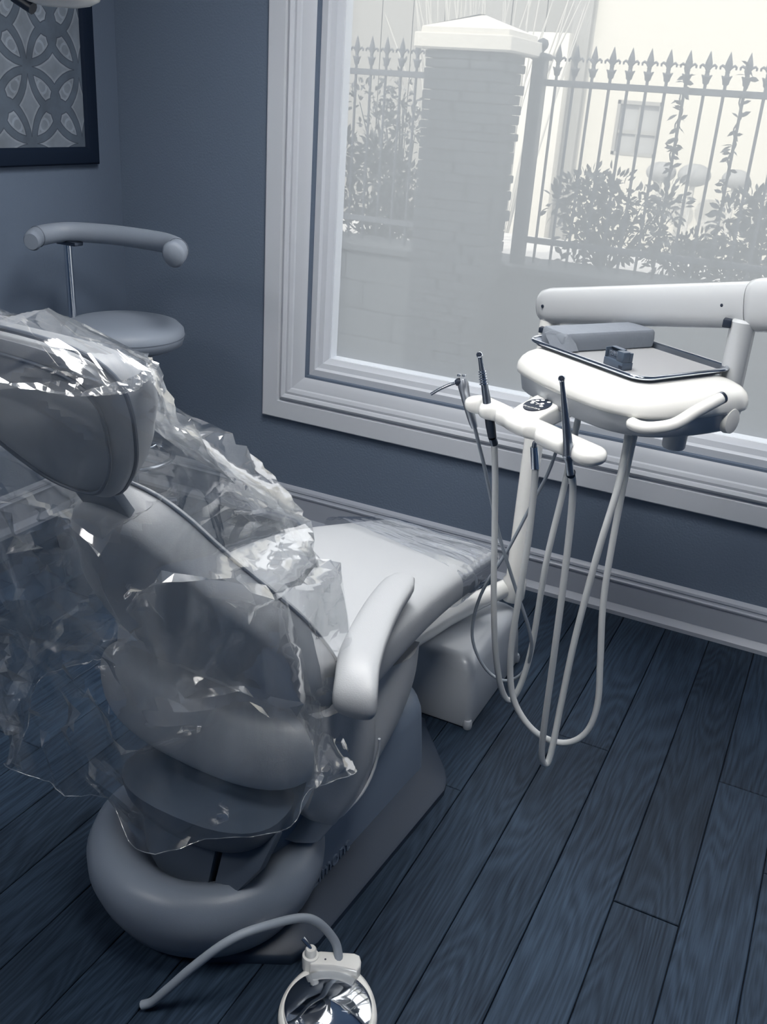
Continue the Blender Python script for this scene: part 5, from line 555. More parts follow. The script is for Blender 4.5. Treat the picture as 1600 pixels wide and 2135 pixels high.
-10,-11,-12,-13,-16,-17,-19,-20,-20,-21,-21,-21,-21,-21,-20,-18,-19,-18,-18,-19,-18,-17,-11,-18,-19,-8,-17,-19,-19,-19,-20,-19,-19,-18,-18,-18,-19,-19,-19,-19,-19,-17,-16,-14,-12,-12,-11,-10,-9,-7,-6,-5,-5,-5,-2,-1,-2,-2,-2,-2,-3,-3,-2,-3,-2,-3,-2,-2,-2,-3,-2,-1,-1,0,-1,-1,-1,-1,-2,-2,-3,-3,-3,-3,-4,-4,-6,-8,-6,-7,-6,-5,-1,-1,-3,-6,-7,-7,-9,-7,-7,-6,-7,-5,-4,-4,-5,-6,-7,-8,-10,-11,-13,-17,-18,-19,-19,-17,-17,-19,-20,-20,-19,-20,-20,-21,-20,-20,-20,-17,-19,-12,-14,-20,-19,-22,-22,-20,-20,-20,-18,-18,-17,-18,-18,-19,-19,-19,-20,-19,-20,-20,-19,-17,-15,-12,-8,-9,-8,-7,-7,-6,-5,-4,-3,-2,-2,-2,-2,-3,-2,-2,-3,-2,-3,-3,-3,-3,-3,-2,-2,-2,-1,-1,0,-1,-1,-1,-1,-2,-2,-3,-3,-3,-3,-4,-4,-6,0,4,6,9,4,4,2,-3,-6,-4,-2,-3,-3,-3,-3,-3,-4,-5,-6,-7,-9,-12,-14,-16,-18,-18,-17,-17,-16,-20,-19,-15,-17,-18,-17,-16,-18,-20,-19,-18,-18,-19,-17,-17,-17,-18,-20,-19,-20,-21,-19,-18,-18,-17,-18,-18,-19,-19,-20,-20,-20,-20,-20,-20,-19,-19,-17,-15,-15,-10,-8,-8,-6,-6,-5,-3,-1,-2,-2,-2,-2,-2,-2,-2,-2,-3,-2,-2,-3,-2,-3,-3,-2,-2,-2,-1,-1,-1,-2,-2,-3,-3,-3,-2,-2,-3,-3,-3,-3,-5,-4,0,-4,-1,3,3,1,1,-2,-3,-5,-6,-7,-8,-8,-9,-10,-11,-11,-12,-12,-10,-10,-10,-11,-12,-14,-15,-17,-16,-16,-18,-16,-16,-19,-20,-21,-19,-19,-19,-18,-18,-18,-16,-17,-19,-20,-18,-18,-22,-19,-18,-18,-19,-19,-19,-19,-19,-19,-20,-19,-20,-14,-14,-14,-14,-15,-14,-12,-11,-10,-7,-7,-5,-5,-2,-2,-2,-2,-3,-2,-3,-4,-3,-2,-2,-3,-2,-2,-3,-2,-2,
-2,-1,-1,-2,-2,-2,-2,-3,-3,-3,-3,-4,-3,-3,-3,-2,-1,2,0,-6,1,5,2,2,1,2,0,-1,-1,-2,-3,-4,-6,-7,-8,-9,-10,-11,-12,-14,-15,-16,-17,-19,-20,-21,-22,-21,-23,-23,-23,-22,-22,-22,-19,-19,-19,-19,-18,-17,-17,-17,-18,-18,-18,-18,-15,-18,-20,-19,-19,-19,-19,-19,-19,-19,-18,-17,-16,-15,-20,-19,-18,-16,-13,-12,-11,-10,-9,-8,-6,-6,-2,-3,-3,-2,-2,-2,-2,-1,-1,-4,-2,-2,-2,-3,-3,-3,-3,-3,-3,-3,-2,-2,-2,-3,-3,-4,-3,-3,-3,-3,-4,-4,-3,-2,1,3,0,4,6,5,-4,0,3,2,2,1,-1,1,1,0,-1,-2,-3,-4,-6,-9,-12,-14,-15,-16,-17,-17,-20,-21,-21,-22,-22,-23,-22,-22,-16,-17,-17,-18,-19,-18,-18,-18,-16,-17,-18,-19,-19,-18,-17,-9,-17,-19,-19,-18,-18,-19,-19,-19,-20,-20,-21,-21,-17,-16,-15,-14,-13,-11,-10,-9,-7,-7,-8,-5,-4,-3,-3,-4,-4,-3,-3,-1,0,0,-5,-2,-2,-2,-2,-2,-3,-2,-2,-2,-2,-2,-3,-3,-4,-4,-5,-5,-5,-4,-4,-4,-2,2,3,5,5,5,5,0,2,0,-1,5,3,2,3,-1,0,1,1,1,0,-1,-2,-3,-6,-8,-11,-13,-14,-16,-17,-18,-21,-22,-22,-20,-14,-9,-15,-11,-6,-8,-11,-18,-18,-17,-17,-16,-18,-19,-18,-18,-17,-13,-12,-10,-11,-13,-13,-13,-14,-15,-15,-16,-17,-17,-16,-15,-13,-12,-11,-10,-9,-8,-7,-5,-3,-3,-3,-3,-3,-3,-3,-3,-4,-4,-2,1,2,-4,-2,-3,-3,-3,-3,-3,-3,-2,-3,-2,-3,-4,-6,-6,-5,-5,-4,-5,-5,-1,3,3,4,5,6,6,4,-2,7,1,7,6,2,2,0,3,-1,0,1,1,1,0,-1,-2,-3,-5,-7,-9,-11,-13,-13,-15,-15,-16,-14,-12,-14,-14,-5,-1,-14,-15,-17,-16,-18,-18,-18,-18,-18,-19,-18,-20,-17,-14,-13,-10,
-10,-10,-11,-12,-12,-13,-14,-15,-15,-16,-14,-13,-11,-9,-7,-7,-7,-6,-6,-7,-3,0,-1,0,-2,-3,-2,-3,-3,-4,-5,-3,0,2,-4,-2,-2,-3,-3,-3,-2,-3,-2,-3,-4,-5,-6,-6,-5,-5,-6,-4,1,4,4,6,6,6,5,5,-1,6,6,8,8,5,4,2,2,0,3,-1,0,0,1,1,0,0,-2,-3,-5,-7,-9,-11,-13,-14,-15,-14,-16,-16,-16,-15,-15,-14,1,-6,-9,-12,-17,-17,-15,-19,-20,-19,-17,-22,-7,-18,-8,-16,-17,-19,-19,-20,-20,-20,-20,-19,-18,-16,-6,-5,-6,-6,-7,-8,-9,-10,-10,-6,-4,0,0,0,0,0,-3,-2,-1,-2,-3,-5,-5,-1,2,-3,-3,-3,-3,-3,-3,-2,-3,-4,-4,-5,-6,-5,-6,-5,-3,1,3,4,5,5,7,7,5,4,5,7,5,7,5,4,4,2,2,1,0,3,-1,-1,0,0,1,0,0,-2,-3,-5,-6,-7,-9,-11,-12,-14,-13,-12,-11,-9,-6,-5,-16,-4,-2,-7,-9,-17,-18,-21,-22,-20,-35,-32,-17,-12,-18,-18,-19,-15,-12,-10,-9,-8,-6,-6,-6,-5,-7,-10,-11,-13,-14,-13,-12,-11,-7,-6,-2,-8,-1,-3,-3,-2,-1,-3,-3,-1,-1,-2,-4,-5,-2,1,-3,-3,-3,-2,-2,-2,-3,-4,-5,-6,-7,-6,-4,-1,4,5,6,6,6,6,6,7,5,1,6,6,7,3,4,4,4,3,2,2,1,0,2,-1,-2,-1,-1,-1,0,-1,-2,-3,-4,-5,-6,-7,-7,-7,-7,-7,-6,-6,-7,-11,-4,-14,-11,-2,8,11,5,-24,-28,-27,11,-15,-26,-12,-16,-16,-9,-2,3,3,3,2,1,-1,-3,-5,-20,-19,-18,-17,-15,-14,-11,-7,-6,0,-6,1,-5,-3,0,1,0,0,-2,-2,-1,0,0,-2,-4,-3,0,-2,-3,-3,-2,-3,-4,-4,-4,-5,-6,-3,0,4,5,6,6,5,3,0,-2,-3,4,7,7,5,2,2,4,-4,4,5,6,2,
1,1,1,2,-2,-3,-2,-2,-2,-1,-1,-1,-3,-4,-5,-5,-7,-8,-8,-9,-9,-9,-9,-4,-6,1,1,2,-7,-10,-12,-14,-18,-11,-34,-14,-21,-30,-4,10,7,-1,-13,-14,-16,-18,-19,-20,-20,-21,-9,-10,-11,-10,-10,-6,-2,-2,-1,-4,2,-3,0,1,0,-1,-1,-1,-1,-3,-4,-3,-1,-1,-1,-2,-2,-1,-4,-2,-4,-5,-5,-5,-5,-2,-6,0,4,4,3,0,-3,-5,-6,-4,-1,1,3,3,2,2,2,4,1,2,8,6,5,5,3,0,-1,0,1,-1,-3,-3,-3,-3,-3,-2,-2,-2,-2,-3,-4,-4,-5,-5,-6,-6,-6,-9,-15,-14,-13,-16,-15,-13,2,18,-4,9,-6,-4,-20,-20,-34,-9,-10,-9,-3,-1,1,1,0,-3,-5,-7,-13,-12,-11,-8,-1,-2,-4,-4,1,1,-2,-2,-3,-4,-2,-2,-2,-2,-2,-2,-3,-4,-6,-6,-6,-6,-6,-6,-1,-6,-6,-6,-5,-5,-3,-3,7,1,-4,-6,-7,-6,-5,-2,2,4,2,4,2,2,2,2,1,1,1,2,-1,6,4,6,5,3,0,-1,0,1,-2,-4,-5,-5,-4,-5,-4,-4,-3,-3,-2,-2,-2,-2,-3,-4,-5,-8,-7,-9,-13,-12,-7,4,-16,0,27,18,3,-4,15,1,-4,-12,-15,-16,-17,-17,-16,-14,-12,-14,-14,-14,-4,-5,-3,1,-3,-3,-3,1,-3,-2,-3,-2,-2,-2,-2,-2,-1,0,2,3,4,3,4,5,5,6,6,7,7,4,2,2,3,7,7,7,7,7,7,5,5,5,6,6,4,4,6,5,2,2,2,-1,-1,-1,0,3,-2,-2,2,3,4,4,4,0,-1,-2,0,-1,-2,-4,-6,-6,-6,-6,-6,-6,-5,-5,-6,-7,-7,-5,-7,-7,-10,-11,-7,0,1,-15,-13,-13,-14,-7,23,12,0,14,23,-5,-8,-10,-10,-9,-9,-4,-7,-6,-3,-3,-5,-1,2,-3,-4,-2,2,0,0,-3,-2,-3,-3,-2,-3,-1,2,3,3,4,
4,4,5,5,6,4,6,7,4,7,6,8,7,2,5,5,8,6,7,8,7,7,6,6,7,6,5,5,0,2,0,-1,-2,-2,-1,4,0,0,0,0,1,4,3,4,-1,-2,-2,0,-1,-1,-1,-4,-5,-6,-7,-6,-7,-6,-4,-3,-1,-4,-5,-7,-7,-2,-1,-5,-13,-9,-12,-11,-10,-9,-3,17,16,10,-7,-4,4,3,-3,-7,-7,-6,-7,1,-6,-6,2,2,-2,-3,-2,2,-2,-2,-3,-3,-3,-2,-2,-1,1,2,1,0,1,1,3,5,5,3,4,7,7,5,7,7,5,-1,1,7,3,7,8,6,3,5,6,6,6,4,3,1,-1,-4,4,1,0,0,0,-3,-2,-6,0,0,-1,0,0,-5,-5,-4,1,1,-2,-4,-3,-3,-2,-1,-1,-1,-1,-2,-2,-2,-4,-4,-6,-5,-7,-6,-4,-7,-6,-11,-5,-8,-9,-9,-9,-8,-8,-10,-4,-5,-6,-11,-11,-6,2,2,-4,-10,0,-5,-4,-2,1,-2,-3,-2,-2,-3,-3,-4,-4,-3,-3,-3,-2,-2,-2,-2,0,2,3,5,5,4,2,6,6,6,6,6,4,-2,1,8,9,5,8,8,9,8,6,2,4,5,6,5,4,3,3,2,-5,0,-2,-2,-4,1,-4,-4,0,-1,0,-2,-2,-3,-1,0,-2,-1,0,0,-2,-2,-3,-2,-2,-2,-3,-3,-3,-4,-3,-4,-3,-7,-5,-6,-6,-4,-9,-5,-6,-9,-7,-7,-7,-7,-8,-9,-6,-3,0,-5,-6,-8,-8,-3,3,-2,-8,-7,-2,4,-3,-2,-1,-1,-1,-5,-5,-4,-3,-3,-3,-2,-2,-1,0,1,1,3,4,3,2,2,6,6,5,5,2,1,-3,4,8,8,5,7,7,8,10,9,7,9,2,4,5,8,6,6,5,6,4,-3,1,-2,-2,-3,-6,-3,0,-2,-3,-6,-6,0,1,-2,0,-1,0,0,1,0,-1,-1,-2,-2,-1,-1,-1,-1,-2,-2,-5,-2,-5,-6,-2,-7,-4,-3,-6,-7,
-6,-6,-6,-6,-6,-7,-5,-6,0,3,-4,-2,-6,-7,-7,1,-5,2,5,-4,0,-1,-1,-1,-2,-1,-1,-1,-1,-1,-1,-1,0,0,0,1,3,3,2,2,3,5,4,2,0,-3,-1,-2,5,8,8,6,7,7,8,8,8,9,8,8,6,3,4,5,9,8,7,4,8,7,3,6,3,-3,1,5,1,1,-2,-1,-1,-2,-3,0,0,0,-1,0,0,1,1,1,1,1,1,1,1,1,1,-1,1,-3,-5,-2,-6,-3,-3,-3,-5,-6,-4,-4,-4,-5,-5,-5,-5,-4,-2,1,2,-4,1,-5,-4,-3,5,-5,-5,2,0,1,1,1,1,1,1,1,0,0,0,0,0,0,1,2,1,-1,2,2,2,0,-2,-3,-3,1,-2,5,7,7,5,6,7,7,7,8,8,9,8,8,7,4,3,3,4,8,8,7,1,-2,7,2,6,7,4,5,4,0,1,-2,-1,0,0,0,0,0,0,-1,0,0,1,1,1,1,0,1,1,1,0,2,-2,-3,-1,-3,-3,-3,-3,-3,-5,-5,-2,-4,-4,-4,-5,-5,-4,-4,-3,0,2,2,-3,2,-2,-2,-4,2,-3,-3,-2,0,0,0,1,0,1,0,0,0,0,0,0,0,-1,-3,-2,0,-3,-4,-5,-5,-5,-3,2,-2,5,5,6,5,5,5,5,6,7,7,7,7,7,7,7,5,4,3,3,4,7,8,7,7,-3,6,1,0,2,-4,-3,-2,-2,0,-1,-1,-1,-1,-1,-1,0,0,-1,0,0,0,1,1,2,1,1,1,2,-2,-2,-2,-3,-3,-2,-2,-1,-2,-5,-4,-3,-4,-4,-4,-4,-4,-3,-4,-2,-2,2,1,1,4,4,-2,-3,-2,2,-3,-2,-3,-1,1,0,0,-1,-1,-2,-3,-4,-4,-4,-5,-3,-2,-4,-5,-5,-5,-4,0,2,3,-2,5,3,5,4,4,5,5,5,5,6,6,6,7,6,6,6,4,3,3,3,3,4,6,6,6,
5,0,5,3,0,1,-4,-2,-2,0,0,-1,0,0,-1,-1,-1,-1,-1,-1,-1,0,0,1,1,1,1,0,-2,-1,-2,-2,-2,-2,-2,-2,-2,-3,-1,-3,-3,-3,-3,-3,-3,-4,-3,-2,-2,-2,-2,3,2,1,0,2,1,-2,-2,2,1,2,0,-2,-2,-3,-3,-4,-3,-3,-3,-3,-4,-3,-5,-5,-4,-4,-3,-2,-1,-3,-4,-2,3,2,4,3,3,3,3,3,4,4,4,5,4,5,5,5,5,4,3,2,2,1,1,3,4,4,4,4,2,3,3,1,2,0,-1,-1,-1,-1,-2,-3,-2,-3,-3,-2,-1,-1,-1,-1,0,0,0,0,-1,-1,-1,-2,-1,-2,-3,-3,0,0,-2,-3,-2,-3,-2,-2,-2,-3,-3,-3,-3,-3,-2,-2,-2,-2,0,1,1,0,3,3,1,-1,-5,-5,-4,-4,-3,-3,-3,-2,-2,-1,0,-1,0,0,1,1,1,3,3,4,5,5,7,6,6,7,7,7,8,8,9,11,12,15,16,16,15,14,15,15,15,15,11,8,4,2,0,-1,3,5,7,8,9,13,16,19,19,19,17,16,13,11,9,7,4,1,0,-1,-2,-2,-2,-3,-4,-5,-5,-6,-6,-8,-9,-10,-11,-11,-12,-13,-14,-14,-16,-19,-24,-13,-19,-19,-16,-18,-18,-17,-24,-12,-19,-15,-14,-12,-11,-15,-10,-8,-10,-9,-7,-6,-7,-6,-5,-4,-3,-2,-1,-1,0,0,1,2,3,4,4,5,6,6,7,8,8,10,10,10,11,11,12,12,12,14,16,16,18,19,18,16,16,15,17,16,16,18,16,14,11,8,5,1,-3,-4,-5,-6,-5,-6,-5,-5,-4,-5,-4,-5,-4,-4,-4,-3,-3,-1,-1,-2,-2,-4,-5,-5,-6,-6,-8,-8,-9,-10,-11,-11,-13,-14,-15,-16,-17,-19,-24,-25,-15,-18,-20,-21,-18,-21,-20,-17,-20,-28,-18,-18,-17,-16,-14,-12,-14,-14,-12,-11,-9,-8,-3,-2,-2,-1,-1,1,1,2,2,3,
3,4,4,5,6,7,8,8,9,10,11,11,13,14,14,15,16,17,18,19,18,19,18,16,14,14,14,15,16,15,16,16,19,17,16,14,12,10,8,5,3,2,1,1,1,1,1,1,1,2,1,1,1,0,-1,-1,-2,-3,-4,-4,-5,-6,-7,-8,-8,-9,-10,-10,-11,-13,-13,-15,-15,-17,-20,-22,-17,-15,-18,-23,-20,-23,-18,-22,-22,-21,-21,-22,-30,-26,-23,-20,-18,-16,-13,-10,-9,-6,-6,-4,-10,-9,-7,-6,-5,-5,-4,-3,-1,0,1,2,3,4,5,6,7,9,10,11,12,13,13,14,15,16,16,16,17,16,16,15,15,14,16,17,15,15,17,15,16,18,17,18,18,18,17,16,15,13,13,11,9,7,6,5,4,4,3,2,2,1,0,-1,-1,-2,-3,-4,-5,-6,-6,-7,-7,-8,-9,-10,-11,-12,-12,-13,-15,-15,-17,-18,-16,-16,-18,-19,-21,-18,-23,-22,-24,-23,-24,-24,-25,-24,-22,-25,-25,-25,-23,-21,-20,-19,-16,-15,-13,-11,-8,-7,-7,-6,-6,-5,-4,-3,-4,-3,-2,-2,-1,0,1,1,2,3,3,4,5,5,6,7,8,7,8,9,9,10,11,12,12,12,12,12,12,13,13,13,13,13,13,13,13,13,13,13,12,12,10,10,9,8,6,5,5,4,3,3,2,1,0,0,-1,-2,-2,-2,-3,-3,-4,-5,-6,-6,-7,-8,-8,-9,-10,-11,-12,-13,-13,-14,-15,-16,-16,-17,-17,-17,-15,-16,-15,-16,-15,-16,-16,-16,-17,-18,-18,-17,-17,-16,-15,-14,-13,-12,-10,-10]
SLEEVE_Z = [
47,3,3,4,1,2,-5,2,1,-5,-2,-10,-3,-8,-5,-6,-10,-3,-3,2,-1,-2,8,2,10,5,8,13,4,6,10,3,-1,5,-4,0,-4,4,-2,2,0,-3,1,0,1,-1,-1,-2,-9,-2,-10,-8,-6,-10,-8,-5,-2,-6,5,-4,8,5,1,11,5,7,3,5,4,8,-3,4,1,-1,-6,-2,-2,-1,-7,3,-1,1,-4,8,-2,5,6,7,1,8,1,2,2,0,0,-1,1,-1,-9,-5,1,-7,-5,-5,-1,-1,-3,-1,-1,6,7,6,7,4,2,0,5,6,6,12,10,12,10,15,16,19,25,24,23,18,17,17,10,11,6,8,7,0,3,5,5,10,17,16,23,24,28,25,27,25,24,26,22,19,15,11,9,7,10,3,4,4,2,5,8,13,16,23,20,25,21,20,24,18,18,14,11,6,3,-6,-3,-8,-4,-6,3,2,1,6,14,14,16,19,8,-9,-11,-17,-24,-29,-35,-34,1,2,2,0,6,10,13,8,-25,-36,-30,-21,-16,-7,-10,-12,-1,12,12,7,7,7,7,4,7,5,6,6,7,7,6,7,8,8,9,10,12,13,13,14,14,15,15,15,16,14,13,16,17,17,16,15,16,18,19,21,22,21,21,20,18,17,18,18,17,17,16,17,17,17,17,16,16,15,15,15,15,15,14,14,13,12,10,9,8,5,6,7,6,7,6,7,2,6,5,5,6,8,9,10,3,5,7,-1,2,-1,0,-1,4,-7,9,6,7,7,2,3,-2,5,-5,2,4,-1,7,2,3,2,1,3,9,9,7,9,7,5,6,8,6,7,7,8,8,8,8,10,11,12,13,14,15,16,16,17,18,19,16,18,19,17,18,19,19,20,20,20,21,24,27,25,23,22,21,21,21,20,21,20,18,19,20,19,19,19,19,19,17,15,17,16,17,16,15,13,11,10,8,9,8,7,7,7,
7,7,7,6,6,7,8,9,10,10,9,7,-3,-11,2,-1,6,7,-2,13,9,10,8,11,10,-1,0,-4,51,12,-8,5,-9,-2,9,7,3,4,5,7,5,8,6,5,6,6,8,6,9,10,8,9,9,11,13,14,15,16,17,17,18,19,20,18,21,20,17,21,21,21,21,21,22,23,23,24,33,27,26,24,24,24,23,24,17,21,22,18,22,22,22,22,21,20,21,17,13,19,18,19,17,14,13,12,10,9,9,8,7,7,9,8,8,8,7,9,10,10,10,12,7,0,-6,-1,0,9,-3,27,64,43,14,10,11,11,11,1,2,8,10,48,6,-22,-6,1,-7,6,8,3,6,7,11,9,6,6,7,8,7,8,7,11,10,6,10,13,14,15,16,18,19,19,20,21,20,22,20,17,23,22,21,21,21,24,25,25,26,25,19,29,26,24,25,24,25,14,24,23,24,21,23,22,21,20,21,22,22,19,20,15,20,21,18,15,15,13,12,11,11,10,10,10,8,9,9,9,9,9,10,10,11,12,7,-7,-1,12,3,19,43,35,16,24,14,14,7,8,6,11,13,13,12,16,49,21,-4,-4,2,-6,3,0,-7,-3,6,10,5,8,8,9,8,8,-1,-9,-1,9,13,13,15,16,17,18,21,20,21,22,23,22,22,15,20,21,19,7,21,26,25,25,26,25,24,30,23,25,25,24,13,14,-3,6,9,19,13,19,22,24,23,22,18,19,8,16,18,24,15,16,15,13,12,12,11,11,11,10,11,10,10,10,10,10,10,4,12,9,17,17,5,38,14,25,27,12,12,14,9,9,12,7,12,15,12,13,8,12,20,49,57,10,-6,5,1,4,9,8,9,13,6,10,8,7,10,7,11,5,-11,7,13,15,16,17,18,18,18,20,21,21,21,23,19,27,23,22,24,34,
26,27,26,25,25,24,20,12,24,24,24,19,23,24,30,23,20,12,9,7,8,12,16,18,20,19,20,1,-5,-6,16,13,14,14,13,12,13,13,12,12,11,11,11,11,10,10,10,10,10,11,14,14,25,-22,32,10,22,18,14,14,9,12,11,9,-7,1,12,8,10,15,12,13,16,39,14,3,4,6,7,8,9,-3,10,9,8,9,9,11,11,13,24,14,15,16,17,18,18,19,18,20,21,22,22,19,23,24,22,23,24,28,26,32,22,23,23,23,23,23,22,23,20,22,22,23,26,23,22,22,22,20,17,12,9,9,10,13,15,15,16,17,12,14,11,12,14,14,11,12,13,12,9,11,11,11,11,11,9,12,3,18,12,14,31,52,25,33,13,20,14,13,2,2,-3,1,13,14,10,15,16,8,7,11,13,21,42,45,20,5,12,9,-12,0,5,8,9,10,12,13,14,17,22,19,17,17,18,19,19,18,20,21,21,20,21,22,23,25,19,23,25,23,20,7,13,20,21,21,21,22,22,20,21,22,22,22,23,23,22,22,21,22,21,22,22,22,22,22,22,23,17,4,5,13,16,15,14,15,15,14,13,13,12,10,8,7,11,11,10,17,12,10,14,10,29,16,18,25,57,51,54,41,9,0,9,8,8,4,13,14,13,2,8,7,4,9,15,23,36,16,10,-4,8,2,11,12,12,13,13,14,17,19,22,22,20,20,20,20,21,21,21,22,22,23,22,23,23,24,29,27,26,26,21,21,25,20,18,18,19,21,22,21,21,22,20,20,23,22,22,21,22,22,23,23,23,24,24,23,24,25,21,20,7,13,16,10,8,6,6,7,11,15,11,11,12,12,7,11,9,10,12,9,8,21,21,27,12,18,1,3,0,17,49,7,-4,-1,0,5,44,51,41,10,
6,9,8,12,15,13,20,29,14,15,13,5,7,6,12,14,15,16,19,21,22,22,21,21,23,23,22,22,22,22,23,22,22,22,21,22,27,28,30,25,24,23,24,21,20,18,13,4,23,21,20,21,18,22,22,22,22,22,22,22,23,23,24,24,24,25,24,25,25,24,26,16,17,20,18,16,14,11,8,7,15,14,14,13,12,7,8,7,8,10,6,9,10,9,26,10,-3,-29,-1,-5,11,49,1,3,6,4,8,4,10,46,11,6,11,9,14,10,47,41,28,20,22,8,9,12,13,14,15,16,22,20,22,23,21,22,23,23,22,23,24,23,21,20,18,15,9,20,23,26,36,23,23,22,22,22,22,21,20,21,-1,5,7,11,18,22,23,23,22,22,22,22,22,23,24,24,25,24,25,25,25,26,26,23,16,21,20,19,18,18,15,13,17,15,13,12,12,12,9,2,6,7,11,12,15,26,18,12,6,23,-6,-5,-7,9,8,-5,-6,1,-22,-11,-4,9,26,11,5,-4,4,4,-2,33,22,21,15,27,12,14,14,15,16,17,13,20,25,23,21,23,26,24,23,23,21,20,19,20,22,23,29,21,13,14,2,19,22,22,22,22,22,22,21,20,13,5,16,16,21,21,22,22,22,22,22,22,23,23,24,24,24,25,25,26,26,26,26,25,22,18,22,21,20,18,18,18,15,16,15,14,13,12,13,14,11,3,5,8,5,11,11,7,-4,-5,-1,3,2,4,50,3,25,53,16,1,-1,2,19,12,14,9,8,32,7,-3,19,16,14,11,7,13,14,15,17,18,18,20,27,19,20,19,27,22,22,20,20,21,23,24,23,26,27,28,29,20,20,20,21,21,21,21,22,23,22,13,19,24,19,19,20,22,21,22,22,22,22,22,22,23,23,24,25,25,25,25,25,26,
26,25,23,22,20,21,21,21,20,9,1,12,14,14,14,13,13,14,13,10,10,10,-3,-1,-8,-9,0,7,2,-2,-3,-3,1,35,32,7,4,0,-1,-4,9,38,38,9,36,16,16,0,0,19,10,6,20,11,15,16,15,18,19,20,13,19,20,21,18,20,20,22,23,22,18,21,25,25,25,25,24,23,23,20,20,20,20,20,20,25,14,17,18,21,20,20,21,21,22,21,22,22,22,22,22,23,22,23,23,24,25,24,25,24,25,27,23,22,21,20,21,20,19,19,19,4,16,16,14,14,13,12,12,11,11,6,9,-7,9,9,4,-3,4,3,-3,-7,2,22,10,-2,-3,-2,-6,-3,-6,14,14,41,2,5,0,1,9,7,3,15,14,20,14,16,17,18,19,20,18,19,20,20,21,19,18,16,3,13,23,24,22,21,18,21,21,22,26,21,21,20,19,18,16,8,9,17,19,19,20,19,20,21,20,21,20,21,21,21,22,21,21,22,23,23,23,24,23,23,22,27,22,22,22,21,20,20,16,20,19,18,0,16,16,14,15,12,13,10,7,7,-4,12,-4,-7,-6,-3,-2,2,5,3,1,8,-4,-3,7,1,8,5,10,-5,-1,14,16,5,-6,0,-5,-9,13,15,17,14,17,18,18,18,19,19,17,19,19,15,0,4,2,-9,22,23,23,22,23,23,26,21,18,16,11,20,19,19,17,16,14,8,15,17,18,18,19,19,20,20,19,18,19,18,19,20,20,20,21,21,22,23,23,22,22,21,20,13,21,21,20,20,19,18,20,19,18,18,17,-2,16,15,16,15,14,10,12,11,15,2,10,13,12,13,13,-7,-5,-4,-2,-4,-2,4,0,-3,-6,-7,-6,5,7,-4,2,4,7,5,6,15,16,18,18,19,19,19,19,19,20,19,17,18,19,18,19,19,16,30,22,23,
23,22,22,22,24,21,20,20,20,19,18,17,18,16,11,12,16,16,16,18,18,19,19,17,17,16,17,18,18,19,19,20,22,23,23,22,22,22,22,22,21,21,21,21,21,21,20,20,20,20,19,19,19,17,-2,17,17,17,17,12,14,13,13,12,11,11,10,8,15,15,10,9,9,5,3,7,6,12,10,11,13,5,2,11,1,-3,-1,8,10,10,20,19,19,20,20,20,20,20,21,18,20,20,19,20,20,15,23,28,24,22,22,22,22,21,22,19,18,13,3,-16,1,13,17,14,13,15,13,16,16,16,17,19,18,16,15,16,16,17,18,19,20,21,21,22,22,22,22,22,22,21,21,21,22,21,21,21,20,20,20,19,19,20,18,19,17,0,16,16,19,16,14,15,15,16,17,17,18,18,6,16,16,16,15,16,20,15,17,18,18,16,15,15,16,14,16,16,16,17,19,19,20,21,20,20,20,20,20,21,18,19,19,19,21,20,17,21,25,26,24,23,21,21,21,20,20,19,18,18,19,31,18,13,23,12,13,11,7,-12,6,15,17,20,16,13,13,15,16,17,18,18,19,20,21,21,22,22,22,21,21,21,21,20,21,21,21,20,21,21,20,20,20,20,20,20,20,17,1,8,12,12,15,15,15,16,17,18,18,18,18,18,18,19,18,18,17,17,18,18,19,19,18,18,19,18,19,17,17,18,19,19,21,21,21,21,21,21,21,15,20,20,20,20,20,20,19,23,25,23,22,22,22,21,18,21,19,18,18,18,20,23,19,14,0,14,13,13,16,28,16,14,16,21,14,13,14,15,16,16,17,18,18,19,20,21,20,21,21,22,21,22,21,21,20,21,21,21,21,21,21,20,19,19,20,18,20,19,15,16,6,16,15,15,16,18,19,18,19,19,18,18,
18,18,19,18,17,16,19,19,19,19,19,19,20,19,20,20,18,18,20,20,21,22,21,21,21,21,21,23,20,20,19,20,21,19,21,23,23,21,23,22,20,8,18,19,19,17,19,19,21,21,20,17,12,9,11,14,19,22,18,14,19,-31,-5,10,15,16,16,16,16,17,18,19,19,19,20,20,21,21,21,21,21,20,21,20,20,21,21,21,21,20,20,20,20,18,19,14,16,14,18,15,15,17,17,19,18,19,19,19,19,18,19,19,20,19,18,17,18,20,20,21,20,20,19,20,20,20,19,18,19,20,22,22,22,21,21,20,21,23,20,19,20,20,20,20,22,23,22,21,22,21,14,20,17,16,15,19,19,21,21,21,21,16,14,14,11,16,19,22,19,13,-11,23,14,14,15,15,16,16,16,16,18,18,18,19,20,20,20,20,21,20,20,21,20,20,20,20,20,20,20,20,20,19,20,19,17,20,15,14,16,15,15,16,17,19,19,19,19,19,18,20,20,19,20,20,19,17,16,20,20,20,20,20,19,20,20,21,20,18,19,21,21,22,21,21,20,21,22,21,19,19,19,19,20,20,21,21,21,21,22,17,17,19,19,19,16,17,19,20,21,21,25,17,17,16,16,16,20,23,19,15,17,20,17,16,16,16,16,15,16,17,17,17,18,18,18,19,19,20,20,20,20,19,20,20,19,20,20,20,20,20,19,19,19,19,18,15,18,5,12,11,13,12,19,19,18,19,18,19,19,18,19,19,20,19,18,18,16,17,20,19,21,21,21,20,20,20,21,18,19,20,22,21,20,20,19,19,23,19,18,18,17,20,21,20,20,21,20,17,21,16,15,18,19,18,18,16,16,19,21,17,8,14,14,15,17,16,17,30,18,15,16,19,18,16,16,16,16,16,16,16,
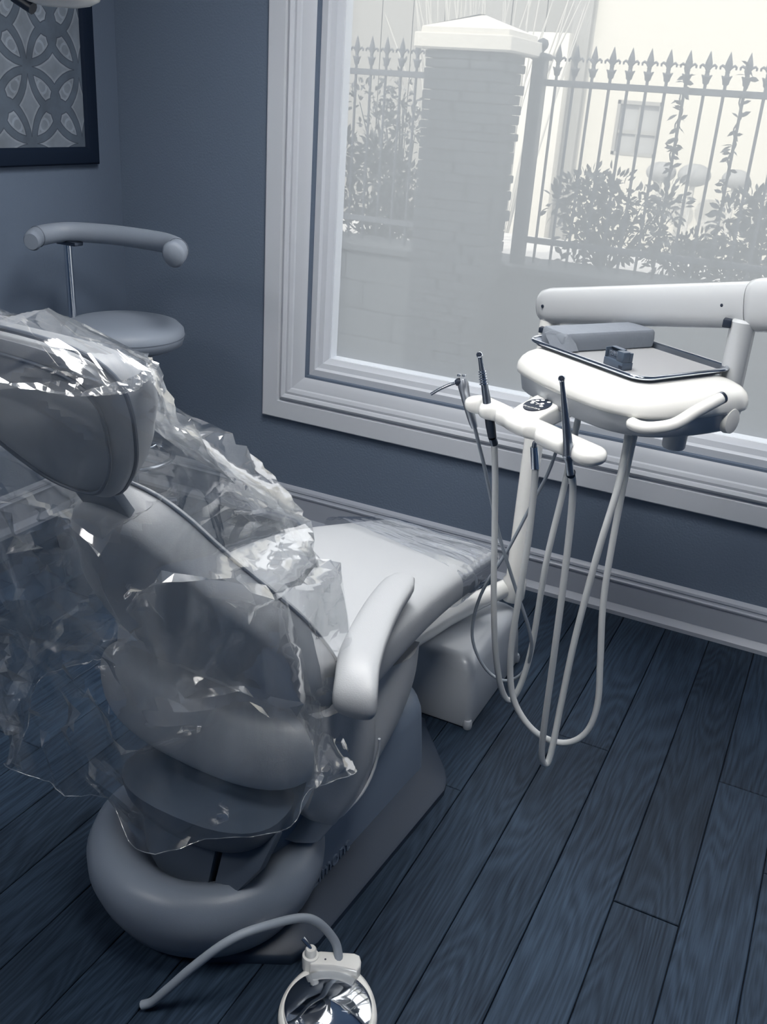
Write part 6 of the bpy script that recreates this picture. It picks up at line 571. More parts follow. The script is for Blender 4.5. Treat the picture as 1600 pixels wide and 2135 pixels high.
16,17,17,17,18,17,18,18,19,20,19,20,19,19,19,19,20,20,19,19,19,18,18,20,15,18,19,19,6,5,17,17,18,18,18,18,18,18,19,20,20,18,20,20,19,17,16,17,18,19,18,19,20,20,20,20,20,20,18,20,22,21,20,19,19,19,23,18,17,13,17,18,22,17,20,20,20,24,17,13,16,17,17,17,17,16,16,17,24,14,13,16,16,16,18,16,13,-4,8,12,17,18,18,17,17,18,16,16,16,16,17,17,17,17,16,18,17,18,18,18,19,18,19,19,19,18,18,19,18,19,19,17,18,19,20,19,19,18,18,18,17,17,19,18,17,18,18,18,17,16,16,21,20,20,20,19,17,15,18,17,18,19,19,20,20,20,19,21,19,20,23,21,20,18,17,19,-2,3,5,13,12,15,11,19,18,20,24,22,8,13,16,16,16,16,16,17,12,9,0,16,16,14,16,17,17,17,14,12,14,16,17,17,17,17,18,18,16,16,16,16,16,16,16,16,17,16,17,17,18,19,18,19,18,18,18,19,19,18,19,18,18,18,18,18,19,20,20,21,20,20,16,17,12,11,11,11,18,18,17,14,20,21,20,20,20,19,18,19,17,20,18,17,17,18,20,20,21,19,22,21,27,18,18,13,15,2,14,17,18,11,16,12,11,16,18,19,28,7,11,15,16,16,15,16,16,14,14,14,15,8,9,15,17,17,17,16,15,15,15,16,16,16,16,16,17,18,16,16,16,16,16,15,16,16,15,16,17,17,17,18,18,17,17,18,18,18,18,18,18,18,19,17,16,19,19,19,19,21,21,21,17,22,21,19,20,19,7,16,10,21,21,20,20,21,20,19,18,18,15,16,21,20,20,19,18,19,19,21,21,22,7,6,10,19,10,19,19,18,16,18,
14,16,17,17,17,14,-15,2,8,13,15,16,15,15,16,16,13,15,13,16,15,14,14,15,16,16,15,15,15,15,15,15,14,14,13,13,13,14,15,16,15,16,15,15,15,15,15,15,15,16,17,17,17,17,17,17,18,18,17,18,18,10,17,17,19,20,20,20,22,22,23,19,19,20,19,18,21,14,21,18,21,21,20,20,20,20,18,16,21,20,19,18,18,18,19,20,16,19,20,20,-3,19,9,10,19,18,18,17,10,17,14,11,7,2,-2,-5,10,15,17,15,14,15,15,15,14,15,16,12,12,5,14,14,14,14,14,15,15,15,15,14,15,15,14,11,14,11,12,15,15,15,15,15,14,14,15,15,14,15,14,15,17,17,17,16,17,17,17,17,17,17,14,21,12,16,18,19,19,20,21,22,19,21,22,22,21,19,21,18,21,21,18,20,20,21,21,20,20,18,18,20,18,19,18,19,20,18,18,19,8,6,12,5,19,18,19,19,13,6,19,16,15,13,14,14,15,15,15,16,16,15,14,15,14,14,15,13,14,14,11,1,9,13,13,14,14,15,15,14,13,13,8,14,10,14,14,9,13,14,14,14,14,14,15,14,14,14,14,13,15,15,15,16,16,17,17,17,17,16,17,16,19,19,19,13,16,18,19,19,19,21,21,21,21,21,20,21,20,21,21,21,20,19,21,21,21,21,20,19,19,19,19,18,19,19,19,18,18,16,17,4,20,20,19,19,16,8,6,17,15,13,15,16,15,16,16,15,15,14,15,14,14,14,13,14,14,13,13,13,22,27,13,15,14,13,13,13,15,13,13,12,13,-8,13,13,8,13,14,13,14,13,14,13,13,14,13,13,14,14,13,13,15,16,16,16,16,17,17,16,17,17,16,18,19,18,14,16,18,19,17,20,
20,21,21,20,20,20,19,18,20,21,21,21,20,20,21,21,21,20,19,20,19,19,19,20,18,14,20,14,10,20,20,21,19,14,6,9,17,15,14,15,16,16,16,16,15,15,14,15,14,14,13,10,13,14,15,14,14,11,1,13,16,19,14,12,11,11,16,12,12,12,12,22,13,13,13,13,13,13,12,13,13,13,13,13,13,13,12,13,14,14,14,15,16,15,16,16,16,17,15,16,17,18,17,17,17,15,15,17,20,18,20,20,20,21,21,20,20,21,20,21,21,20,19,20,21,21,20,20,19,19,19,19,20,19,15,15,11,11,21,20,19,17,10,7,12,17,16,16,16,16,16,15,15,15,15,14,14,13,14,14,3,12,12,12,15,12,13,13,12,12,13,7,12,9,9,8,-2,3,5,9,14,19,15,12,12,12,12,12,13,13,12,13,13,12,13,12,12,12,12,13,14,14,15,16,16,15,15,15,16,16,17,16,17,18,17,17,17,16,17,21,22,20,13,16,15,15,13,13,14,20,21,20,20,20,21,22,22,20,19,19,18,20,19,15,14,18,19,20,19,20,17,10,12,15,17,16,16,16,16,15,15,15,15,14,13,14,13,14,13,9,13,8,7,9,13,6,3,9,9,10,11,11,12,5,-2,-5,0,5,8,10,12,17,13,11,11,12,12,12,11,11,12,11,11,12,11,12,12,12,13,12,12,14,15,15,15,16,15,16,16,16,16,17,17,17,17,17,16,16,14,11,9,8,18,12,12,13,16,18,21,17,19,21,21,21,21,22,21,20,20,20,20,19,16,14,20,22,22,22,21,19,15,16,16,16,16,16,15,14,14,15,14,14,13,13,13,13,13,13,9,5,14,12,12,9,2,10,10,6,11,10,8,10,21,-9,2,7,8,8,9,9,
9,5,8,10,10,10,11,11,11,11,11,12,11,11,11,10,10,11,11,12,12,13,14,15,15,15,15,15,15,15,15,16,16,16,17,17,17,16,13,13,18,20,14,21,22,22,22,21,19,15,18,19,20,21,22,22,23,22,21,20,19,17,16,23,23,22,23,23,21,15,15,16,16,16,15,14,14,15,14,14,13,13,13,13,13,12,13,9,5,11,13,13,11,10,9,11,12,10,8,8,4,-1,-15,16,10,9,8,8,8,8,7,5,1,9,7,10,10,10,11,11,11,11,11,10,10,10,11,11,12,11,12,12,13,14,15,14,15,14,14,15,15,15,16,16,16,15,14,11,13,14,16,15,17,14,19,20,20,20,16,21,16,19,20,21,21,22,22,21,21,20,19,18,24,23,23,22,20,16,11,14,14,16,16,16,16,15,16,15,14,13,14,13,13,13,13,12,10,5,9,12,12,12,11,10,9,11,11,11,10,9,9,5,4,9,10,9,9,8,8,7,7,8,10,1,9,6,9,10,10,10,10,10,10,10,10,9,10,10,10,11,11,11,13,14,15,15,14,14,14,13,14,15,15,14,14,12,10,13,13,13,13,18,18,16,14,17,19,19,21,20,22,17,18,20,21,22,22,22,22,20,19,24,22,20,16,14,10,9,13,15,14,14,14,14,13,13,12,13,14,13,13,13,13,12,11,12,6,8,11,12,12,11,11,10,10,10,11,10,10,10,9,8,8,10,9,9,9,9,8,8,8,8,8,9,2,9,7,9,9,10,10,10,11,10,9,9,9,10,10,10,11,11,11,13,14,13,13,13,11,13,14,13,9,12,8,9,13,13,12,11,10,11,14,17,16,14,11,17,19,19,20,22,21,20,21,22,22,23,21,19,23,19,14,9,7,5,8,12,14,13,
14,14,14,14,15,15,14,13,13,13,12,12,12,12,13,7,7,8,12,12,11,11,10,10,10,10,10,10,10,9,9,9,9,10,10,10,9,9,8,8,8,8,7,7,9,2,8,7,9,9,10,10,9,9,8,9,9,10,10,10,9,10,10,11,15,13,11,11,12,10,7,5,10,6,9,13,12,12,11,10,11,9,7,4,3,3,11,11,17,18,19,21,20,20,21,20,22,22,22,23,14,8,4,4,6,9,12,13,13,14,14,13,13,14,14,14,14,13,13,13,13,13,12,13,8,7,5,13,12,11,12,11,11,10,10,10,10,10,9,10,9,10,9,9,10,9,9,9,9,9,8,8,7,7,6,9,4,8,8,9,9,11,10,9,8,7,8,8,8,6,6,6,7,7,-1,0,1,-1,0,1,3,6,6,10,13,13,13,11,12,11,7,6,6,7,9,9,6,6,9,18,18,20,21,21,19,20,21,22,22,7,4,3,5,8,10,12,12,13,14,14,13,14,14,13,13,13,13,14,12,12,12,12,13,9,8,8,14,12,12,12,10,10,10,10,10,10,10,10,10,9,10,9,9,9,9,10,9,9,9,9,9,8,8,8,7,6,8,6,7,8,10,10,10,8,8,7,7,5,2,4,7,7,4,-1,-1,-2,-1,3,5,8,10,12,13,14,14,13,12,12,11,13,13,12,11,10,8,9,9,9,6,7,18,16,12,17,13,6,-6,5,-3,0,1,4,7,10,11,13,13,13,13,13,13,13,14,14,13,12,12,11,12,13,13,12,11,10,9,13,14,13,11,11,11,10,9,10,9,9,9,9,9,9,8,9,9,10,10,9,9,9,9,8,8,8,8,7,8,7,6,6,5,7,8,10,9,9,6,6,3,1,6,4,0,-3,-3,-3,0,7,10,12,13,13,
13,13,13,14,14,12,12,11,11,9,9,8,7,8,11,13,14,14,14,11,12,11,17,8,-6,-15,6,0,1,2,6,9,12,12,13,12,12,12,12,13,11,12,13,14,13,12,11,10,12,12,12,12,10,9,12,12,13,12,11,10,9,9,9,9,9,9,10,9,9,9,9,8,9,8,9,9,9,9,8,9,8,8,8,8,7,7,6,6,6,5,6,11,9,9,6,3,2,6,5,8,8,10,9,11,11,9,10,9,10,9,11,12,13,11,9,11,11,15,15,13,11,11,11,11,8,7,8,9,10,13,7,16,14,4,2,15,4,8,6,8,10,11,11,11,11,11,11,10,11,11,10,8,8,9,11,11,5,11,12,12,12,12,11,12,12,12,11,11,11,10,10,9,9,9,9,9,8,9,9,8,9,9,8,9,8,8,9,8,9,8,8,8,8,8,7,7,6,5,8,7,5,-1,8,10,8,-5,7,6,5,4,5,6,8,9,11,12,12,12,12,10,8,6,6,8,13,14,15,12,12,17,15,13,15,15,13,8,11,12,13,11,13,12,11,6,9,16,10,10,9,11,11,11,10,9,8,8,8,9,8,8,7,8,8,6,7,7,14,12,12,12,12,12,11,12,12,12,12,11,10,9,9,9,9,8,9,9,9,9,9,9,8,8,9,8,8,9,8,8,8,8,8,7,7,7,7,7,7,4,5,8,7,8,8,14,12,20,8,9,8,6,5,3,3,2,1,2,3,6,7,12,13,13,13,13,13,14,15,15,16,14,16,16,12,8,4,10,8,10,11,10,10,12,10,8,11,15,11,10,9,9,8,7,6,7,7,9,10,10,10,9,17,16,15,14,11,13,14,13,12,13,13,12,12,11,11,11,10,10,10,10,9,9,9,9,8,8,9,9,8,8,
8,8,8,8,9,8,8,8,7,7,7,8,7,7,7,7,6,5,5,5,7,3,7,20,10,10,8,8,9,10,10,9,8,7,7,5,4,2,4,2,4,5,4,2,4,5,6,9,7,3,-2,-3,-3,2,10,9,9,9,9,11,11,11,10,10,12,15,15,-6,-1,1,3,4,7,7,10,10,12,14,15,16,8,9,9,10,12,13,13,12,12,13,14,11,11,11,11,10,11,10,9,9,9,8,8,8,8,8,8,9,9,9,9,8,8,8,7,7,7,7,7,7,7,6,6,5,5,5,4,6,7,4,0,1,5,-7,6,7,6,3,8,9,9,10,10,11,10,11,10,9,5,5,4,5,5,6,1,-1,-2,-2,-2,-1,2,7,14,13,12,12,9,9,9,10,11,12,10,10,12,13,12,18,10,9,10,10,10,11,10,10,9,9,9,9,14,14,13,13,13,13,12,13,12,12,16,11,10,10,10,10,9,9,9,9,8,8,7,8,8,9,9,8,9,9,8,9,8,8,8,8,7,7,7,6,6,5,5,5,6,5,5,5,2,-1,-2,7,6,-8,-7,-3,8,9,2,8,9,9,9,9,10,11,11,12,12,11,10,9,9,9,9,8,7,5,6,10,17,18,16,17,19,17,16,8,9,10,11,12,12,10,13,12,12,16,16,18,17,18,17,17,17,17,16,15,14,14,14,13,14,14,14,13,13,12,12,10,1,7,9,9,9,10,9,9,8,8,9,9,8,7,9,8,8,9,9,9,9,8,8,7,7,6,6,5,5,5,4,5,5,6,5,5,5,6,2,-2,5,6,-2,-6,-2,6,8,9,8,1,8,9,9,9,9,9,10,11,12,13,13,12,13,12,13,13,14,14,17,18,17,17,19,19,16,15,14,14,9,6,9,12,11,11,14,12,11,15,17,18,
18,18,19,18,18,17,17,16,16,15,16,17,16,17,16,15,14,12,10,4,9,7,8,9,10,9,10,9,9,7,6,8,9,8,7,8,9,9,9,9,8,8,7,7,7,6,5,5,4,4,4,5,6,5,5,5,6,6,-4,2,7,3,-4,-1,4,7,7,9,9,7,1,8,10,9,9,9,9,10,11,12,13,15,14,15,15,15,15,16,16,16,16,17,16,18,22,21,20,18,15,14,13,10,11,13,17,8,21,10,20,15,14,8,6,7,8,9,11,12,14,15,21,20,19,17,16,14,12,9,3,7,8,7,9,8,8,9,9,9,9,9,8,6,6,8,8,8,8,10,10,9,9,7,7,7,5,4,3,3,3,4,6,6,5,4,4,5,5,6,1,5,5,-3,-6,3,7,8,8,8,9,9,5,1,6,10,9,9,9,9,10,12,13,13,15,16,16,17,17,18,18,19,19,18,17,18,16,21,22,21,19,14,13,9,-3,10,-16,-15,12,20,12,12,9,15,20,20,20,21,21,22,21,21,20,18,16,13,10,7,3,3,8,8,7,7,8,9,9,9,9,8,8,9,9,8,7,6,8,8,8,9,10,9,8,8,7,6,5,4,3,3,4,5,4,2,1,2,2,2,4,4,2,7,-4,-5,3,8,7,7,8,8,8,8,9,3,1,5,9,10,10,9,10,10,11,13,14,15,16,17,18,17,17,16,16,16,17,17,19,16,17,21,19,16,6,3,-7,-4,34,17,-4,19,16,15,20,20,19,20,21,22,22,22,22,21,0,0,0,0,0,2,6,9,9,10,4,10,7,9,8,8,8,9,9,8,9,9,9,8,6,7,9,9,12,9,7,6,5,4,3,2,2,2,3,0,-1,0,2,4,6,7,6,1,5,-2,0,5,8,8,7,6,7,7,5,9,
8,9,3,1,5,8,10,11,10,10,11,11,13,14,15,16,17,19,19,19,18,18,18,17,17,18,18,17,18,17,15,-10,6,17,-1,15,7,-8,19,17,19,20,16,15,13,10,7,5,3,2,18,16,14,13,13,13,14,13,12,9,10,9,9,7,9,9,8,8,8,8,7,8,8,9,8,8,7,8,13,8,6,5,5,3,2,-1,3,2,2,5,6,7,7,5,4,4,1,-1,7,7,8,8,8,7,9,9,0,6,7,6,8,7,7,2,1,4,7,9,11,12,11,12,11,12,13,13,14,15,16,17,18,18,16,16,13,13,13,11,11,14,10,13,12,15,15,20,27,15,-2,16,17,18,19,19,19,19,19,19,19,19,10,10,12,13,14,14,12,10,11,10,10,9,8,8,8,7,8,8,8,7,7,6,5,4,3,2,0,0,-8,0,3,2,0,0,-3,7,2,6,5,3,3,3,4,7,6,0,-4,1,8,8,8,8,8,8,8,8,8,3,7,6,6,8,8,7,1,-1,2,5,8,10,12,13,13,13,13,14,14,14,14,14,15,15,17,17,16,15,12,13,15,10,-2,17,11,1,-7,-2,-5,16,16,14,10,6,7,7,8,10,14,10,10,9,15,15,14,14,13,13,12,12,10,10,9,8,7,8,7,8,8,7,5,3,-2,-5,-4,-5,-3,-1,5,-1,-3,-6,-6,-5,-5,-4,4,3,4,2,3,5,6,5,3,-2,-5,-4,2,5,7,7,7,8,7,8,7,7,8,7,8,7,6,6,7,8,7,3,-1,1,2,4,7,9,11,12,13,13,14,14,15,15,15,15,15,14,13,12,14,14,13,-1,8,8,7,13,17,1,14,-11,10,17,14,13,13,14,15,16,15,16,15,16,12,13,13,12,11,10,10,10,9,8,7,7,8,7,7,6,3,0,-3,-4,
-2,-4,-4,0,4,6,-2,-1,-6,-2,-5,-2,3,7,5,5,4,6,3,0,-2,-3,-4,-3,-1,3,5,5,7,7,8,8,8,7,8,6,7,7,6,7,7,7,6,6,8,7,4,-1,-2,-2,-1,2,4,6,8,10,11,12,12,12,11,13,13,12,11,12,12,12,-2,11,7,7,6,8,13,12,3,13,-9,-9,10,12,13,12,11,13,11,14,12,11,11,11,10,10,10,10,10,8,7,6,6,5,5,4,0,-4,-6,-8,-7,-7,-6,1,5,6,6,-3,-1,-7,-3,-3,5,9,8,4,8,5,3,5,8,7,6,6,6,7,8,8,8,6,7,8,8,7,7,7,7,5,8,7,6,6,7,5,5,6,7,6,8,8,5,3,0,-3,-3,-4,-4,-4,-3,-2,0,3,8,10,9,10,11,9,10,-2,10,7,6,5,6,7,5,4,10,9,9,-4,-3,10,10,10,11,5,11,11,10,11,10,9,9,7,6,7,6,6,5,4,2,0,-3,-6,-8,-8,-8,-6,-5,-1,4,6,6,5,-4,-3,-5,3,7,7,8,4,1,7,5,5,4,5,7,9,8,7,6,7,8,9,8,9,3,8,8,8,7,7,6,6,6,6,6,6,6,6,7,8,6,8,8,8,9,9,9,8,7,7,7,7,7,8,9,9,8,5,8,7,7,9,-2,8,7,2,6,5,6,5,5,4,6,8,9,8,-6,-4,4,9,7,9,4,-2,9,9,2,4,5,7,7,4,2,-1,-3,-5,-6,-7,-8,-9,-7,-6,-5,-3,1,5,7,7,1,-3,1,5,8,8,5,8,3,2,8,6,5,4,5,4,6,3,9,8,8,5,6,7,8,6,7,-2,8,7,8,7,5,7,6,1,3,0,2,6,8,7,8,8,7,6,6,6,7,8,8,9,8,8,8,8,8,7,5,7,5,4,7,-1,6,7,5,2,
5,5,5,4,4,4,6,5,8,7,7,-6,-3,-2,3,6,5,7,-3,-2,-8,-7,-5,-5,-5,-7,-8,-8,-8,-9,-9,-9,-9,-7,-6,-4,-1,3,6,7,6,2,4,6,7,6,7,5,6,3,3,7,6,6,6,5,4,3,6,4,7,9,8,8,4,4,5,8,4,3,-5,5,6,7,6,4,-6,6,2,7,7,7,7,8,9,9,9,9,8,7,6,6,7,5,6,5,5,5,4,6,6,5,3,6,-1,5,6,5,3,3,4,4,4,4,3,3,4,5,5,6,5,5,-4,-2,-5,-6,-1,-1,1,-6,-6,-7,-8,-7,-8,-8,-8,-8,-8,-8,-8,-7,-5,-4,-1,2,6,7,7,5,5,6,7,6,5,7,5,5,4,2,6,5,5,5,4,5,5,4,5,4,5,8,8,8,7,2,2,2,7,7,3,-6,-3,0,6,3,6,-5,2,6,6,7,7,7,7,8,9,9,8,8,7,6,5,7,6,7,6,6,7,6,5,2,5,3,4,4,4,5,2,2,5,3,3,3,3,3,4,3,5,5,5,6,3,-4,4,5,0,2,1,0,1,-5,-6,-7,-6,-6,-7,-7,-6,-4,-3,-1,1,4,6,6,7,7,5,4,1,-1,1,4,6,5,3,4,2,6,5,5,5,5,5,4,5,3,4,4,4,6,7,7,7,6,1,0,0,0,-4,-1,-6,-6,-6,2,4,5,0,1,3,3,4,6,7,7,7,7,8,8,8,7,6,5,6,6,6,6,5,4,3,5,0,3,3,3,4,3,1,2,3,3,3,2,3,3,3,3,4,4,4,4,4,2,-1,2,0,-1,0,4,5,4,-2,-6,-6,-6,-3,0,2,4,6,6,6,4,5,6,3,0,-1,-1,0,4,5,5,4,1,4,1,4,4,4,4,4,4,4,4,4,2,3,3,3,5,6,5,6,6,5,1,-1,0,
1,-4,0,-4,-4,-4,2,4,5,0,-1,-1,0,0,2,4,5,6,6,6,6,6,6,5,4,4,5,5,4,2,3,2,2,2,3,3,3,2,3,2,3,2,2,3,2,2,3,3,3,4,4,0,4,3,-4,-3,4,4,1,1,2,2,3,4,3,4,4,3,3,3,3,3,3,4,0,-1,-1,1,2,2,3,2,0,-4,1,4,2,3,3,3,3,4,3,3,3,2,3,3,3,2,1,3,4,5,4,4,4,3,1,0,1,1,-3,0,1,3,2,4,3,3,3,4,4,4,2,1,1,1,3,3,4,5,4,4,4,4,4,3,2,3,3,2,2,2,3,4,3,2,2,1,2,2,2,2,2,3,2,2,3,3,3,3,-4,4,3,-3,-2,1,4,4,23,28,31,32,33,34,34,34,34,34,34,33,33,32,33,32,31,29,27,25,22,20,18,19,12,10,10,11,10,10,9,8,7,4,2,4,7,8,8,9,8,8,12,15,17,19,20,20,18,16,14,11,9,4,-2,-7,-8,-6,-2,2,5,7,9,11,14,17,17,18,18,19,20,21,22,23,23,22,21,20,19,18,16,15,16,11,11,10,8,4,2,17,6,8,13,11,12,13,2,18,11,15,15,17,19,11,16,17,13,15,17,20,10,10,11,13,13,14,14,14,14,13,13,14,13,14,13,13,12,12,12,11,11,10,10,9,9,9,8,7,7,5,4,2,0,1,4,7,8,10,8,9,9,5,8,11,14,16,18,20,22,23,23,24,23,23,23,23,23,23,22,21,19,18,16,14,12,9,10,10,10,11,11,11,12,12,12,12,12,12,12,11,10,9,8,8,8,5,-1,0,13,9,7,9,14,10,11,18,13,2,15,14,15,16,17,18,12,10,9,8,9,9,24,24,25,24,24,23,23,23,22,22,
21,20,20,18,18,17,16,15,13,12,10,10,7,6,4,3,2,0,-1,-2,-2,-2,1,4,7,9,10,11,8,10,10,8,3,5,6,8,11,13,16,17,19,20,20,20,19,18,17,15,14,12,11,10,9,9,8,8,8,8,8,8,8,8,8,8,9,9,8,8,8,8,7,7,6,4,0,-1,9,12,7,2,12,1,13,3,11,12,13,11,-1,3,7,10,13,16,19,21,22,23,23,23,-23,-23,-24,-24,-24,-24,-24,-24,-24,-24,-24,-24,-24,-23,-23,-23,-22,-22,-21,-20,-19,-19,-17,-16,-14,-13,-11,-8,-7,-4,-1,3,6,8,7,5,10,10,6,9,7,3,4,1,1,1,0,2,3,6,8,9,11,12,14,15,15,16,16,16,16,15,14,13,13,13,12,12,12,12,12,11,11,11,10,10,9,8,7,5,5,3,2,3,6,8,3,2,2,6,-2,5,-4,2,1,2,2,1,5,-5,-9,-12,-15,-17,-18,-19,-20,-21,-22,-22,12,12,12,13,13,13,13,12,12,12,12,12,11,11,11,11,11,11,11,11,10,10,10,10,10,9,9,8,9,9,8,6,4,3,4,6,3,2,2,4,2,4,2,-1,-3,-5,-6,-9,-11,-13,-15,-16,-17,-18,-19,-20,-20,-21,-21,-21,-21,-21,-20,-20,-20,-20,-20,-20,-20,-20,-20,-19,-19,-19,-19,-19,-17,-17,-17,-16,-16,-15,-14,-14,-12,-12,-10,-8,-7,-5,-1,-3,0,4,5,5,6,6,3,8,9,9,9,9,9,9,9,10,11,11]
def sleeve_rows():
    """rings of the draped sleeve, hem first, in millimetres: each ring is stored as steps from the ring before"""
    rows = []
    for k in range(SLEEVE_N):
        row = []
        for i in range(SLEEVE_A):
            d = [ch[k*SLEEVE_A+i] for ch in (SLEEVE_X, SLEEVE_Y, SLEEVE_Z)]
            b_ = rows[k-1][i] if k else (row[i-1] if i else (0, 0, 0))
            row.append([d[c]+b_[c] for c in range(3)])
        rows.append(row)
    return [[Vector((SLEEVE_LO[0]+p[0]*.001, SLEEVE_LO[1]+p[1]*.001, SLEEVE_LO[2]+p[2]*.001)) for p in r] for r in rows]
rows = sleeve_rows()
m_ = MB(); vs = [m_.ring(r_) for r_ in rows]
for a, c in zip(vs, vs[1:]): m_.bridge(a, c)
m_.face(vs[-1])
sl = m_.build('plastic_sleeve', FILM, None, smooth=SLEEVE_SHARP)
HEM = film('film_hem', veil=0.16, gloss_rough=0.12, base=0.12, edge=0.6)
MB().tube(rows[0], .0008, n=6, closed=True).build('hem', HEM, sl, smooth=60)
# sleeve shape: end
tag(sl, 'large clear crinkled plastic sleeve draped over the headrest and back of the dental chair', 'plastic cover')

# ================================================================ assistant stool in the corner
st = thing('stool', (-2.15, 2.50, 0), 'grey padded stool with curved body rail, standing in the room corner', 'stool')
sc_ = Vector((-2.16, 2.48, 0))
MB().lathe([(.10,.722),(.165,.726),(.192,.740),(.200,.765),(.197,.788),(.180,.805),(.14,.815),(.07,.819),(.01,.82)], sc_, n=48).build('seat', STOOLL, st, smooth=60)
seat_s = bpy.data.objects['seat']
MB().tube([sc_+Vector((.1995*math.cos(a), .1995*math.sin(a), .768)) for a in [2*math.pi*k/48 for k in range(48)]], .0018, n=6, closed=True).build('seam', PIPE, seat_s)
rail_pts = crom([(-2.335,2.27,1.065),(-2.36,2.33,1.075),(-2.33,2.42,1.083),(-2.22,2.475,1.085),(-2.08,2.485,1.086),(-1.96,2.465,1.087),(-1.885,2.42,1.082),(-1.862,2.365,1.072)], 40)
rr = [.020]+[.030]*39+[.022]
for i in range(41):
    rr[i] = .0275+.008*max(0, (i-30)/10)
rr[0] = .022; rr[1] = .0275; rr[-1] = .028; rr[-2] = .0355
MB().tube(rail_pts, rr, n=20, flat=1.15).build('body_rail', STOOLL, st, smooth=60)
br = bpy.data.objects['body_rail']
pr = rail_pts[35]; tn = (rail_pts[36]-rail_pts[34]).normalized()
def hoop(p, t_, r, nm, m, par):
    u_ = t_.cross(Vector((0,0,1))).normalized(); v_ = t_.cross(u_)
    MB().tube([p+u_*math.cos(a)*r+v_*math.sin(a)*r*1.15 for a in [2*math.pi*k/28 for k in range(28)]], .0016, n=6, closed=True).build(nm, m, par)
hoop(pr, tn, .032, 'seam', PIPE, br); hoop(rail_pts[5], (rail_pts[6]-rail_pts[4]).normalized(), .028, 'seam', PIPE, br)
px_, py_ = -2.335, 2.425
MB().tube([(px_, py_, 1.06), (px_+.004, py_, .80), (px_+.008, py_, .70), (px_+.06, py_, .665), (-2.14, 2.48, .665)], .013, n=16).build('rail_post', CHROME, st, smooth=60)
MB().box(px_-.03, py_-.02, 1.043, px_+.05, py_+.02, 1.058).build('rail_bracket', DSTEEL, st, bevel=.003)
MB().lathe([(.10,.70),(.10,.722)], sc_, n=24).build('seat_plate', DSTEEL, st)
MB().lathe([(.03,.10),(.03,.40),(.022,.40),(.022,.70)], sc_, n=20).build('gas_column', CHROME, st)
for k in range(5):
    a = 2*math.pi*k/5+.3; e = sc_+Vector((.24*math.cos(a), .24*math.sin(a), .075))
    lg = MB().tube([sc_+Vector((0,0,.12)), sc_+Vector((.10*math.cos(a), .10*math.sin(a), .115)), e], [.024,.02,.014], n=10).build('leg', CHROME, st)
    MB().lathe([(.012,-.012),(.028,-.012),(.030,0),(.028,.012),(.012,.012)], e+Vector((0,0,-.045)), axis=(-math.sin(a), math.cos(a), 0), n=16).build('caster', BLACK, lg)
MB().tube([sc_+Vector((.15*math.cos(a), .15*math.sin(a), .33)) for a in [2*math.pi*k/40 for k in range(40)]], .010, n=10, closed=True).build('foot_ring', CHROME, st)
for k in range(4):
    a = 2*math.pi*k/4; MB().tube([sc_+Vector((.028*math.cos(a), .028*math.sin(a), .33)), sc_+Vector((.15*math.cos(a), .15*math.sin(a), .33))], .006, n=8).build('foot_ring_spoke', CHROME, st)

# ================================================================ framed picture on the left wall
pic = thing('framed_picture', (XL, 2.45, 1.264), 'dark framed print of interlaced rings on the left wall', 'picture')
PY0, PY1, PZ0, PZ1 = 1.95, 2.821, 1.264, 2.10
fw = .058
f = MB()
FP = [(0,0),(0,.022),(.006,.028),(.03,.030),(.05,.024),(.058,.014),(.058,0)]
def fr_side(fn):
    f.loft([[fn(e, d, p) for d, p in FP] for e in (0, 1)])
fr_side(lambda e, d, p: Vector((XL+p, PY1-d, (PZ0+d) if e == 0 else (PZ1-d))))
fr_side(lambda e, d, p: Vector((XL+p, PY0+d, (PZ0+d) if e == 0 else (PZ1-d))))
fr_side(lambda e, d, p: Vector((XL+p, (PY0+d) if e == 0 else (PY1-d), PZ0+d)))
fr_side(lambda e, d, p: Vector((XL+p, (PY0+d) if e == 0 else (PY1-d), PZ1-d)))
f.build('frame', FRAMEM, pic, smooth=30)
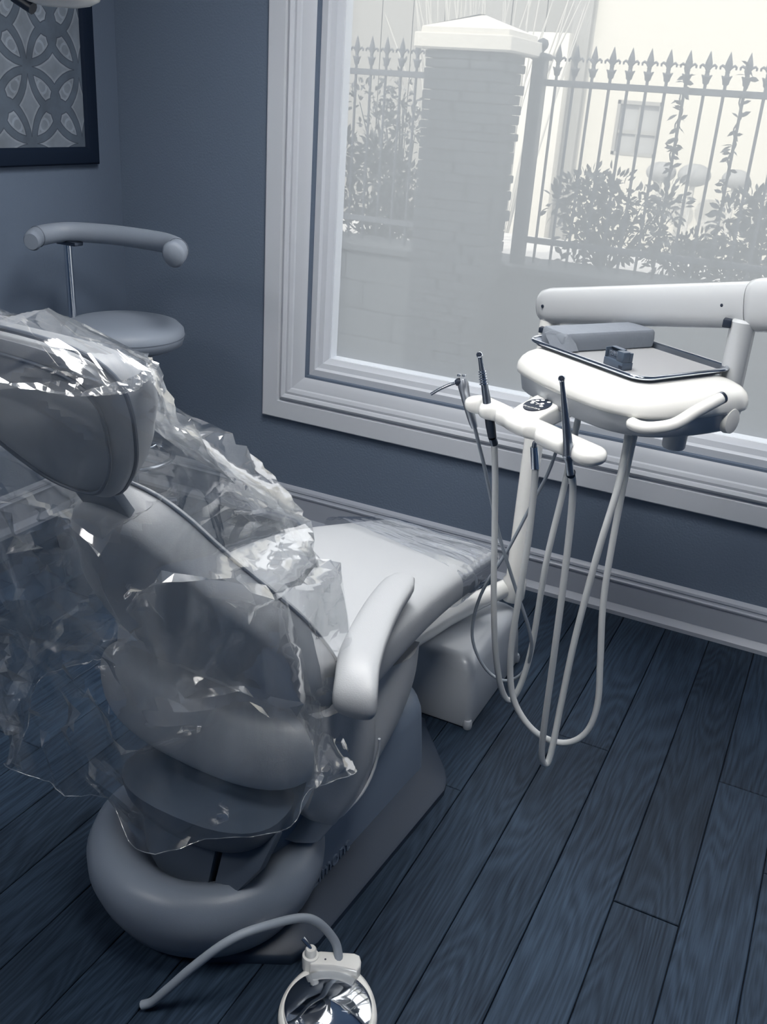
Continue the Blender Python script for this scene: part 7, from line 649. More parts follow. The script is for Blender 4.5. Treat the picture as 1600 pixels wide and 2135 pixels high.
def print_mat():
    m = bpy.data.materials.new('ring_print'); m.use_nodes = True; nt = m.node_tree; N = nt.nodes; L = nt.links; b_ = N['Principled BSDF']
    geo = N.new('ShaderNodeNewGeometry'); sp = N.new('ShaderNodeSeparateXYZ'); L.new(geo.outputs['Position'], sp.inputs[0])
    P = .2335
    def mth(op, a, c=None, d=None):
        n = N.new('ShaderNodeMath'); n.operation = op
        for i, x in enumerate((a, c, d)):
            if x is None: continue
            if isinstance(x, (int, float)): n.inputs[i].default_value = x
            else: L.new(x, n.inputs[i])
        return n.outputs[0]
    u = mth('DIVIDE', mth('SUBTRACT', sp.outputs['Y'], 2.516), P); v = mth('DIVIDE', mth('SUBTRACT', sp.outputs['Z'], 1.567), P)
    def ring(du, dv, ku, kv, r=.5):
        a = mth('SUBTRACT', mth('FRACT', mth('ADD', u, 100.5-du)), .5); c = mth('SUBTRACT', mth('FRACT', mth('ADD', v, 100.5-dv)), .5)
        # distance to the ring of this cell and of its neighbours
        best = None
        for ox in (-1, 0, 1):
            for oy in (-1, 0, 1):
                if abs(ox)+abs(oy) > 1: continue
                dd = mth('SQRT', mth('ADD', mth('POWER', mth('ABSOLUTE', mth('MULTIPLY', mth('SUBTRACT', a, ox), ku)), 2.0), mth('POWER', mth('ABSOLUTE', mth('MULTIPLY', mth('SUBTRACT', c, oy), kv)), 2.0)))
                rr_ = mth('ABSOLUTE', mth('SUBTRACT', dd, r-.045))
                best = rr_ if best is None else mth('MINIMUM', best, rr_)
        return best
    d = mth('MINIMUM', ring(.5, 0, 1.0, .82), ring(0, .5, .82, 1.0))
    nz = N.new('ShaderNodeTexNoise'); nz.inputs['Scale'].default_value = 40; nz.inputs['Detail'].default_value = 6; L.new(geo.outputs['Position'], nz.inputs['Vector'])
    d2 = mth('ADD', d, mth('MULTIPLY', mth('SUBTRACT', nz.outputs['Fac'], .5), .012))
    # little leaf motif in the triangular fields
    cu = mth('SUBTRACT', mth('FRACT', mth('ADD', mth('MULTIPLY', u, 2.0), 100.0)), .5); cv = mth('SUBTRACT', mth('FRACT', mth('ADD', mth('MULTIPLY', v, 2.0), 100.0)), .5)
    mot = mth('ABSOLUTE', mth('SUBTRACT', mth('SQRT', mth('ADD', mth('POWER', mth('ABSOLUTE', cu), 2.0), mth('POWER', mth('ABSOLUTE', cv), 2.0))), .17))
    rp = N.new('ShaderNodeValToRGB'); L.new(d2, rp.inputs['Fac']); E = rp.color_ramp.elements
    E[0].position = .042; E[0].color = (.080,.105,.140,1); E[1].position = .052; E[1].color = (.02,.03,.05,1)
    e3 = E.new(.06); e3.color = (.24,.275,.32,1); e4 = E.new(.09); e4.color = (.165,.195,.235,1)
    n2 = N.new('ShaderNodeTexNoise'); n2.inputs['Scale'].default_value = 11; n2.inputs['Detail'].default_value = 7; L.new(geo.outputs['Position'], n2.inputs['Vector'])
    sc = mth('MULTIPLY_ADD', n2.outputs['Fac'], 1.1, .45)
    rim = mth('MULTIPLY', mth('LESS_THAN', mot, .035), .35); sc2 = mth('ADD', sc, mth('MULTIPLY', rim, mth('GREATER_THAN', d2, .08)))
    sv = N.new('ShaderNodeVectorMath'); sv.operation = 'SCALE'; L.new(rp.outputs[0], sv.inputs[0]); L.new(sc2, sv.inputs['Scale']); L.new(sv.outputs[0], b_.inputs['Base Color'])
    b_.inputs['Roughness'].default_value = .6
    return m
MB().box(XL+.002, PY0+.05, PZ0+.05, XL+.013, PY1-.05, PZ1-.05).build('print', print_mat(), pic, smooth=0)

# ================================================================ operating light (only its lower edge enters the frame)
lt = thing('operating_light', (-1.30, 1.372, 1.66), 'lower rim of an operating light with dark handle, before the framed picture', 'dental light')
hc = Vector((-1.305, 1.372, 1.70))
rings = []
for z_, hx, hy in ((-.046,.030,.02),(-.042,.05,.035),(-.034,.066,.045),(-.018,.075,.05),(.01,.078,.052),(.05,.072,.048),(.07,.05,.035)):
    rings.append([hc+Vector((.91*a-.41*c, .41*a+.91*c, z_)) for a, c in sell(32, hx, hy, 2.4)])
MB().loft(rings).build('lamp_head', WHITE, lt, smooth=60)
MB().tube([hc+Vector((-.07,-.03,-.035)), hc+Vector((-.035,-.025,-.052))], .010, n=10).build('handle', BLACK, lt)
MB().tube([hc+Vector((0,0,.06)), hc+Vector((0,0,.20)), hc+Vector((-.15,-.08,.30)), hc+Vector((-.15,-.08,ZC-hc.z))], .014, n=12).build('arm', WGREY, lt)

# ================================================================ delivery unit
du = thing('delivery_unit', (-.69, 2.42, 0), 'white dental delivery unit on a post, tray table and instrument bar before the window', 'dental unit')
MX, MY = -.690, 2.425
MB().tube([(-.885,1.74,.25),(-.86,1.95,.235),(-.81,2.20,.235),(-.76,2.33,.245),(-.705,2.425,.262)], [.030,.030,.030,.027,.026], n=20).build('lower_arm', WHITE, du, smooth=60)
MB().lathe([(.0,.222),(.030,.225),(.034,.235),(.034,.29),(.0265,.30),(.0265,1.05)], (MX, MY, 0), n=24).build('mast', WHITE, du, smooth=40)
A0, A1 = Vector((-.725, 2.445, 1.078)), Vector((-.10, 2.145, 1.218))
ax = (A1-A0).normalized(); sdv = ax.cross(Vector((0,0,1))).normalized(); upv = sdv.cross(ax)
rings = []
for t, f_, e in ((0,.45,2.2),(.006,.72,2.3),(.025,.92,2.6),(.06,1.0,2.8),(.5,1.04,2.8),(.86,1.08,2.8),(.862,1.08,2.8)):
    rings.append([A0.lerp(A1, t)+sdv*a*f_+upv*c*f_ for a, c in sell(36, .036, .046, e)])
arm_o = MB().loft(rings).build('support_arm', ARMW, du, smooth=60)
rings = []
for t, f_ in ((.863,1.02),(.868,1.16),(.89,1.22),(1.0,1.22),(1.08,1.18),(1.12,1.0),(1.14,.6)):
    rings.append([A0.lerp(A1, t)+sdv*a*f_+upv*c*f_ for a, c in sell(36, .036, .046, 2.8)])
MB().loft(rings).build('arm_knuckle', ARMW, du, smooth=60)
for t in (.055, .79):
    p = A0.lerp(A1, t)+sdv*.037*(1 if sdv.y < 0 else -1)+upv*.002
    MB().lathe([(.0042,-.004),(.0042,.0012),(.003,.002)], p, axis=sdv*(1 if sdv.y < 0 else -1), n=12).build('screw_cap', BLACK, arm_o)
PO = Vector((-.196, 2.165, 0))
MB().lathe([(.027,.96),(.027,1.165),(.02,1.17)], PO, n=24).build('head_post', ARMW, du, smooth=40)
MB().box(PO.x-.040, PO.y-.02, 1.150, PO.x-.022, PO.y+.005, 1.168).build('post_bracket', BLACK, du, bevel=.002)
MB().box(MX-.015, MY-.045, 1.022, MX+.03, MY-.02, 1.036).build('mast_bracket', BLACK, du, bevel=.002)
# tray-table head: rounded shell over a darker tub
TA = math.radians(-33); TU = Vector((math.cos(TA), math.sin(TA), 0)); TV = Vector((-TU.y, TU.x, 0)); TC = Vector((-.395, 2.065, 0))
def TP(u, v_, z): return TC+TU*u+TV*v_+Vector((0, 0, z))
HS = [(.001,.80),(.0,.975),(.002,.992),(.010,1.0),(.022,.992),(.034,.955),(.043,.90),(.049,.83),(.051,.74),(.0515,.6)]
def head_plan(s_, k=1.0):
    # wide rounded front corner towards the sitter, tighter corners behind
    base = [(-.222,.0),(-.218,-.10),(-.19,-.16),(-.10,-.183),(.04,-.190),(.135,-.175),(.195,-.125),(.220,-.04),(.224,.08),(.205,.145),(.14,.170),(0,.175),(-.14,.170),(-.20,.14),(-.222,.07)]
    c_ = crom([(a, b_, 0) for a, b_ in base], 80, True)
    return [(p.x*(1-(1-s_)*.62), p.y*s_) for p in c_]
MB().loft([[TP(a, c, 1.005+z_) for a, c in head_plan(s_)] for z_, s_ in HS]).build('tray_table', WHITE, du, smooth=60)
MB().loft([[TP(a*.965, c*.965, z_) for a, c in head_plan(s_)] for z_, s_ in ((.962,.80),(.963,.92),(.968,.955),(1.006,1.0))]).build('lower_tub', WGREY, du, smooth=50)
for u_, v_ in ((-.214,-.02),(.214,.08)):
    MB().lathe([(.012,-.014),(.020,-.012),(.022,.0),(.020,.012),(.012,.014)], TP(u_, v_, .990), axis=TU, n=24, ex=(1,1.3)).build('hinge_cap', WHITE, du, smooth=60)
MB().lathe([(.022,.893),(.025,.897),(.026,.94)], (-.275, 2.062, 0), n=24).build('pivot_knob', WGREY, du, smooth=40)
hp = crom([(-0.3377, 1.84, 0.9973), (-0.3124, 1.825, 0.9966), (-0.2847, 1.822, 1.0012), (-0.2499, 1.835, 1.0128), (-0.2224, 1.875, 1.0323), (-0.1869, 1.93, 1.0531)], 24)
ho = MB().tube(hp, [.008]+[.0125]*23+[.012], n=16).build('handle', WHITE, du, smooth=60)
MB().tube([hp[-1], hp[-1]+(hp[-1]-hp[-2]).normalized()*.007], .0122, n=16).build('handle_cap', STEEL, ho, smooth=40)
# instrument bar with notches and touch pad arm
B0, B1 = Vector((-.700, 1.918, .952)), Vector((-.352, 1.712, .952))
bx_ = (B1-B0).normalized(); by_ = Vector((-bx_.y, bx_.x, 0)); BL = (B1-B0).length
def BP_(s_, q, z): return B0+bx_*(s_*BL)+by_*q+Vector((0,0,z))
notch = [.12, .245, .565, .83]
rings = []
NS = 80
for k in range(NS+1):
    s_ = k/NS; e = min(s_, 1-s_)*BL
    f_ = math.sqrt(max(.02, 1-(1-min(1, e/.03))**2))
    cut = 0
    for n_ in notch: cut += math.exp(-((s_-n_)*BL/.013)**2)
    waist = .009*math.exp(-((s_-.33)/.05)**2)+.004*math.exp(-((s_-.5)/.012)**2)
    hw0 = (.033-waist)*f_; top_ = .019*f_
    r_ = []
    for a, c in sell(32, 1, 1, 2.6):
        q = a*hw0
        if a < 0: q = a*(hw0-.020*cut)
        r_.append(BP_(s_, q, c*top_))
    rings.append(r_)
MB().loft(rings).build('instrument_bar', WHITE, du, smooth=60)
ib = bpy.data.objects['instrument_bar']
KA = BP_(.42, .0, 0); KB = Vector((-.515, 2.13, .957)); kx = (KB-KA).normalized(); ks = Vector((kx.y, -kx.x, 0)).normalized()
rings = []
for t, w_, h0, h1 in ((0,.03,-.012,.012),(.07,.034,-.016,.0205),(.15,.036,-.020,.0220),(.6,.038,-.024,.024),(1.0,.042,-.028,.024)):
    c_ = KA.lerp(KB, t); rings.append([c_+ks*a+Vector((0,0,(h0+h1)/2+z_)) for a, z_ in [(p[0], p[1]) for p in rrect(w_, (h1-h0)/2, .008, 3)]])
MB().loft(rings).build('touchpad_arm', WHITE, du, smooth=50)
ta = bpy.data.objects['touchpad_arm']
kc = KA.lerp(KB, .245)+Vector((0,0,.0230))
kz = Vector((0,0,1)); slope = Vector((kx.x, kx.y, .012)).normalized()
def KP(a, l, z=0): return kc+ks*a+slope*l+Vector((0,0,z))
pad = MB().loft([[KP(.026*math.cos(t), .047*math.sin(t), z_) for t in [2*math.pi*k/40 for k in range(40)]] for z_ in (-.004, .0012)]).build('touchpad', BLACK, ta, smooth=30)
for a, l in ((.012,.030),(-.012,.024),(.006,.010),(-.013,.000),(.012,-.008),(-.004,.034),(-.016,.012)):
    MB().loft([[KP(a+.0042*s_*math.cos(t), l+.0052*s_*math.sin(t), z_) for t in [2*math.pi*k/16 for k in range(16)]] for z_, s_ in ((.001,1),(.002,1),(.0024,.7))]).build('pad_button', WHITE, pad, smooth=30)
text('Promise', .012, 'pad_lettering', WHITE, pad, KP(0, -.030, .0016), (ks.x, ks.y, ks.z), (slope.x, slope.y, slope.z), .0003)
MB().tube([KP(-.002,-.006,.0017), KP(.001,.003,.0017), KP(-.009,.009,.0017)], .0008, n=6).build('pad_mark', WHITE, pad)
MB().tube([KP(.001,.003,.0017), KP(.010,.001,.0017)], .0011, n=6).build('pad_mark', WHITE, pad)

# ---------------------------------------------------------------- instruments, each with its own hose
def hose(pts, r, par, m, n=90, nm='hose'):
    return MB().tube(crom(pts, n), r, n=10).build(nm, m, par, smooth=80)
H = {'emp': [(-.5012,1.8,.876),(-.4998,1.8093,.8038),(-.5003,1.8186,.6887),(-.5063,1.8279,.5417),(-.5086,1.8371,.3992),(-.489,1.8464,.2832),(-.4318,1.8557,.2113),(-.3629,1.865,.1997),(-.3177,1.8743,.24),(-.3051,1.8836,.316),(-.3177,1.8929,.4219),(-.3356,1.9021,.5596),(-.3408,1.9114,.6953),(-.3403,1.9207,.8593),(-.3407,1.945,.955)],
 'hp1': [(-.6218,1.88,.8792),(-.6151,1.8964,.7915),(-.6078,1.9127,.6703),(-.5936,1.9291,.4806),(-.577,1.9455,.332),(-.5569,1.9618,.2301),(-.536,1.9782,.1883),(-.5177,1.9945,.2283),(-.5069,2.0109,.3418),(-.5065,2.0273,.5658),(-.4949,2.0436,.7603),(-.49,2.06,.945)],
 'hp2': [(-.4107,1.735,.907),(-.4053,1.746,.8693),(-.4016,1.757,.7831),(-.3992,1.768,.648),(-.3977,1.779,.4679),(-.3972,1.79,.2989),(-.3959,1.801,.2066),(-.3906,1.812,.1675),(-.3812,1.823,.1667),(-.3791,1.834,.2255),(-.3789,1.845,.3115),(-.3743,1.856,.4845),(-.3602,1.867,.685),(-.3452,1.878,.829),(-.3447,1.895,.9002),(-.3525,1.935,.955)],
 'syr': [(-.6904,1.93,.8955),(-.6763,1.9413,.8442),(-.66,1.9527,.7863),(-.6134,1.964,.6372),(-.5587,1.9753,.5025),(-.515,1.9867,.3988),(-.5034,1.998,.3291),(-.5223,2.0093,.2538),(-.5696,2.0207,.2108),(-.6281,2.032,.226),(-.6739,2.0433,.2982),(-.6677,2.0547,.414),(-.6155,2.066,.552),(-.5745,2.0773,.6805),(-.5445,2.0887,.7826),(-.5212,2.10,.945)]}
sy = thing('air_water_syringe', (-.71,1.93,.94), 'steel air-water syringe with bent nozzle at the left end of the bar', 'syringe')
body = crom([(-.7298,1.93,.9931),(-.7162,1.93,.9517),(-.6962,1.93,.9056),(-.6884,1.93,.888)], 12)
MB().tube(body, [.0085,.0125,.012,.011,.0105,.010,.010,.010,.0095,.009,.0085,.008,.007], n=16).build('syringe_body', mat('satin_steel', (.45,.48,.53), .32, metal=.85), sy, smooth=60)
MB().tube([(-.7320,1.928,.9870),(-.7373,1.925,.9852),(-.742,1.923,.983)], [.009,.009,.006], n=14).build('nozzle_collar', BLACK, sy, smooth=40)
MB().tube(crom([(-.739,1.924,.9845),(-.7539,1.92,.9776),(-.7738,1.915,.9652),(-.7925,1.91,.9506)], 14), .0035, n=10).build('nozzle', CHROME, sy, smooth=60)
for dx in (.004, -.006): MB().lathe([(.0045,0),(.0045,.004),(.003,.005)], (-.729+dx, 1.926+dx*.5, 1.0), n=12).build('trigger_button', CHROME, sy)
hose(H['syr'], .0042, sy, HOSED)
MB().tube([H['syr'][0], body[-1]], .0058, n=12).build('hose_coupling', STEEL, sy)
def handpiece(P, rad, label, hk, light, r=.0075):
    t = thing('dental_handpiece', P[-1], label, 'handpiece', None)
    P = [Vector(p) for p in P]
    d = (P[0]-P[-1]).normalized()
    MB().tube(crom(P, 20), rad, n=16).build('handle_shaft', STEEL, t, smooth=60)
    hd = P[0]+d*.003; nrm = Vector((.25,-.90,.35)).normalized()
    ho_ = MB().lathe([(.004,-.007),(.0065,-.005),(.0068,.004),(.005,.0065),(.004,.0065)], hd, axis=nrm, n=18).build('turbine_head', CHROME, t, smooth=40)
    MB().lathe([(.0025,.006),(.0025,.0068)], hd, axis=nrm, n=10).build('chuck_button', DSTEEL, ho_)
    for f_ in light:
        q = P[0].lerp(P[-1], f_); rr_ = .0022+rad[min(20, int(f_*20))]
        MB().tube([q-d*.0012, q+d*.0012], rr_, n=16).build('grip_ring', CHROME, t, smooth=30)
    hose(H[hk], r, t, HOSE)
    MB().tube([P[-1], H[hk][0]], .0088, n=14).build('hose_coupling', DSTEEL, t)
    return t
rad1 = [.0045,.0050,.0055,.006,.0068,.0072,.0076,.008,.0085,.009,.009,.009,.009,.0088,.0088,.009,.0095,.0095,.009,.0085,.008]
t1 = handpiece([(-.6727,1.87,1.0656),(-.6564,1.87,1.0093),(-.6452,1.87,.9691),(-.6338,1.87,.9285),(-.6244,1.87,.8957)], rad1, 'steel handpiece with ribbed neck standing in the bar beside the syringe', 'hp1', (.18,.21,.24,.27,.30,.33))
q0, q1 = Vector((-.6385,1.87,.945)), Vector((-.6244,1.87,.8957))
MB().tube([q0, q0.lerp(q1, .5), q1], [.0098,.0105,.0092], n=16).build('rubber_sleeve', BLACK, t1, smooth=50)
rad2 = [.0048,.0045,.0050,.0056,.0062,.0068,.0074,.0080,.0086,.0092,.0097,.0100,.0102,.0102,.0100,.0098,.0075,.0074,.0074,.0074,.0074]
t2 = handpiece([(-.453,1.725,1.0861),(-.4377,1.725,1.026),(-.4226,1.725,.9617),(-.4181,1.725,.9382),(-.4094,1.725,.9055)], rad2, 'slim tapered steel handpiece at the right end of the instrument bar', 'hp2', (.79,))
em = thing('instrument_hose', (-.5101,1.80,.919), 'grey hose with bare chrome coupling, no handpiece, in the middle notch', 'hose')
MB().tube([(-.5101,1.8,.919),(-.506,1.8,.90),(-.5010,1.8,.874)], [.0080,.0085,.0085], n=16).build('chrome_coupling', CHROME, em, smooth=40)
MB().lathe([(.005,0),(.005,.008),(.003,.012)], (-.5101,1.8,.919), n=12).build('coupling_pins', STEEL, em)
hose(H['emp'], .0075, em, HOSE)

# ---------------------------------------------------------------- steel tray and what lies on it
TRZ = 1.0565
TA2 = math.radians(-32); tu = Vector((math.cos(TA2), math.sin(TA2), 0)); tv = Vector((-tu.y, tu.x, 0)); tcen = Vector((-.420, 2.121, 0))
def TR(a, c, z): return tcen+tu*a+tv*c+Vector((0, 0, TRZ+z))
tray = thing('steel_tray', tcen+Vector((0,0,TRZ)), 'rectangular steel tray with rolled rim on the delivery unit table', 'tray')
hx, hy = .180, .138
MB().loft([[TR(a, c, z_) for a, c in rrect(hx-i, hy-i, .035, 8)] for i, z_ in ((.02,0),(.006,.001),(.001,.009),(0,.012),(.003,.012),(.009,.0025),(.02,.0018))]).build('tray_pan', STEEL, tray, smooth=50)
MB().tube([TR(a, c, .0115) for a, c in rrect(hx+.001, hy+.001, .035, 10)], .0042, n=10, closed=True).build('rolled_rim', CHROME, tray, smooth=60)
ln = MB().loft([[TR(a, c, z_) for a, c in rrect(hx-.012, hy-.012, .03, 8)] for z_ in (.0024, .0034)]).build('tray_liner', PAPER, None, smooth=30)
tag(ln, 'flat pale paper liner covering the bottom of the steel tray', 'tray liner')
# wrapped instrument pack
pk = thing('wrapped_pack', TR(-.10, .0, .0036), 'grey cloth-wrapped instrument pack lying along the left end of the tray', 'instrument pack')
PAng = math.radians(84); pu = tu*math.cos(PAng)+tv*math.sin(PAng); pv = Vector((-pu.y, pu.x, 0)); pc = TR(-.100, .006, .0036)
def PK(a, c, z): return pc+pu*a+pv*c+Vector((0,0,z))
m_ = MB(); rings = []
for z_, i in ((0,.004),(.003,.001),(.02,0),(.036,.001),(.041,.004),(.043,.012),(.0435,.03)):
    r_ = []
    for a, c in rrect(.130-i, .046-i, .010, 4):
        w_ = .0025*noise.noise(Vector((a*30, c*30, z_*40)))
        r_.append(PK(a+w_, c+w_, z_+(w_*.6 if z_ > .03 else 0)))
    rings.append(r_)
m_.loft(rings).build('pack_body', PACKM, pk, smooth=35)
fl_ = [PK(-.132,-.048,.002), PK(-.136,-.015,.001), PK(-.136,.02,.03), PK(-.132,.0,.041), PK(-.118,-.045,.041), PK(-.098,-.0485,.020), PK(-.088,-.0485,.003)]
MB().loft([[p+Vector((-.001,-.001,0)) for p in fl_], [p+pu*(-.0025)+pv*(-.0025) for p in fl_]]).build('folded_flap', PACKM, pk, smooth=30)
# bur block
bk = thing('bur_block', TR(.060,-.092,.0036), 'small dark open bur holder with upright burs, on the tray front', 'bur holder')
ba = math.radians(-6); bu = tu*math.cos(ba)+tv*math.sin(ba); bv = Vector((-bu.y, bu.x, 0)); bc_ = TR(.064,-.090,.0036)
def BB(a, c, z): return bc_+bu*a+bv*c+Vector((0,0,z))
def bbox(a0, c0, z0, a1, c1, z1, nm, m, par, bev=.0012):
    MB().loft([[BB(a, c, z_) for a, c in ((a0,c0),(a1,c0),(a1,c1),(a0,c1))] for z_ in (z0, z1)]).build(nm, m, par, bevel=bev, smooth=30)
bbox(-.031,-.014,0,.031,.014,.016,'block_base',BURM,bk)
bbox(-.030,.004,.016,.030,.013,.036,'block_lid',BURM,bk)
bbox(.008,-.013,.016,.030,.004,.038,'block_lid',BURM,bk)
bbox(-.031,-.013,.016,-.0285,.013,.037,'block_cheek',BURM,bk)
bbox(-.030,.0,.036,.008,.013,.0385,'block_lid',BURM,bk)
bbox(.020,-.0146,.004,.0305,-.0138,.010,'label_slot',BLACK,bk,0)
for k in range(7):
    p = BB(-.024+.0048*k, -.006, .016); MB().lathe([(.0008,0),(.0008,.012),(.0015,.013),(.0013,.018)], p, n=8).build('bur', CHROME, bk)

# ---------------------------------------------------------------- utility box on the floor under the toe end
ub = thing('utility_box', (-.80, 2.24, 0), 'glossy light grey moulded utility box on the floor beneath the chair toe', 'utility box')
def UB(a, c, z): return Vector((-.782+a, 2.262+c, z))
rings = []
for z_, i, r_ in ((.004,.002,.016),(.010,0,.016),(.10,.006,.02),(.165,.012,.026),(.186,.018,.03),(.198,.03,.034),(.203,.05,.034),(.204,.08,.03)):
    rings.append([UB(a+.0*z_, c, z_) for a, c in rrect(.126-i, .205-i, r_, 6)])
MB().loft(rings).build('moulded_cover', BOXP, ub, smooth=60)
uo = bpy.data.objects['moulded_cover']
MB().lathe([(.011,0),(.013,.006),(.013,.018),(.010,.026)], UB(.117,-.197,0), n=16).build('corner_foot', BOXP, ub, smooth=40)
MB().lathe([(.011,0),(.013,.006),(.013,.018),(.010,.026)], UB(.117,.197,0), n=16).build('corner_foot', BOXP, ub, smooth=40)

# ---------------------------------------------------------------- foot control pedal
fp = thing('foot_pedal', (-.552, 1.105, 0), 'round polished foot control disc in a white ring, on the floor', 'foot pedal')
pc2 = Vector((-.552, 1.103, 0))
def ringpts(r, z, flare=0.0):
    out = []
    for k in range(56):
        a = 2*math.pi*k/56; rr_ = r
        d = math.cos(a-math.radians(112)); rr_ += flare*max(0, d)**3
        out.append(pc2+Vector((rr_*math.cos(a), rr_*math.sin(a), z)))
    return out
MB().loft([ringpts(.088,.002,.020), ringpts(.091,.008,.022), ringpts(.089,.020,.020), ringpts(.084,.024,.016), ringpts(.079,.022,.0), ringpts(.03,.018,.0)]).build('pedal_base', WHITE, fp, smooth=50)
MB().lathe([(.077,.024),(.080,.028),(.0795,.032),(.074,.036),(.040,.045),(.012,.050),(.001,.0515)], pc2, n=72).build('pedal_disc', MIRROR, fp, smooth=40)
ba_ = math.radians(112); bd = Vector((math.cos(ba_), math.sin(ba_), 0)); bs = Vector((-bd.y, bd.x, 0))
rings = []
for z_, i in ((.022,.0),(.044,.0),(.048,.003),(.049,.008)):
    r_ = []
    for a, c in [(.050,.012),(.046,.024),(.036,.028),(-.03,.024),(-.046,.018),(-.052,.004),(-.044,-.010),(-.02,-.008),(0,-.006),(.02,-.008),(.044,-.012),(.050,0)]:
        r_.append(pc2+bd*(.083+c*(1-i*18))-bs*(a*(1-i*10))+Vector((0,0,z_)))
    rings.append(r_)
MB().loft(rings).build('pedal_bracket', WHITE, fp, smooth=50)
tp = pc2+bd*.092+bs*.047
tg = MB().lathe([(.015,.02),(.016,.045),(.0155,.052),(.011,.053),(.011,.066),(.009,.069)], tp, n=24).build('toggle_valve', WHITE, fp, smooth=40)
MB().tube([tp+Vector((0,0,.066)), tp+Vector((-.008,.001,.074)), tp+Vector((-.020,.004,.079))], [.0035,.004,.005], n=10).build('toggle_lever', CHROME, tg, smooth=60)
MB().lathe([(.002,.048),(.002,.0495)], pc2+bd*.088+bs*.018, n=10).build('screw', DSTEEL, fp)
hose([(-.575,1.188,.035),(-.600,1.205,.075),(-.640,1.17,.140),(-.690,1.075,.175),(-.725,1.03,.165),(-.77,.998,.115),(-.81,.975,.06),(-.838,.963,.022),(-.856,.955,.010)], .0085, fp, HOSED)

# ================================================================ outdoors
tag(MB().box(-16, YF+.15, -.4, 14, 30, -.25).build('ground', GROUND, smooth=0), kind='structure')
GW_Y = 4.92
gw = thing('garden_wall', (-1.5, 5.05, -.25), 'low grey retaining wall below the iron fence outside the window', 'garden wall')
rng = random.Random(11)
unit = MB().box(-.5,-.5,-.5,.5,.5,.5)
bmesh.ops.bevel(unit.bm, geom=list(unit.bm.edges), offset=.06, segments=1, affect='EDGES')
stone_me = bpy.data.meshes.new('stone'); unit.bm.to_mesh(stone_me); unit.bm.free(); stone_me.materials.append(STONE)
def stone(par, c, size, nm='stone'):
    o = link(nm, stone_me, par, Vector(c)-root_off(par)); o.scale = size; return o
MB().box(-5.5, GW_Y+.03, -.25, 2.2, 5.28, .755).build('wall_core', STONE, gw, smooth=0)
for r_ in range(5):
    z_ = .02+.16*r_; x_ = -4.4+rng.random()*.2
    while x_ < .6:
        w_ = .32+rng.random()*.35
        stone(gw, (x_+w_/2, GW_Y+.03, z_), (w_-.004, .05+.008*rng.random(), .157)); x_ += w_
x_ = -4.6
while x_ < .8:
    stone(gw, (x_+.3, 5.09, .772), (.594, .42, .036), 'coping_slab'); x_ += .6
tag(MB().box(-5.5, 5.285, -.25, 2.2, 6.6, .74).build('planting_bed', GROUND, smooth=0), 'raised earth bed behind the low garden wall, shrubs growing in it', 'garden bed')
# stone pillar
pi = thing('stone_pillar', (-1.885, 4.77, -.25), 'square ledgestone pillar with a pale pyramid cap outside the window', 'pillar')
PX0, PX1, PYA, PYB = -2.085, -1.70, 4.58, 4.90
MB().box(PX0+.03, PYA+.03, -.25, PX1-.03, PYB, 1.775).build('pillar_core', STONE, pi, smooth=0)
z_ = .10; 
while z_ < 1.745:
    h_ = min(.036+.022*rng.random(), 1.775-z_); x_ = PX0
    while x_ < PX1-.01:
        w_ = min(.07+rng.random()*.14, PX1-x_)
        if PX1-x_-w_ < .05: w_ = PX1-x_
        end = x_+w_ >= PX1-.001
        stone(pi, (x_+w_/2+(.5*rng.uniform(-.004,.034) if end else 0), PYA+.03, z_+h_/2), (w_-.004, .05+rng.random()*.03, h_-.003)); x_ += w_
    y_ = PYA+.05
    while y_ < PYB-.01:
        w_ = min(.10+rng.random()*.14, PYB-y_)
        stone(pi, (PX1-.03, y_+w_/2, z_+h_/2), (.05+rng.random()*.05, w_-.004, h_-.003)); y_ += w_
    z_ += h_
cp = MB(); cxm, cym = -1.885, 4.765
cp.loft([[Vector((cxm+a, cym+c, z_)) for a, c in rrect(.243-i, .228-i, .004, 2)] for z_, i in ((1.778,.008),(1.786,0),(1.842,0),(1.846,.002),(1.848,.022),(1.872,.024),(1.945,.237))])
cp.build('pillar_cap', CAPM, pi, smooth=20)
# wrought iron fences
def picket_bar(par, x, y, z0, z1):
    b_ = MB().tube([(x, y, z0), (x, y, z1)], .0075, n=8).build('picket', IRON, par)
    k = .9; zb = z1-.01
    f_ = MB().lathe([(.008,0),(.014,.004),(.017,.02),(.022,.032),(.012,.036),(.009,.05),(.012,.054),(.009,.06),(.016,.078),(.0165,.09),(.010,.112),(.001,.140)], (x, y, zb), n=10, ex=(1, .6))
    for s_ in (-1, 1):
        f_.tube([(x, y, zb+.058), (x+s_*.014, y, zb+.076), (x+s_*.028, y, zb+.083), (x+s_*.036, y, zb+.076), (x+s_*.035, y, zb+.066)], [.007,.0065,.006,.0055,.004], n=7)
        f_.tube([(x, y, zb+.02), (x+s_*.018, y, zb+.036), (x+s_*.024, y, zb+.040)], [.008,.005,.002], n=6)
    f_.build('finial', IRON, b_, smooth=50)
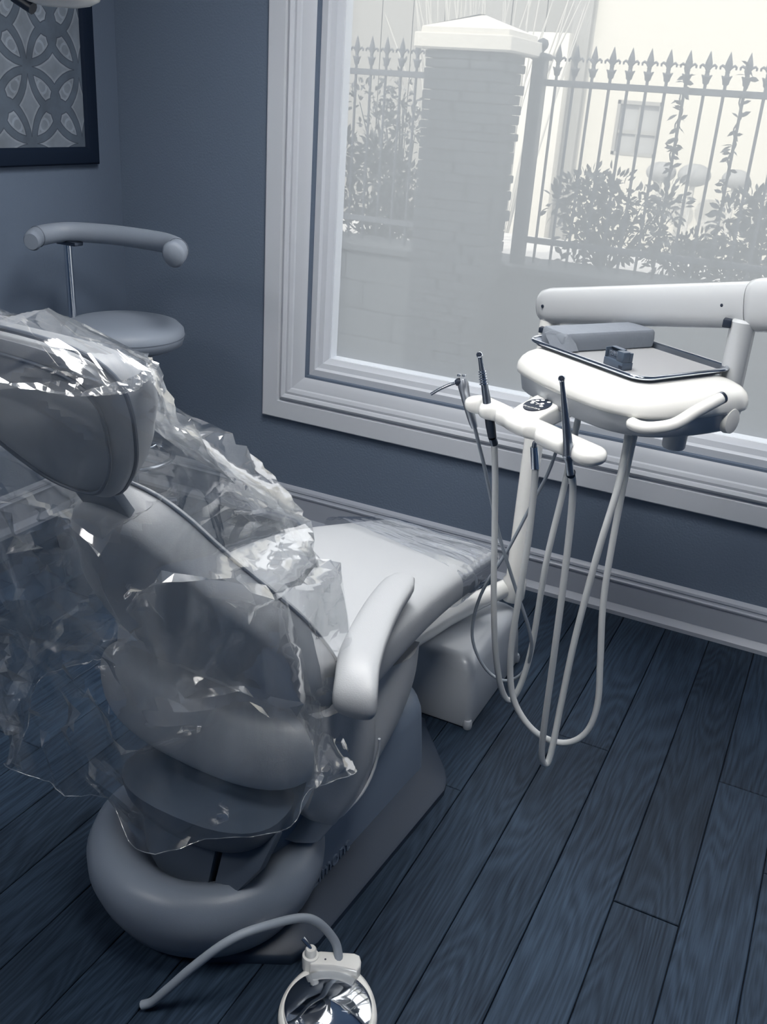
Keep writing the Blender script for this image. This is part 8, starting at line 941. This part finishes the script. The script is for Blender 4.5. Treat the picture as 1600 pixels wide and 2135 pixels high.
def fence(name_label, xs, x0, x1, posts):
    t = thing('iron_fence', (x0, 5.0, .79), name_label, 'fence')
    for z_ in (1.672, .917): MB().box(x0, 4.986, z_-.015, x1, 5.014, z_+.015).build('rail', IRON, t, bevel=.002, seg=1)
    for x in xs: picket_bar(t, x, 5.0, .80, 1.715)
    for x in posts:
        p_ = MB().box(x-.033, 4.967, .79, x+.033, 5.033, 1.775).build('post', IRON, t, bevel=.003, seg=1)
        MB().loft([[Vector((x+a, 5.0+c, z_)) for a, c in rrect(.033+i, .033+i, .006, 2)] for z_, i in ((1.770,0),(1.776,.012),(1.796,.012),(1.802,.004),(1.806,-.02))]).build('post_cap', IRON, p_, smooth=30)
        MB().lathe([(.008,0),(.012,.008),(.026,.024),(.030,.040),(.024,.058),(.001,.068)], (x, 5.0, 1.803), n=18).build('ball_finial', IRON, p_, smooth=60)
    return t
fence('dark iron fence with fleur finials right of the stone pillar', [-1.558+.0895*i for i in range(0, 22)], -1.648, .42, [-1.648])
fence('short run of dark iron fence left of the stone pillar', [-2.318-.0895*i for i in range(0, 14)], -3.60, -2.09, [])
# leaves, vines and shrubs
lm = bmesh.new(); q = MB(); q.bm = lm
pts = [(0,0,0),(.3,.18,.05),(.62,.20,.04),(1,0,-.05),(.62,-.20,.04),(.3,-.18,.05),(.5,0,0)]
vv = [lm.verts.new(p) for p in pts]
for f_ in ((0,1,6),(1,2,6),(2,3,6),(3,4,6),(4,5,6),(5,0,6)): lm.faces.new([vv[i] for i in f_])
leaf_me = bpy.data.meshes.new('leaf'); lm.to_mesh(leaf_me); lm.free(); leaf_me.materials.append(LEAF)
def rnd_dir(rg, zup=.2):
    while True:
        v_ = Vector((rg.uniform(-1,1), rg.uniform(-1,1), rg.uniform(-1,1)))
        if .1 < v_.length < 1: v_.normalize(); v_.z += zup; return v_.normalized()
def add_leaf(par, p, d, s_, rg):
    o = link('leaf', leaf_me, par, Vector(p)-root_off(par))
    e = d.to_track_quat('X', 'Z').to_euler(); e.rotate_axis('X', rg.uniform(-1.6, 1.6)); o.rotation_euler = e; o.scale = (s_,)*3
def stuff_leaves(bm, p, d, s_, rg):
    mt = Matrix.Translation(p) @ d.to_track_quat('X', 'Z').to_matrix().to_4x4() @ Matrix.Rotation(rg.uniform(-1.6,1.6), 4, 'X') @ Matrix.Diagonal((s_, s_, s_, 1))
    w_ = [bm.verts.new(mt @ Vector(q_)) for q_ in pts]
    for f_ in ((0,1,6),(1,2,6),(2,3,6),(3,4,6),(4,5,6),(5,0,6)): bm.faces.new([w_[i] for i in f_])
def vine(x, label, seed):
    rg = random.Random(seed)
    t = thing('climbing_vine', (x, 4.98, .79), label, 'vine')
    sp = [(x+.012*math.sin(k*1.1), 4.988+.012*math.cos(k*1.1)-.008, .80+.022*k) for k in range(46)]
    MB().tube(sp, .004, n=6).build('stem', LEAF, t, smooth=60)
    for k in range(74):
        z_ = .84+.95*rg.random()
        if rg.random() < (z_-.85)*.4: continue
        c = Vector((x+rg.uniform(-.010,.010), 4.975+rg.uniform(-.01,.01), z_))
        d = Vector((rg.choice((-1,1))*rg.uniform(.4,1), rg.uniform(-.7,.3), rg.uniform(-.8,.5))).normalized()
        add_leaf(t, c, d, rg.uniform(.038,.056), rg)
vine(-1.558+.0895*7, 'thin leafy vine climbing the fence picket nearer the pillar', 4)
vine(-1.558+.0895*10, 'thicker leafy vine climbing the fence picket farther from the pillar', 9)
def shrub(c, rad, label, seed, n_ind, n_stuff, ls=.05, base=.745):
    rg = random.Random(seed); c = Vector(c)
    t = thing('shrub', (c.x, c.y, base), label, 'shrub')
    sb = MB()
    clumps = [c+Vector((rad[0]*rg.uniform(-.8,.8), rad[1]*rg.uniform(-.7,.7), rad[2]*rg.uniform(-.75,.8))) for _ in range(24)]
    for q_ in clumps:
        sb.tube([(c.x+rg.uniform(-.04,.04), c.y+rg.uniform(-.04,.04), base), (c.x*.4+q_.x*.6, c.y*.4+q_.y*.6, (base+q_.z)/2), q_], [.008,.006,.003], n=5)
    sb.build('stems', LEAF, t)
    bm = bmesh.new()
    for k in range(n_ind+n_stuff):
        q_ = rg.choice(clumps); d = rnd_dir(rg); rr_ = rg.random()**.6
        p = q_+Vector((d.x*rad[0], d.y*rad[1], d.z*rad[2]))*.36*rr_
        if p.z < base: continue
        if k < n_ind:
            add_leaf(t, p-Vector((0, rad[1]*.25*rg.random(), 0)), d, ls*rg.uniform(.8,1.3), rg)
        else: stuff_leaves(bm, p, d, ls*rg.uniform(.7,1.1), rg)
    me = bpy.data.meshes.new('foliage'); bm.to_mesh(me); bm.free(); me.materials.append(LEAF)
    o = link('foliage', me, t); o['kind'] = 'stuff'
shrub((-1.28,5.42,.98), (.34,.16,.30), 'leafy shrub behind the fence just right of the stone pillar', 21, 200, 1000, .056)
shrub((-.80,5.40,.86), (.30,.15,.15), 'low shrub between the two vines behind the fence', 22, 130, 700, .050)
shrub((-.46,5.42,1.00), (.27,.15,.30), 'leafy shrub at the far right of the fence', 23, 170, 850, .056)
shrub((-2.74,5.42,1.00), (.36,.16,.30), 'dense shrub low behind the fence left of the pillar', 24, 200, 1500, .056)
shrub((-2.80,5.95,1.30), (.42,.16,.42), 'taller thin shrub showing through the left fence run', 25, 150, 450, .05)
# far buildings
fb = thing('white_building', (0, 12.3, -.25), 'sunlit white building across the way with a small grey window', 'building')
w_ = MB(); wx0, wx1, wz0, wz1 = -2.96, -2.44, 1.12, 1.71
w_.box(-3.38, 12, -.25, wx0, 12.4, 5); w_.box(wx1, 12, -.25, 9, 12.4, 5); w_.box(wx0, 12, -.25, wx1, 12.4, wz0); w_.box(wx0, 12, wz1, wx1, 12.4, 5)
w_.build('facade', STUCCO, fb, smooth=0)
PANE = mat('far_pane', (.24,.24,.235), .6)
wf = MB(); 
for a in ((wx0,wz0,wx1,wz0+.035),(wx0,wz1-.04,wx1,wz1)): wf.box(a[0], 11.99, a[1], a[2], 12.08, a[3])
for a in (wx0, wx1-.035): wf.box(a, 11.99, wz0, a+.035, 12.08, wz1)
wfo = wf.build('window_frame', SIDING, fb, smooth=0)
MB().box(wx0, 12.02, 1.355, wx1, 12.07, 1.395).build('glazing_bar', SIDING, wfo, smooth=0)
MB().box(-2.715, 12.025, wz0, -2.695, 12.07, wz1).build('glazing_bar', SIDING, wfo, smooth=0)
for x_a, x_b in ((wx0+.03,-2.71),(-2.70,wx1-.03)):
    for z_a, z_b in ((wz0+.03,1.37),(1.38,wz1-.03)): MB().box(x_a, 12.06, z_a, x_b, 12.075, z_b).build('pane', PANE, wfo, smooth=0)
MB().box(-3.60, 11.9, -.25, -3.38, 12.4, 5).build('corner_pilaster', SIDING, fb, smooth=0)
gb = thing('grey_building', (-8, 14.2, -.25), 'pale grey panelled building beyond the pillar, upper left', 'building')
x_ = -12.6
while x_ < -4.1:
    MB().box(x_, 14, -.25, x_+.485, 14.3, 5).build('wall_panel', SIDING, gb, smooth=0); x_ += .5
MB().box(-4.02, 13.8, -.25, -3.70, 14.3, 5).build('downpipe_column', DARKST, gb, smooth=0)
lb = tag(MB().box(-4.05, 11.7, -.25, -3.55, 11.9, 2.36).build('gate_pier', CAPM, bevel=.01), 'plain white pier standing before the dark column of the far building', 'pier')
rg = random.Random(5)
tw = thing('bare_shrub', (-3.3, 8.6, -.25), 'pale leafless twiggy shrub behind the pillar cap', 'shrub')
bmx = MB()
for k in range(46):
    a = rg.uniform(-.55,.55); h_ = rg.uniform(2.2,3.4); bx = -3.3+a*.5
    bmx.tube([(bx, 8.6+rg.uniform(-.1,.1), -.25), (bx+a*.5+rg.uniform(-.1,.1), 8.6, h_*.5), (bx+a*1.3+rg.uniform(-.2,.2), 8.6+rg.uniform(-.2,.2), h_)], [.012,.008,.003], n=5)
bmx.build('twigs', TWIG, tw, kind='stuff')
for i, (x_, w2, lab) in enumerate(((-2.22,.22,'left of three round clipped hedge balls far beyond the fence'),(-1.86,.24,'middle one of three round clipped hedge balls beyond the fence'),(-1.42,.20,'right of three round clipped hedge balls far beyond the fence'))):
    t = MB(); t.lathe([(.02,0),(.7*w2,.05),(w2*.62,.10)], (x_, 11.4, .80), n=16)
    bmh = MB(); rings = []
    for k in range(1, 12):
        th = math.pi*k/12; rings.append([Vector((x_+w2*.75*math.sin(th)*math.cos(a)+.02*noise.noise(Vector((k, j, i))), 11.4+w2*.75*math.sin(th)*math.sin(a), 1.0-w2*.5*math.cos(th))) for j, a in enumerate([2*math.pi*q_/18 for q_ in range(18)])])
    bmh.loft(rings)
    tt = thing('clipped_hedge', (x_, 11.4, -.25), lab, 'hedge', 'round clipped hedges')
    bmh.build('foliage_ball', mat('hedge_pale', (.20,.20,.195), .9, var=.2, vscale=30), tt)
    MB().tube([(x_, 11.4, -.25), (x_, 11.4, .95)], .03, n=8).build('trunk', TWIG, tt)
    t.bm.free()
